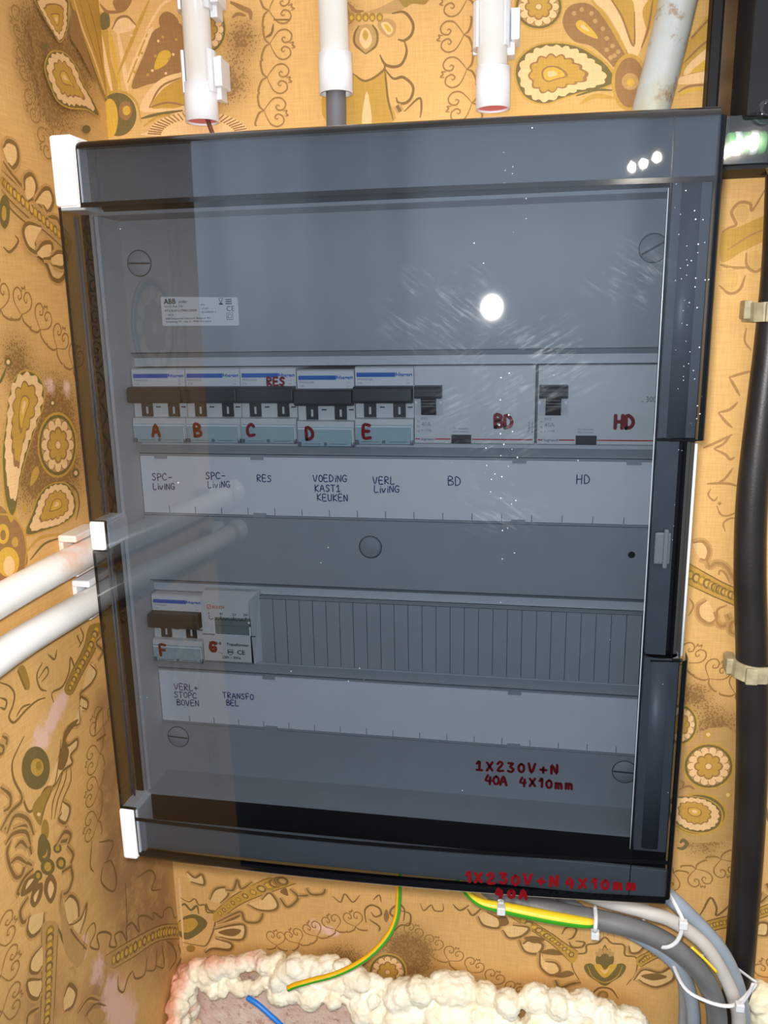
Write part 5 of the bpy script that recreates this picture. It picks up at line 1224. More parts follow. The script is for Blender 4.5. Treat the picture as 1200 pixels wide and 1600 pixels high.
# the print goes on behind the box and outside the picture
more_b = [('C', 'b', 21, 1, [-20, 40, -10, -60, 0, -150, 10, -240]), ('R', 'b', 12, 1, [60, 20, 96, 20, 60, 56]), ('R', 'b', 12, 1, [250, -80, 290, -80, 250, -40]),
          ('C', 'b', 21, 1, [120, 150, 120, 50, 130, -60, 120, -160]), ('R', 'b', 12, 1, [480, 60, 520, 60, 480, 100]), ('R', 'b', 12, 1, [500, -200, 540, -200, 500, -160]),
          ('C', 'b', 21, 1, [470, 200, 480, 0, 470, -150, 480, -330]), ('C', 'b', 21, 1, [100, 420, 200, 440, 300, 420, 420, 430])]
more_l = [('C', 'l', 21, 1, [-150, 300, -150, 150, -140, 20, -150, -100]), ('R', 'l', 12, 1, [-230, 120, -192, 120, -230, 160]), ('R', 'l', 12, 1, [-240, -180, -202, -180, -240, -140]),
          ('C', 'l', 21, -1, [-270, 320, -280, 120, -270, -80, -280, -320]), ('R', 'l', 12, 1, [-220, 300, -184, 300, -220, 338])]
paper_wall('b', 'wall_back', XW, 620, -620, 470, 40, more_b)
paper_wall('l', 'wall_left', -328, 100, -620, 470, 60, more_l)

# ------------------------------------------------------------------ distribution board
board = thing('distribution_board', 'grey plastic distribution board with a smoked see-through door, hung on the papered wall', 'fuse box', (164, 100, 0))
X0, X1 = -2.0, 325.6            # recess behind the window
ZT, ZB = 181.5, -190.0
RIM = -28.0
def yd(x, z):
    """front face of the slightly bowed door"""
    return -46-6.0*(1-((x-164)/176)**2)-2.0*(1-((z+5)/224)**2)+0.02*(x-164)
b = MB()
b.box(-6, 334, 60, 99.8, -222, 212, 0, 4)
b.box(-6, 0, -26, 62, -222, 212); b.box(328, 334, -26, 62, -222, 212)
b.box(0, 328, -26, 62, 206, 212); b.box(0, 328, -26, 62, -222, -216)
b.build('back_box', M['grey'], board)
# cover panel: one moulded sheet with the two module slots
b = MB()
def panel_strip(zs):
    """(z, y) polyline of the visible face, drawn out across the recess with a 2.5 mm wall"""
    prof = [(y, z) for z, y in zs]+[(y+2.5, z) for z, y in reversed(zs)]
    b.prism_x(prof, X0, X1)
for dz in (0, -150):
    panel_strip([(102+dz, 0), (99+dz, 5)] if dz else [(ZT, 0), (102, 0), (99, 5)])
panel_strip([(43.5, 5), (39.5, 0), (37.3, 0), (37.2, 1.2), (-1.2, 1.2), (-1.3, 0), (-48, 0)])
panel_strip([(-106.5, 5), (-110.5, 0), (-112.7, 0), (-112.8, 1.2), (-151.2, 1.2), (-151.3, 0), (ZB, 0)])
# recess walls out to the rim
b.box(X0-2, X0, RIM, 2.5, ZB-2, ZT+2); b.box(X1, X1+2, RIM, 2.5, ZB-2, ZT+2)
b.box(X0, X1, RIM, 2.5, ZT, ZT+2); b.box(X0, X1, RIM, 2.5, ZB-2, ZB)
# holder lips round the two label strips
for dz, dx in ((0, 0), (-150, 0)):
    b.box(-1.5, 0.2, -1.0, 0.5, -1.5+dz, 37.6+dz); b.box(0.2, X1, -0.9, 0.5, 37.3+dz, 38.3+dz); b.box(0.2, X1, -0.9, 0.5, -2.2+dz, -1.2+dz)
    for x, top in ((15, 1), (80, 1), (244, 1), (310, 1), (80, 0), (244, 0)):
        if dz and x in (15, 310): continue
        z = (36.0 if top else -1.4)+dz
        b.box(x-4.2, x+4.2, -1.6, 0.3, z-0.8, z+1.9)
b.build('cover_panel', M['cover'], board)
b = MB()
for z0, z1 in ((93.6, 99), (43.5, 46.8), (-56.4, -51), (-106.5, -103.2)): b.box(X0, X1, 4.6, 7.5, z0, z1)
b.build('module_bezel', M['grey'], board)
g = MB()                         # dark strips painting the shadow lines where the moulding steps
for z in (102.3, 44.0, 38.6, -2.5, -47.7, -106.2, -111.2, -152.6):
    g.box(X0, X1, -0.08, 0.3, z-0.28, z+0.28) if z not in (44.0, -106.2) else g.box(X0, X1, 4.9, 5.3, z-0.3, z+0.3)
g.build('moulding_shadow_line', M['line'], board)
# quarter-turn cover screws
def screw(x, z, tilt):
    s = MB().lathe([(0, -0.7), (7.2, -0.7), (7.4, -0.4), (7.4, 1)], (x, 0, z)).build('cover_screw', M['cover'], board)
    sub(s, board)
    r = MB()
    r.lathe([(7.4, -0.15), (8.0, -0.15), (8.0, 0.2)], (x, 0, z))
    c, sn = math.cos(tilt), math.sin(tilt)
    pts = [(-7.1, .55), (7.1, .55), (7.1, -.55), (-7.1, -.55)]
    r.add([(x+u*c-v*sn, -0.74, z+u*sn+v*c) for u, v in pts], [(0, 1, 2, 3)])
    r.build('screw_slot', M['line'], s)
for x, z, t in ((11.0, 156.5, -0.03), (314.4, 156.0, 0.5), (10.7, -163.5, -0.05), (314.5, -164.0, -0.03)): screw(x, z, t)
p = MB().lathe([(0, -1.6), (5.8, -1.6), (6.8, -1.0), (7.0, 0.5)], (151.9, 0, -20)).build('round_plug', M['chamfer'], board)
MB().lathe([(6.9, -0.1), (7.5, -0.1), (7.5, 0.3)], (151.9, 0, -20)).build('plug_gap', M['line'], sub(p, board))
MB().disc_y((311.5, -19.6), 2.1, -0.1).build('screw_hole', M['matte_black'], board)
# strip of snap-out blanks
b = MB()
b.box(76.6, X1, -1.2, 4, -102.8, -56.6)
k = 0
bl = b.build('blanking_strip', M['cover'], board)
b = MB()
x = 85.6
while x < X1-1:
    b.box(x-0.18, x+0.18, -1.3, 0, -102.6, -57.6); x += 9.0
b.box(76.6, X1, -1.28, 0, -57.5, -57.1)
b.build('score_line', M['line'], sub(bl, board))
# rating sticker
sx, sz = 23.2, 118.8
out = [(sx+0.8, sz), (sx+49.2, sz-0.5), (sx+50, sz+0.3), (sx+49.8, sz+15.4), (sx+49, sz+16.2), (sx+0.8, sz+17.6), (sx, sz+16.8), (sx, sz+0.8)]
stk = MB().prism_y(out, -0.25, 0.0).build('rating_sticker', M['sticker'], board)
b = MB()
yy = -0.3
printed(b, 'ABB', sx+2, sz+13.2, 3.0, yy, 0, 0.02); printed(b, 'onder', sx+11.5, sz+13.6, 1.7, yy, 0, 0.01)
printed(b, 'Fix-O-Rail 150', sx+2, sz+11.0, 1.45, yy); printed(b, '4TCR391179BC0200', sx+2, sz+8.4, 1.35, yy, 0, 0.01, width=21)
printed(b, '11-2018', sx+2, sz+6.0, 1.2, yy); printed(b, 'ABB Industrial Solutions Belgium BV -', sx+2, sz+3.8, 1.15, yy, 0, 0.006, width=31)
printed(b, 'Steenweg 19 - Hal 2 - 9940 Evergem', sx+2, sz+1.9, 1.15, yy, 0, 0.006, width=30)
printed(b, 'IP40', sx+26, sz+11.8, 1.0, yy, 0, 0.01); printed(b, 'ref.20kA', sx+26, sz+9.6, 1.0, yy, 0, 0.01); printed(b, 'IEC60439-3', sx+26, sz+7.4, 1.0, yy, 0, 0.01, width=9.5)
printed(b, 'CE', sx+42.3, sz+8.2, 3.0, yy, 0, 0.0)
for q0, q1 in ((0, 3.9), (0.9, 2.2)):
    w2 = (q1-q0 if q0 == 0 else 2.0)/2; cx_, cz_ = sx+44.2, sz+5.1
    b.stroke_y([(cx_-w2, cz_-w2), (cx_+w2, cz_-w2), (cx_+w2, cz_+w2), (cx_-w2, cz_+w2), (cx_-w2, cz_-w2)], 0.3, yy)
b.stroke_y([(sx+39, sz+12.6), (sx+40.3, sz+16), (sx+37.8, sz+16), (sx+39, sz+12.6)], 0.4, yy); b.box(sx+37.7, sx+40.3, yy, yy+.01, sz+12.0, sz+12.9)
for z_ in (12.6, 13.8, 15.0): b.stroke_y([(sx+42.2, sz+z_), (sx+45.8, sz+z_)], 0.6, yy)
b.build('printed_text', M['blackprint'], sub(stk, board))
# red marker on the cover
b = MB()
handwriting(b, 'JX230V+N', 220, -170.8, 6.6, 1.75, -0.2, 1.02, 0.03)
handwriting(b, '40A', 226, -180.4, 6.4, 1.75, -0.2, 0.75, 0.03); handwriting(b, '4X10mm', 248.5, -179.8, 6.2, 1.7, -0.2, 0.98, 0.012)
b.build('marker_writing', M['marker'], board)

# dark surround, ribs and latch between cover and door
b = MB()
b.box(-9, X0-2.2, RIM-0.5, -20, -228, 217.5); b.box(X1+2.2, 338, RIM-0.5, -20, -228, 217.5)
b.box(X0-2.2, X1+2.2, RIM-0.5, -20, ZT+2.2, 217.5); b.box(X0-2.2, X1+2.2, RIM-0.5, -20, -228, ZB-2.2)
b.box(3, 337.5, -40.5, RIM, 216.6, 217.6)
b.build('door_surround', M['matte_black'], board)
for z0, z1 in ((7, 180), (-186, -15)):
    r = MB()
    r.tube([(-6.6, -40, z0), (-6.6, -40, z1)], 0.75, 8, 1); r.tube([(-4.6, -40, z0), (-4.6, -40, z1)], 0.75, 8, 1)
    r.build('hinge_rib', M['rib'], board)
b = MB()
b.box(3, 337, -39.6, -37, 186.0, 217.5, 0, 0.6)
b.build('top_frame', M['frame'], board)
b = MB()
b.box(0.5, 337, -39.6, -37, -226, -204.6, 0, 0.6)
b.build('bottom_frame', M['frame'], board)
b = MB()
b.box(317, 335.5, -40, -28.5, 57, 184); b.box(317, 328, -40, -28.5, -66, 55); b.box(317, 335.5, -40, -28.5, -192, -68)
b.tube([(326, -31, -190), (326, -31, -68)], 10.2, 40, 1); b.tube([(326, -31, 57), (326, -31, 184)], 10.2, 40, 1)
b.build('side_channel', M['channel'], board)
b = MB()
b.box(331.5, 334.0, -38, -20, -66, 56)
b.build('grip_edge', M['matte_black'], board)
b = MB().tube([(336.6, -40, -66), (336.6, -40, 54)], 0.75, 10, 1)
b.build('side_wall_edge', M['grey'], board)
b = MB()
b.box(318, 326.5, -44, -36, -12, 6, 0, 1); b.box(322.5, 325, -45.5, -40, -14, 8, 0, 0.8)
b.build('latch', M['rib'], board)
for z0, z1, w_, lip in ((184.2, 221, 13.4, 1), (-13.0, 5.2, 9.2, 0), (-226.6, -189.8, 10.0, 0)):
    b = MB()
    b.box(-10.5, -10.5+w_, -51.8, -24, z0, z1, 0, 1.6)
    b.box(-10.5+w_-2.5, -10.5+w_+1.6, -49.0, -24, z0+0.5, z1-1.5, 0, 0.8)
    if lip: b.box(-8.5, 5.4, -50, -24, z0-2.0, z0+0.6, 0, 0.5)
    b.build('hinge_block', M['white'], board)

# the smoked door
def door_mesh():
    b = MB()
    xs = [-9.8, 0.0, 4.0]+[4.0+(313-4.0)*k/24 for k in range(1, 25)]+[315.2, 331, 336.9]
    zs = [-222.5, -189.8]+[-189.8+(122.8)*k/8 for k in range(1, 8)]+[-67, -13.3, 5.4, 56]+[56+127.7*k/8 for k in range(1, 8)]+[183.7, 213.5]
    def hole(x, z):
        return (x < 4.0 and z > 183.7) or (x < 0.0 and (-13.3 < z < 5.4 or z < -189.8)) or (x > 331 and -67 < z < 56)
    keep = {}
    nx, nz = len(xs), len(zs)
    V_ = [(x, yd(x, z), z) for z in zs for x in xs]; F_ = []
    for j in range(nz-1):
        for i in range(nx-1):
            if not hole((xs[i]+xs[i+1])/2, (zs[j]+zs[j+1])/2):
                F_.append((j*nx+i, j*nx+i+1, (j+1)*nx+i+1, (j+1)*nx+i)); keep[(i, j)] = 1
    b.add(V_, F_, 0, True)
    B_ = [(x, y+3.0, z) for x, y, z in V_]
    b.add(B_, [tuple(reversed(f)) for f in F_], 0, True)
    # rims of the sheet
    n0 = len(V_)
    for (i, j) in keep:
        for di, dj, e in ((-1, 0, ((0, 1), (0, 0))), (1, 0, ((1, 0), (1, 1))), (0, -1, ((0, 0), (1, 0))), (0, 1, ((1, 1), (0, 1)))):
            if (i+di, j+dj) not in keep:
                q = [(j+a[1])*nx+i+a[0] for a in e]
                b.add([V_[q[0]], V_[q[1]], B_[q[1]], B_[q[0]]], [(0, 3, 2, 1)], 1)
    # rolled top, bottom and right edges
    def roll(path, nrm, prof):
        V2 = []; m_ = len(prof)
        for (x, z) in path:
            for d, dy in prof: V2.append((x+nrm[0]*d, yd(x, z)+dy, z+nrm[1]*d))
        b.add(V2, [(i*m_+k, (i+1)*m_+k, (i+1)*m_+k+1, i*m_+k+1) for i in range(len(path)-1) for k in range(m_-1)], 1, True)
    pr_ = [(0, 0), (1.6, 0.5), (3.2, 1.8), (4.2, 4.0), (4.6, 8), (4.6, 14)]
    roll([(x, 213.5) for x in xs[2:]], (0, 1), pr_)
    roll([(x, -222.5) for x in xs[1:]], (0, -1), [(d*1.35, y) for d, y in pr_])
    pr2 = [(0, 0), (1.2, 0.4), (2.4, 1.5), (3.2, 3.6), (3.4, 8), (3.4, 14)]
    roll([(336.9, z) for z in zs if z >= 56], (1, 0), pr2); roll([(336.9, z) for z in zs if z <= -67], (1, 0), pr2)
    # grooves between the bands and along the grip strip
    def groove(path, wd, mi=1, off=0.06):
        P = path; V3 = []
        for k, (x, z) in enumerate(P):
            x2, z2 = P[min(k+1, len(P)-1)]; x1, z1 = P[max(k-1, 0)]
            t = Vector((x2-x1, z2-z1)).normalized()
            for sg in (1, -1):
                xx, zz = x-t.y*wd/2*sg, z+t.x*wd/2*sg
                V3.append((xx, yd(xx, zz)-off, zz))
        b.add(V3, [(2*k, 2*k+1, 2*k+3, 2*k+2) for k in range(len(P)-1)], mi)
    groove([(x, 184.6) for x in xs[2:]], 2.6); groove([(x, -196.4) for x in xs[1:]], 2.6)
    groove([(x, 56.4) for x in (322, 326, 330, 336)], 1.0); groove([(x, -67.4) for x in (319, 326, 330, 336)], 1.0)
    groove([(315.2, z) for z in zs], 0.5)
    return b
door = door_mesh().build('smoked_door', [M['door'], M['door_edge']], board, auto=False)
sub(door, board)
# moulded edge of the window, its specular glint put into the pale colour
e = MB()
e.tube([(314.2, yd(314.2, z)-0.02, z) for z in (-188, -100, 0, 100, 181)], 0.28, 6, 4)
e.build('window_edge_glint', M['window_edge_glint'], door)
b = MB()
handwriting(b, '1X230V+N', 217.5, -218.0, 7.2, 2.0, 0, 1.02, 0.03); handwriting(b, '4X10mm', 278, -216.8, 6.6, 1.9, 0, 1.12, 0.02)
handwriting(b, '40A', 236, -227.4, 6.0, 2.2, 0, 1.2, 0.05)
for v in b.v: v.y = yd(v.x, v.z)-0.25+v.y
b.build('marker_writing', M['marker_glass'], door)

# ------------------------------------------------------------------ circuit breakers
def breaker_parts(root):
    """two-pole breaker, left edge at x = 0.2, written for root at (0, 0, 70)"""
    xa, xb = 0.15, 35.75
    b = MB()
    b.prism_x([(45, 92.9), (-1.5, 92.9), (-2.6, 92.2), (-2.6, 62.6), (-6.0, 62.0), (-6.4, 58.4), (-6.4, 46.9), (45, 46.9)], xa, xb)
    b.box(17.9, 18.05, -6.45, -6.3, 47, 62)
    body = b.build('body', M['module'], root)
    sub(body, root)
    MB().box(xa+0.3, xb-0.3, -2.75, -2.6, 81, 92.0).build('print_field', M['module_white'], body)
    t = MB()
    t.prism_x([(-2.5, 81.8), (-9.5, 81.6), (-11.2, 80.6), (-11.6, 73.2), (-10.5, 72.0), (-2.5, 71.2)], xa-0.2, xb-0.2)
    t.build('toggle', M['toggle'], root, bevel=0.5)
    for x in (5.2, 23.2):
        w_ = MB(); w_.box(x, x+7.6, -3.2, -2.5, 62.8, 71.4); w_ = w_.build('contact_window', M['toggle'], root)
        MB().box(x+3.2, x+4.5, -3.3, -3.1, 64.6, 69.0).build('status_mark', M['module'], sub(w_, root))
    for x in (15.0, 32.0):
        MB().box(x, x+3, -2.75, -2.5, 68.4, 69.2).build('locking_slot', M['toggle'], root)
    c = MB()
    c.prism_x([(-6.5, 58.6), (-7.6, 58.4), (-8.0, 57.6), (-8.0, 48.2), (-6.5, 46.6)], xa+0.6, xb-0.4)
    cap = c.build('terminal_cover', M['clearcap'], root)
    sub(cap, root)
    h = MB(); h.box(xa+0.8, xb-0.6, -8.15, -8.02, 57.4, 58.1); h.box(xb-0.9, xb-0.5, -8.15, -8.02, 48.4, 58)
    h.build('cover_edge_highlight', M['shine'], cap)  # white strips painting the highlight along the clear cover
    k = MB()
    k.box(xa+0.2, xa+2.2, -8.1, -6.5, 47, 49.4); k.box(xb-1.6, xb, -8.1, -6.5, 47, 49.4); k.box(17, 19, -8.2, -8.0, 47.6, 49.4); k.box(4, 15, -8.2, -8.0, 48.3, 48.6); k.box(21, 32, -8.2, -8.0, 48.3, 48.6)
    k.build('cover_latch', M['channel'], cap)
    s = MB(); s.box(xa+0.9, 24.6, -2.85, -2.7, 86.9, 89.5); s.box(24.8, 25.6, -2.85, -2.7, 87.6, 89.4); s.box(26.0, 26.6, -2.85, -2.7, 87.6, 88.8); s.box(xb-1.5, xb-0.9, -2.85, -2.7, 87.4, 88.9)
    printed(s, 'hager', 26.8, 87.3, 2.1, -2.9, 0, 0.03, width=7.8)
    s.build('maker_stripe', M['blue'], root)
root0 = thing('circuit_breaker', 'x', 'circuit breaker', (0, 0, 70), 'two-pole circuit breakers')
breaker_parts(root0)
def breaker_text(root, x, dz, model, amp):
    p = MB()
    printed(p, model, x+1.4, 84.9+dz, 1.25, -2.9, width=9.5); printed(p, amp, x+1.6, 82.6+dz, 1.25, -2.9)
    p.build('printed_text', M['greyprint'], root)
    p = MB(); printed(p, '1 3', x+31.2, 84.6+dz, 1.0, -2.9); printed(p, '2 4', x+31.2, 82.6+dz, 1.0, -2.9)
    p.build('pole_numbers', M['greyprint'], root)
def marker(root, text, x, z, h, wd, y, adv=0.72):
    b = MB(); handwriting(b, text, x, z, h, wd, y, adv)
    return b.build('marker_letter', M['marker'], root)
row = [('A', 0.6, 14.4, 'MWN220A', 'C20', 'far left in the upper row, red A on it'),
       ('B', 36.6, 42.4, 'MWN220A', 'C20', 'second in the upper row, red B on it'),
       ('C', 72.6, 77.2, 'MWN216A', 'C16', 'third in the upper row, red RES and C on it'),
       ('D', 108.9, 114.6, 'MWN220A', 'C20', 'set slightly low, red D on it'),
       ('E', 145.2, 150.6, 'MWN216A', 'C16', 'beside the wide switches, red E on it'),
       ('F', 0.9, 6.4, 'MWN220A', 'C20', 'in the lower row, red F on it')]
made = [root0]+[copy_tree(root0) for _ in row[1:]]
for (ch, x, lx, model, amp, lab), r in zip(row, made):
    low = ch == 'F'
    dz = -150 if low else (-1.6 if ch == 'D' else 0)
    r.location = Vector((x, 0, 70+dz))*K
    r['_o'] = [x, 0, 70+dz]
    r['label'] = 'white circuit breaker '+lab
    r['category'] = 'circuit breaker'
    r['group'] = 'two-pole circuit breakers'
    breaker_text(r, x, dz, model, amp)
    marker(r, ch, lx, 51.2+dz, 7.4, 2.0, -8.3)
    if ch == 'C': marker(r, 'RES', 90.0, 82.2, 4.6, 1.4, -3.1, 0.85)

# ------------------------------------------------------------------ earth-leakage switches (four modules wide)
def rcd_parts(root):
    """written for left edge x = 0, root at (0, 0, 70)"""
    xa, xb = 0.3, 71.5
    b = MB()
    b.box(xa, xb, -3.4, 45, 47.2, 93.0, 0, 0.4)
    b.build('body', M['module'], root)
    w_ = MB(); w_.box(0.9, 17.6, -3.7, -3.3, 64.2, 82.2); w_ = w_.build('toggle_well', M['grey'], root); sub(w_, root)
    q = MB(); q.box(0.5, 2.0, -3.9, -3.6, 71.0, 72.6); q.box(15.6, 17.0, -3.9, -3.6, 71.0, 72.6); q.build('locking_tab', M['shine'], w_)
    t = MB()
    t.prism_x([(-3.5, 82.0), (-9.5, 81.6), (-10.2, 80.4), (-10.2, 75.8), (-8.5, 74.6), (-3.5, 74.6)], 1.0, 17.2)
    t.prism_x([(-3.5, 75.5), (-8.6, 75.5), (-6.2, 64.6), (-3.5, 64.4)], 4.8, 13.6)
    for z in (80.0, 78.2): t.box(1.4, 16.8, -10.4, -10.1, z, z+0.35)
    t.build('toggle', M['toggle_black'], root, bevel=0.4)
    q = MB()
    for z, y in ((73.2, -8.45), (71.4, -8.05), (69.6, -7.65)): q.box(5.0, 13.4, y, y+0.3, z, z+0.3)
    q.build('toggle_ridge', M['rib'], root)
    MB().box(22.6, 34.4, -4.6, -3.3, 47.4, 52.6, 0, 0.3).build('test_button', M['toggle_black'], root)
    q = MB(); q.box(0.8, 3.6, -3.5, -3.35, 49.5, 50.2); q.box(12.8, 22.0, -3.5, -3.35, 49.5, 50.2); q.box(34.8, 70.5, -3.5, -3.35, 49.5, 50.2)
    q.build('red_line', M['redprint'], root)
    p = MB(); printed(p, 'legrand', 4.2, 49.1, 1.5, -3.5, 0, 0.02, width=8)
    printed(p, 'RX3', 4.4, 61.4, 1.5, -3.5, 0, 0.0); printed(p, '40A', 4.4, 57.4, 2.8, -3.5, 0, -0.01, width=5.8); printed(p, '4 11798', 4.4, 54.4, 1.3, -3.5, 0, 0.0)
    for z in (60, 56.8, 54): printed(p, 'N', 2.0, z, 1.2, -3.5)
    printed(p, 'Test maandelijks', 23.4, 55.8, 1.0, -3.5, width=9); printed(p, 'Test mensuel', 23.4, 54.0, 1.0, -3.5, width=9)
    p.build('printed_text', M['greyprint'], root)
r1 = thing('residual_current_switch', 'x', 'earth leakage switch', (0, 0, 70), 'wide residual current switches')
rcd_parts(r1)
r2 = copy_tree(r1)
for r, x, lab, txt, mx in ((r1, 181.0, 'wide grey residual current switch with black toggle, red BD on it, beside breaker E', 'BD', 229.2),
                           (r2, 253.6, 'wide grey residual current switch at the right end, red HD and 300m printed on it', 'HD', 297.8)):
    r.location = Vector((x, 0, 70))*K; r['_o'] = [x, 0, 70]; r['label'] = lab; r['category'] = 'earth leakage switch'; r['group'] = 'wide residual current switches'
    marker(r, txt, mx, 57.0, 7.2, 2.1, -3.6, 0.76)
p = MB(); printed(p, '300m', 314.3, 72.0, 3.2, -3.6, 0, -0.01, width=8.6); printed(p, 'ms', 311.6, 71.9, 1.0, -3.6)
p.build('rating_text', M['print'], r2)
p = MB(); b = MB(); printed(b, '(S) type A', 0, 0, 1.1, 0)
p.add([(249.6-v.z, -3.6, 54+v.x) for v in b.v], b.f); b = MB(); printed(b, '40A 230V', 0, 0, 1.1, 0)
p.add([(251.6-v.z, -3.6, 54+v.x) for v in b.v], b.f)
p.build('side_text', M['print'], r1)

# ------------------------------------------------------------------ bell transformer
t = thing('bell_transformer', 'grey bell transformer with winding diagram, red G on it, between breaker F and the blanks', 'transformer', (38.5, 0, -80))
b = MB()
prof = [(45, -57.0), (4.3, -57.0), (4.3, -53.0), (-1, -53.0), (-8, -57.2), (-8, -100.2), (-4, -103.0), (45, -103.0)]
b.prism_x(prof, 38.2, 71.4)
# bevelled right cheek
b.add([(71.4, -1, -53.0), (71.4, -8, -57.2), (71.4, -8, -100.2), (71.4, -4, -103.2), (75.6, 2, -53.0), (75.6, 2, -103.0), (71.4, 4.0, -53.0), (71.4, 4.0, -103.0), (75.6, 4.0, -53.0), (75.6, 4.0, -103.0)],
      [(0, 1, 2, 3, 5, 4), (0, 4, 8, 6), (3, 7, 9, 5), (4, 5, 9, 8)])
b.build('body', M['module'], t)
MB().box(38.4, 75.0, -8.12, -7.9, -81.9, -81.3).build('joint_line', M['line'], t)
lid = MB(); lid.box(47.2, 72.4, -9.2, -8, -81.2, -69.0, 0, 0.3); lid = lid.build('clear_lid', M['clearlid'], t); sub(lid, t)
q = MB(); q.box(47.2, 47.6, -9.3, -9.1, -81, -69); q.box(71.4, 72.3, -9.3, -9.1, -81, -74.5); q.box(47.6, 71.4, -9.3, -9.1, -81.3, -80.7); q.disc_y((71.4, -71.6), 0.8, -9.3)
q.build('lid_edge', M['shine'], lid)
q = MB(); q.box(47.8, 71, -9.28, -9.1, -74.6, -74.3); q.build('lid_fold', M['channel'], lid)
p = MB(); printed(p, 'ROUOV', 46.2, -63.2, 2.0, -8.1, 0, 0.03, width=8.6)
p.stroke_y([(44.0+1.5*math.cos(a*.5), -62.2+1.5*math.sin(a*.5)) for a in range(13)], 0.4, -8.1); p.stroke_y([(43.2, -63.2), (45.0, -61.0)], 0.4, -8.1)
p.build('maker_print', M['orangeprint'], t)
p = MB()
for s_, x in (('0', 43.0), ('8V', 51.0), ('12V', 59.2), ('24V', 67.4)): printed(p, s_, x, -67.6, 1.7, -8.1, 0, 0.01, 0.85)
pts = []
for k in range(49):
    a = k/48; pts.append((43.6+25.4*a, -70.0-abs(math.sin(a*math.pi*10))*1.0))
p.stroke_y(pts, 0.42, -8.1)
for x in (43.6, 51.6, 60.4, 69.0): p.stroke_y([(x, -68.3), (x, -70.2)], 0.45, -8.1)
printed(p, 'BT/8-8', 42.2, -88.6, 2.0, -8.1, 0, 0.025, width=8.6); printed(p, 'Transformer', 54.4, -89.0, 2.0, -8.1, 0, 0.025, width=15.6)
printed(p, '230V ~ 50Hz', 50.8, -98.2, 1.7, -8.1, 0, 0.02, width=13); printed(p, 'CE', 61.4, -94.8, 3.0, -8.1, 0, 0.02, width=5.6)
p.stroke_y([(55.0, -91.8), (55.0, -94.4), (56.8, -95.6), (58.6, -94.4), (58.6, -91.8), (55.0, -91.8)], 0.45, -8.1); p.stroke_y([(55.4, -93.4), (58.2, -93.4)], 0.8, -8.1)
printed(p, 'ta 40', 48.4, -94.6, 1.1, -8.1, slope=-0.3)
p.build('printed_text', M['blackprint'], t)
marker(t, 'G', 42.8, -93.6, 6.2, 2.3, -8.3)

# ------------------------------------------------------------------ label strips
def strip(name_lab, dz, dx, texts):
    s = thing('label_strip', name_lab, 'label', (162, 0, 18+dz), 'handwritten label strips')
    MB().box(0.4, X1-0.3, -0.35, 0.9, -0.9+dz, 36.9+dz).build('paper', M['paper'], s)
    b = MB()
    for k in range(1, 18):
        x = 18*k+dx
        b.box(x-0.17, x+0.17, -0.42, -0.3, -0.7+dz, 3.6+dz)
    b.build('tick_mark', M['print'], s)
    b = MB()
    for tx, x, z, h, sl in texts: handwriting(b, tx, x, z, h, 0.62, -0.5, 0.78, sl, 0, 0.05)
    b.build('pen_writing', M['pen'], s)
strip('white paper strip under the upper breakers, blue handwriting from SPC-LIVING to HD', 0, 0,
      [('SPC-', 7.6, 20.6, 4.6, 0.0), ('LiviNG', 7.8, 14.6, 4.0, 0.02), ('SPC-', 44.8, 22.0, 4.4, 0.02), ('LiviNG', 45.8, 16.4, 4.0, 0.03), ('RES', 79.2, 21.2, 4.2, 0.0),
       ('VOEDiNG', 116.2, 21.6, 4.2, 0.02), ('KASTJ', 117.0, 15.6, 4.2, 0.01), ('KEUKEN', 118.3, 9.6, 4.2, 0.0), ('VERL', 154.5, 21.0, 4.4, 0.0), ('LiviNG', 155.2, 15.5, 4.2, 0.02), ('BD', 201.2, 21.2, 5.4, -0.03), ('HD', 277.6, 23.6, 5.2, 0.0)])
strip('white paper strip under the lower row, blue handwriting VERL+ STOPC BOVEN and TRANSFO BEL', -150, 2.4,
      [('VERL+', 11.0, -127.0, 4.4, 0.0), ('STOPC', 10.6, -133.0, 4.2, 0.0), ('BOVEN', 12.0, -138.8, 4.2, 0.01), ('TRANSFO', 46.2, -131.0, 4.0, 0.01), ('BEL', 48.4, -136.2, 4.0, 0.0)])

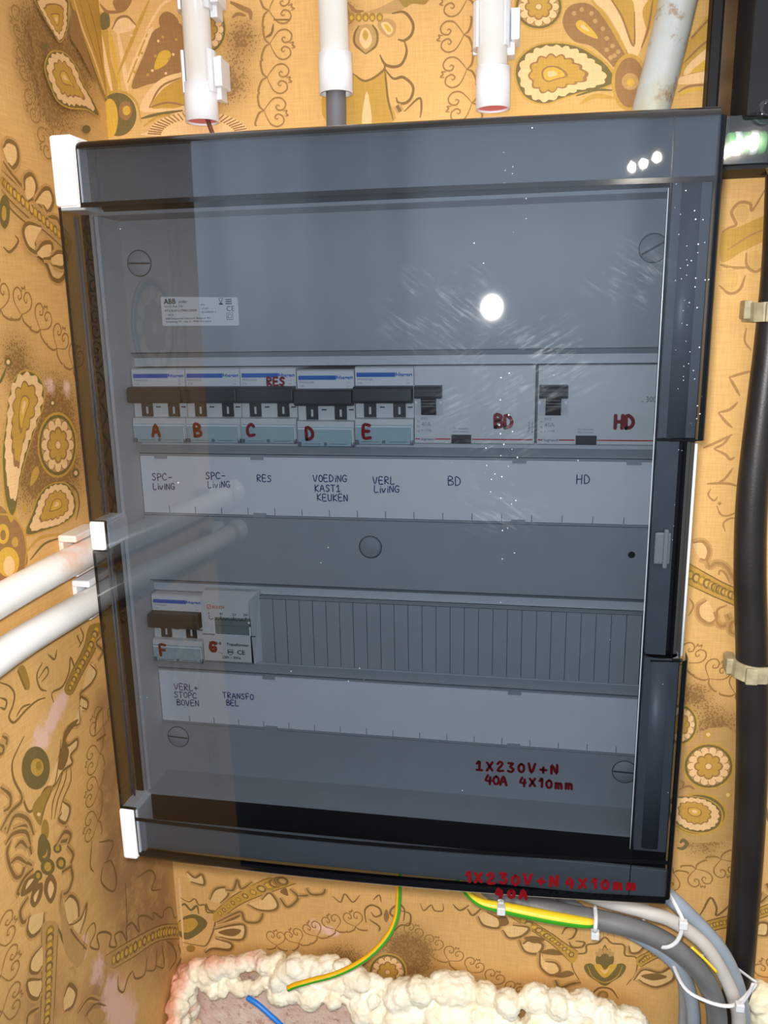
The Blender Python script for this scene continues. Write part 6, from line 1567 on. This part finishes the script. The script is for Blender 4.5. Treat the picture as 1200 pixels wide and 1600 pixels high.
# ------------------------------------------------------------------ white conduits above the box
def conduit(label, x, zs, ztop, lean, r, rs, liner, y=87.5):
    c = thing('conduit', label, 'conduit', (x, y, zs), 'white conduits above the box')
    l_ = lambda z: x+lean*(z-zs)
    MB().tube([(l_(zs+6), y, zs+6), (l_(ztop), y, ztop)], r, 28, 1).build('pipe', M['pvc'], c)
    s = MB()
    prof = [(rs-1.2, 6), (rs-1.2, 0.0), (rs, 0.0), (rs, 24), (r+0.1, 24.4)]
    s.lathe(prof, (x, y, zs), 'z', 32)
    s.build('end_socket', M['pvc_socket'], c)
    if liner:
        MB().lathe([(0, 1.2), (rs-1.3, 1.2)], (x, y, zs), 'z', 28).build('inner_lining', M['pink'], c)
def saddle(label, x, z, y=87.5, r=9.6, h=26, group='white conduit clips', side=1):
    c = thing('conduit_clip', label, 'pipe clip', (x, YW, z), group)
    b = MB()
    b.box(x-r-3, x+r+3, 97.0, 99.9, z-h/2, z+h/2, 0, 0.6)
    for sg in (-1, 1):
        pr_ = []
        for k in range(7):
            a = math.radians(-62+k*17); pr_.append((x+sg*(r+0.5)*math.cos(a), y-(r+0.5)*math.sin(a)*1.0))
        o_ = []
        for k in range(7):
            a = math.radians(-62+k*17); o_.append((x+sg*(r+2.4)*math.cos(a), y-(r+2.4)*math.sin(a)*1.0))
        lst = pr_+o_[::-1]
        V_ = [(p[0], p[1], z-h/2) for p in lst]+[(p[0], p[1], z+h/2) for p in lst]
        n = len(lst)
        tri = tessellate_polygon([[Vector((p[0], p[1], 0)) for p in lst]])
        b.add(V_, [(i, (i+1) % n, n+(i+1) % n, n+i) for i in range(n)]+[tuple(q) for q in tri]+[tuple(n+i for i in q) for q in tri])
    b.build('cradle', M['pvc_socket'], c)
    b = MB(); b.box(x+side*(r+2.6) if side > 0 else x-r-8, x+r+8 if side > 0 else x-r-2.6, 82, 99.5, z-h/2+3, z+h/2-5, 0, 0.8)
    b.box(x-side*r-2 if side < 0 else x+r, x+r+5 if side > 0 else x-r, 88, 99.5, z-h/2-4, z-h/2+4, 0, 0.6) if side > 0 else None
    b.build('locking_lug', M['pvc_socket'], c)
conduit('white conduit at the upper left, pink lining in its open end, brown wire below', 23.2, 253.8, 470, 0.003, 9.4, 11.4, True)
conduit('white middle conduit above the box with a slate grey cable hanging out of it', 117.8, 266.0, 470, -0.01, 9.6, 11.2, False)
conduit('white conduit above the right half of the box, beside the big paisley', 221.0, 250.6, 470, -0.024, 9.6, 11.0, True)
saddle('white clip around the upper left conduit just above its socket', 23.2, 284.5)
saddle('white clip around the upper left conduit at the very top edge', 23.4, 335.0)
saddle('white clip around the conduit beside the big paisley', 219.8, 299.0)
tag(MB().tube([(117.6, 88, 300), (117.5, 87.5, 260), (117.4, 84, 232), (117.2, 76, 216), (117, 70, 212)], 6.6, 18, 5).build('cable', M['conduit_cable'], loc=(117, 88, 260)),
    'slate grey cable dropping from the middle conduit into the box', 'cable')
tag(MB().tube([(26, 86, 264), (28.5, 84, 254), (34, 80, 240), (38, 72, 224), (40, 66, 212)], 1.5, 10, 5).build('wire', M['brownwire'], loc=(28, 86, 256)),
    'thin brown wire leaving the open end of the upper left conduit', 'wire')

# ------------------------------------------------------------------ white conduits along the left wall
def left_conduit(label, zf, r, ynear, mat):
    c = thing('conduit', label, 'conduit', (-41, 94, zf(94)), 'white conduits along the left wall')
    ys = [94, 40, -20, -100, -180, -270, ynear+8]
    MB().tube([(-40.6, y, zf(y)) for y in ys], r, 28, 4).build('pipe', mat, c)
    s = MB(); s.lathe([(r-0.5, -2), (11.6, -2), (11.8, 0), (11.8, 26), (9.0, 26.2)], (-40.6, ynear, zf(ynear)), 'y', 28)
    s.build('end_socket', M['pvc_socket'], c)
def zlin(z0, z1, z2):
    def f(y):
        t_ = max(0, min(1, (94-y)/194)); 
        return z0+(z1-z0)*t_ if y > -100 else z1+(z2-z1)*((-100-y)/266)
    return f
ZU = zlin(-27.6, -29.0, -40); ZL = zlin(-64.5, -60.0, -81.5)
left_conduit('upper white conduit on the left wall, dusted with pink plaster', ZU, 9.5, -360, M['pvc_dusty'])
left_conduit('lower white conduit on the left wall running behind the box', ZL, 9.5, -364, M['pvc'])
def left_clip(label, y, z, mat):
    c = thing('conduit_clip', label, 'pipe clip', (XW, y, z), 'white clips on the left wall')
    b = MB(); b.box(XW+0.05, XW+3.2, y-14, y+14, z-12, z+12, 0, 0.6); b.build('base', mat, c)
    b = MB(); b.box(XW+1, XW+14, y-16, y+16, z+10.2, z+15, 0, 1.2); b.build('jaw', mat, c)
    b = MB(); b.box(XW+1, XW+11, y-13, y+13, z-14.2, z-10.2, 0, 1.0); b.build('jaw', mat, c)
left_clip('white clip over the upper left-wall conduit beside the box, pink dust on it', -4, ZU(-4), M['pvc_dusty'])
left_clip('white clip over the lower left-wall conduit beside the box', 6, ZL(6), M['pvc_socket'])
left_clip('white clip near the open end of the upper left-wall conduit, seen mirrored in the door', -308, ZU(-308), M['pvc_socket'])
left_clip('white clip near the open end of the lower left-wall conduit, seen mirrored in the door', -308, ZL(-308), M['pvc_socket'])

# ------------------------------------------------------------------ old pipe, meter, black cable
tag(MB().tube([(311.5, 84, 213), (319.2, 84, 246), (331.0, 84, 303), (337, 84, 345), (338.5, 84, 470)], 11.4, 26, 6).build('old_pipe', M['old_pipe'], loc=(319, 84, 246)),
    'old grey painted pipe with rusty stains slanting behind the upper right corner', 'pipe')
mt = thing('electricity_meter', 'black electricity meter cut off by the upper right corner, clear terminal cover below', 'meter', (430, 99, 215))
b = MB(); b.box(351.5, 358.5, 84, 99.7, 205, 430, 0, 1.5); b.build('back_flange', M['black'], mt)
b = MB(); b.prism_y([(357, 208), (372, 208), (372, 430), (357, 430)], 88, 99.5); b.build('side_wall', M['bakelite'], mt)
b = MB(); b.box(366.5, 500, 44, 99.5, 229, 430, 0, 2.0); b.build('case', M['black'], mt)
b = MB(); b.box(358, 500, 88, 99.5, 203.5, 230, 0, 0.6); b.box(355.5, 386, 58, 90, 203.0, 205.0); b.build('terminal_block', M['black'], mt)
b = MB(); b.box(357, 386, 50, 52, 205, 231); b.box(357, 386, 52, 88, 205, 206.4); b.prism_y([(384, 231), (391, 228), (391, 201), (386, 197), (383, 203)], 50, 60)
cv_ = b.build('terminal_cover', M['clearlid'], mt); sub(cv_, mt)
MB().lathe([(2.2, 0), (2.2, -8), (4.2, -8.4), (6.2, -7), (6.4, 0)], (378, 50, 232), 'y').build('screw_boss', M['clearlid'], cv_)
for x in (362.0, 370.5, 379.5):
    MB().lathe([(0, 0), (6.0, 0), (6.4, 1), (6.4, 3.0), (6.0, 4.0), (0, 4.0)], (x, 68, 219), 'x').build('green_insert', M['greenband'], mt)
for x in (366.2, 375.0):
    MB().lathe([(0, 0), (6.8, 0), (6.8, 3.6), (0, 3.6)], (x, 68, 219), 'x').build('clear_insert_highlight', M['shine'], mt)  # clear bands in a white colour that paints the tube's highlight
tag(MB().tube([(393, 70, 236), (397, 80, 205), (401, 86, 150), (401, 87, 100), (398.8, 87, 30), (398.6, 87, -10), (401.5, 87, -57), (408, 87, -120), (413, 87, -180), (416.8, 87, -255), (418.4, 87, -330), (419.6, 88, -405), (421, 90, -520)], lambda t_: 8.6+2.4*min(1, t_*1.6), 24, 6)
    .build('power_cable', M['black_cable'], loc=(400, 87, 30)), 'thick black power cable running down the wall right of the box', 'cable')
def old_clip(label, x, z, rot):
    c = thing('cable_clip', label, 'cable clip', (x, YW, z), 'aged clips on the black cable')
    V_ = []
    pr_ = [(-16, 99.6), (-14.5, 90), (-12.5, 82), (-8, 76.6), (0, 74.6), (8, 76.6), (13, 82), (13.6, 99.6)]
    inn = [(11.6, 99.6), (11.4, 84), (7, 78.6), (0, 76.8), (-7, 78.6), (-10.8, 84), (-11.4, 99.6)]
    lst = pr_+inn
    b = MB(); n = len(lst)
    c_, s_ = math.cos(rot), math.sin(rot)
    for zz in (-6, 6): V_ += [(x+px*c_-zz*s_, py, z+px*s_+zz*c_) for px, py in lst]
    tri = tessellate_polygon([[Vector((p[0], p[1], 0)) for p in lst]])
    b.add(V_, [(i, (i+1) % n, n+(i+1) % n, n+i) for i in range(n)]+[tuple(q) for q in tri]+[tuple(n+i for i in q) for q in tri])
    b.build('strap', M['clip_old'], c)
    b = MB(); b.box(x-7, x+1, 73.4, 77, z-6.6, z+5.4, 0, 0.8); b.build('buckle', M['clip_old'], c)
    b = MB(); b.box(x-17.5, x-12.5, 86, 99.6, z-5, z+7, 0, 1.0); b.build('nail_block', M['clip_old'], c)
old_clip('aged beige clip on the black cable, upper of the two', 401, 121, 0.05)
old_clip('aged beige clip on the black cable level with the lower breaker row', 408.5, -126, -0.08)

# ------------------------------------------------------------------ cables below the box
def cable(label, pts, r, mat, **kw):
    o = MB().tube(pts, r, 18, 7, **kw).build('cable', mat, loc=pts[0])
    return tag(o, label, 'cable', 'grey cables leaving the box')
cable('thick dark grey cable, foremost of the bundle below the right corner', [(200, 45, -222), (206, 45, -262), (232, 45, -298), (282, 44, -309), (305, 44, -311), (342, 44, -318), (369, 44, -334), (387, 44, -357), (396, 46, -392), (398, 50, -470)], 7.3, M['cable_dark'])
cable('pale beige grey cable in the bundle between the dark and the blue grey one', [(240, 60, -222), (250, 60, -262), (290, 54, -295), (339, 49, -304), (359, 48.5, -309), (381, 48, -324), (396, 48, -346.5), (406, 48.5, -369), (412, 50, -395), (414, 52, -470)], 4.9, M['cable_beige'])
cable('blue grey cable on the outer curve of the bundle beside the black cable', [(270, 76, -222), (280, 74, -255), (320, 66, -282), (352, 61, -294), (377, 60, -316), (396, 60, -338), (408, 60, -361), (414.5, 60, -384), (418, 62, -408), (420, 64, -470)], 6.0, M['cable_blue'])
cable('blue grey cable on the inner curve of the bundle, partly under the dark grey one', [(230, 66, -222), (240, 64, -268), (290, 60, -315), (330, 60, -331), (347, 60, -340), (364, 60, -353), (376, 60, -372), (383, 61, -407), (384, 62, -470)], 5.0, M['cable_blue'])
cable('thin grey cable innermost in the bundle next to the foam', [(214, 74, -222), (222, 74, -280), (280, 73, -326), (330, 72, -342), (358, 71, -357), (371, 71, -372), (377, 71, -396), (379, 72, -470)], 4.0, M['cable_grey'])
yg = MB().tube([(196, 34, -222), (198, 34, -250), (207, 34, -284), (220, 35, -299.5), (241, 35, -303.0), (273, 35, -306.5), (296, 36, -308.6), (304, 38, -309.2)], lambda t_: 2.6+2.0*math.sin(math.pi*min(1, max(0, t_*1.6-0.6))), 18, 7, stripe=lambda q: 1 if (q < 0.30 or q > 0.92) else 0)
tag(yg.build('earth_wire', [M['yellow'], M['green']], loc=(220, 35, -299)), 'thick green and yellow earth wire strapped to the dark cable below the box', 'wire')
tag(MB().tube([(372, 39.6, -322), (382, 39.2, -331), (391, 39.6, -341)], 1.0, 8, 6).build('earth_wire', M['yellow'], loc=(382, 39, -331)), 'thin yellow wire line along the pale cable in the bundle', 'wire')
yt = MB().tube([(156, 64, -222), (156, 63, -290), (155.5, 62, -325), (153.5, 58, -343), (146, 52, -357), (131, 45, -371), (110, 40, -383), (88, 36, -390), (76, 34, -394), (70, 34, -398)], 2.3, 14, 7, stripe=lambda q: 1 if (0.62 < q < 0.98) else 0)
tag(yt.build('earth_wire', [M['orange_yellow'], M['green']], loc=(156, 64, -222)), 'green and yellow wire curving from under the box into the foam', 'wire')
tag(MB().tube([(25, 58, -436), (34, 56, -439), (44, 54, -445), (56, 52, -454), (70, 50, -470), (80, 48, -500)], 2.2, 14, 7).build('wire', M['bluewire'], loc=(25, 58, -436)), 'blue wire end coming out of the plaster below the foam', 'wire')
def tie(label, front, back, head, tail=None, r=1.5):
    c = thing('cable_tie', label, 'cable tie', head, 'white cable ties')
    b = MB()
    b.tube(front, r, 8, 6, flat=0.5); b.tube(back, r, 8, 6, flat=0.5)
    b.build('strap', M['tie'], c)
    MB().box(head[0]-3.0, head[0]+3.0, head[1]-2.6, head[1]+2.4, head[2]-3.2, head[2]+3.2, 0, 0.8).build('locking_head', M['tie'], c)
    if tail: MB().tube(tail, 1.1, 8, 5, flat=0.5).build('tail', M['tie'], c)
tie('white cable tie round the cable bundle at the lower right corner of the box', [(354, 50, -284), (360, 38, -290), (364, 35, -299), (361, 35, -315), (352, 37, -323), (341, 50, -328)], [(354, 50, -284), (352, 66, -290), (344, 72, -318), (341, 50, -328)], (364, 33.5, -299))
tie('long white cable tie round the bundle above the foam with a loose tail', [(362, 64, -351), (370, 42, -359), (385, 37, -364), (400, 37, -366), (410, 42, -364), (424, 58, -362)], [(362, 64, -351), (376, 78, -360), (405, 76, -362), (424, 58, -362)], (407, 35, -363.5), [(407, 34, -362), (411, 33, -352), (413.5, 32, -340)])
tie('white cable tie holding the end of the green and yellow wire to the dark cable', [(304.5, 46, -302), (304.5, 36, -303), (304, 30.6, -308), (304, 36, -316), (304, 46, -318.5)], [(304.5, 46, -302), (304.5, 53, -310), (304, 46, -318.5)], (304.5, 36, -317.5))
tie('short white cable tie on the green and yellow wire near the red writing', [(236.5, 35, -297), (237, 30.4, -302.5), (236.5, 35, -308.0)], [(236.5, 35, -297), (236.5, 40, -302), (236.5, 35, -308.0)], (237, 30.0, -300.6), None, 2.4)

# ------------------------------------------------------------------ foam and plaster
pl = MB()
out = [(-70, -560), (-66, -492), (-45, -462), (-16, -452), (40, -450), (100, -452), (140, -462), (170, -490), (180, -560)]
out = [(max(x, XW+0.2), z) for x, z in out]
pl.prism_y([tuple(p[:2]) for p in [(q.x, q.y) for q in smooth_path([Vector((x, z, 0)) for x, z in out], 3, False)]], 97, 99.95)
pl = pl.build('plaster_patch', M['plaster'], loc=(56, 99, -510))
tag(pl, 'rough pink plaster patch at the bottom edge, ringed by foam', 'plaster patch')
def foam_mesh(name, balls, voxel, disp, mat, label, loc):
    b = MB()
    bm = bmesh.new()
    for (x, y, z, r) in balls:
        mtx = Matrix.Translation(Vector((x, y, z))) @ Matrix.Rotation(random.uniform(0, 3), 4, 'Y') @ Matrix.Diagonal((r*random.uniform(0.85, 1.2), r*random.uniform(0.8, 1.05), r*random.uniform(0.85, 1.15), 1))
        bmesh.ops.create_icosphere(bm, subdivisions=2, radius=1, matrix=mtx)
    bm.verts.index_update()
    b.add([v.co.copy() for v in bm.verts], [[v.index for v in f.verts] for f in bm.faces], 0, True)
    bm.free()
    o = b.build(name, mat, loc=loc)
    md = o.modifiers.new('fuse', 'REMESH'); md.mode = 'VOXEL'; md.voxel_size = voxel*K; md.use_smooth_shade = True
    for sc_, st_ in disp:
        tx = bpy.data.textures.new('foam_lumps', 'CLOUDS'); tx.noise_scale = sc_*K; tx.noise_depth = 3
        dm = o.modifiers.new('lumps', 'DISPLACE'); dm.texture = tx; dm.strength = st_*K; dm.mid_level = 0.5; dm.texture_coords = 'GLOBAL'
    return tag(o, label, 'expanding foam')
top = [(-46, -448), (-32, -428), (-12, -424), (10, -419), (32, -415), (58, -408), (80, -407), (100, -408), (126, -418), (147, -425), (172, -412), (194, -411), (230, -416), (276, -409), (325, -414), (352, -420)]
def ztop(x):
    for (xa, za), (xb, zb) in zip(top, top[1:]):
        if xa <= x <= xb: return za+(zb-za)*(x-xa)/(xb-xa)
    return top[0][1] if x < top[0][0] else top[-1][1]
rnd = random.Random(11)
pink = []
for z in range(-530, -440, 12): pink.append((-46+rnd.uniform(-3, 6)+(z+440)*-0.02, 86, z, 9.5+rnd.uniform(-2, 3)))
for y_, z_ in ((74, -452), (64, -462), (56, -474), (46, -486), (38, -498), (30, -512), (68, -480), (54, -496), (44, -512)): pink.append((-44+rnd.uniform(-1, 3), y_, z_, 8.6+rnd.uniform(-1, 2)))
for x in range(-46, 40, 8):
    r = rnd.uniform(7.5, 11.5); pink.append((max(x, -41), 84+rnd.uniform(-4, 4), ztop(x)-r-rnd.uniform(0, 3), r))
    pink.append((max(x, -41), 80+rnd.uniform(-4, 4), ztop(x)-24-rnd.uniform(0, 6), rnd.uniform(5.5, 8.5)))
def foam_mix():
    t_ = NT('cream_foam_with_salmon_overspray')
    co = t_.n('TexCoord').outputs['Object']
    geo = t_.n('NewGeometry')
    sp_ = t_.n('SeparateXYZ'); t_.l(geo.outputs['Position'], sp_.inputs[0])
    nz = t_.noise(co, 55, 4, 0.6)
    edge = t_.math('ADD', t_.math('MULTIPLY', sp_.outputs['X'], -6.0), t_.math('MULTIPLY', sp_.outputs['Z'], 18.0))
    f1 = t_.ramp(t_.math('ADD', edge, t_.math('MULTIPLY', nz, 0.6)), -7.45, -7.2)
    f2 = t_.ramp(t_.math('ADD', t_.math('MULTIPLY', sp_.outputs['X'], -30.0), nz), 1.5, 1.75)
    f_ = t_.math('MULTIPLY', t_.math('MAXIMUM', t_.math('MULTIPLY', f1, t_.ramp(sp_.outputs['X'], 0.085, 0.05)), f2), 0.9)
    cr = t_.mix(t_.ramp(nz, 0.3, 0.7), srgb(244, 230, 196), srgb(252, 247, 232))
    c_ = t_.mix(f_, cr, srgb(230, 164, 132))
    p_ = t_.n('BsdfPrincipled', Roughness=0.5)
    t_.l(c_, p_.inputs['Base Color'])
    b_ = t_.n('Bump', Strength=0.4, Distance=0.002)
    t_.l(t_.noise(co, 240, 5, 0.7), b_.inputs['Height']); t_.l(b_.outputs[0], p_.inputs['Normal'])
    return t_.out(p_.outputs[0])
mid = []
for x in range(44, 160, 7):
    for row_ in range(3):
        r = rnd.uniform(6, 11); mid.append((x+rnd.uniform(-4, 4), 82+rnd.uniform(-6, 5)-row_*2, ztop(x)-r-row_*12-rnd.uniform(0, 4), r))
big = []
x = 150
while x < 352:
    for row_ in range(5):
        r = rnd.uniform(14, 19) if row_ else rnd.uniform(11, 17)
        xx = min(x+rnd.uniform(-5, 5), 353)
        big.append((xx, 80+rnd.uniform(-5, 5)-row_*1.5, ztop(xx)-r+1-row_*20, r))
    x += 17 if rnd.random() < 0.6 else 23
foam_mesh('foam_bead', pink+mid+big, 1.5, [(10, 5.0), (2.2, 2.4)], foam_mix(), 'lumpy bead of cream and salmon expanding foam along the bottom edge', (120, 85, -440))
foam_mesh('foam_lump', [(436, 88, -402, 14), (446, 86, -416, 18), (434, 88, -430, 13), (452, 88, -398, 12)], 1.5, [(9, 4.0)], M['foam'], 'small cream lump of foam at the lower right, right of the black cable', (440, 88, -410))
for o in list(SC.objects):
    if '_o' in o: del o['_o']
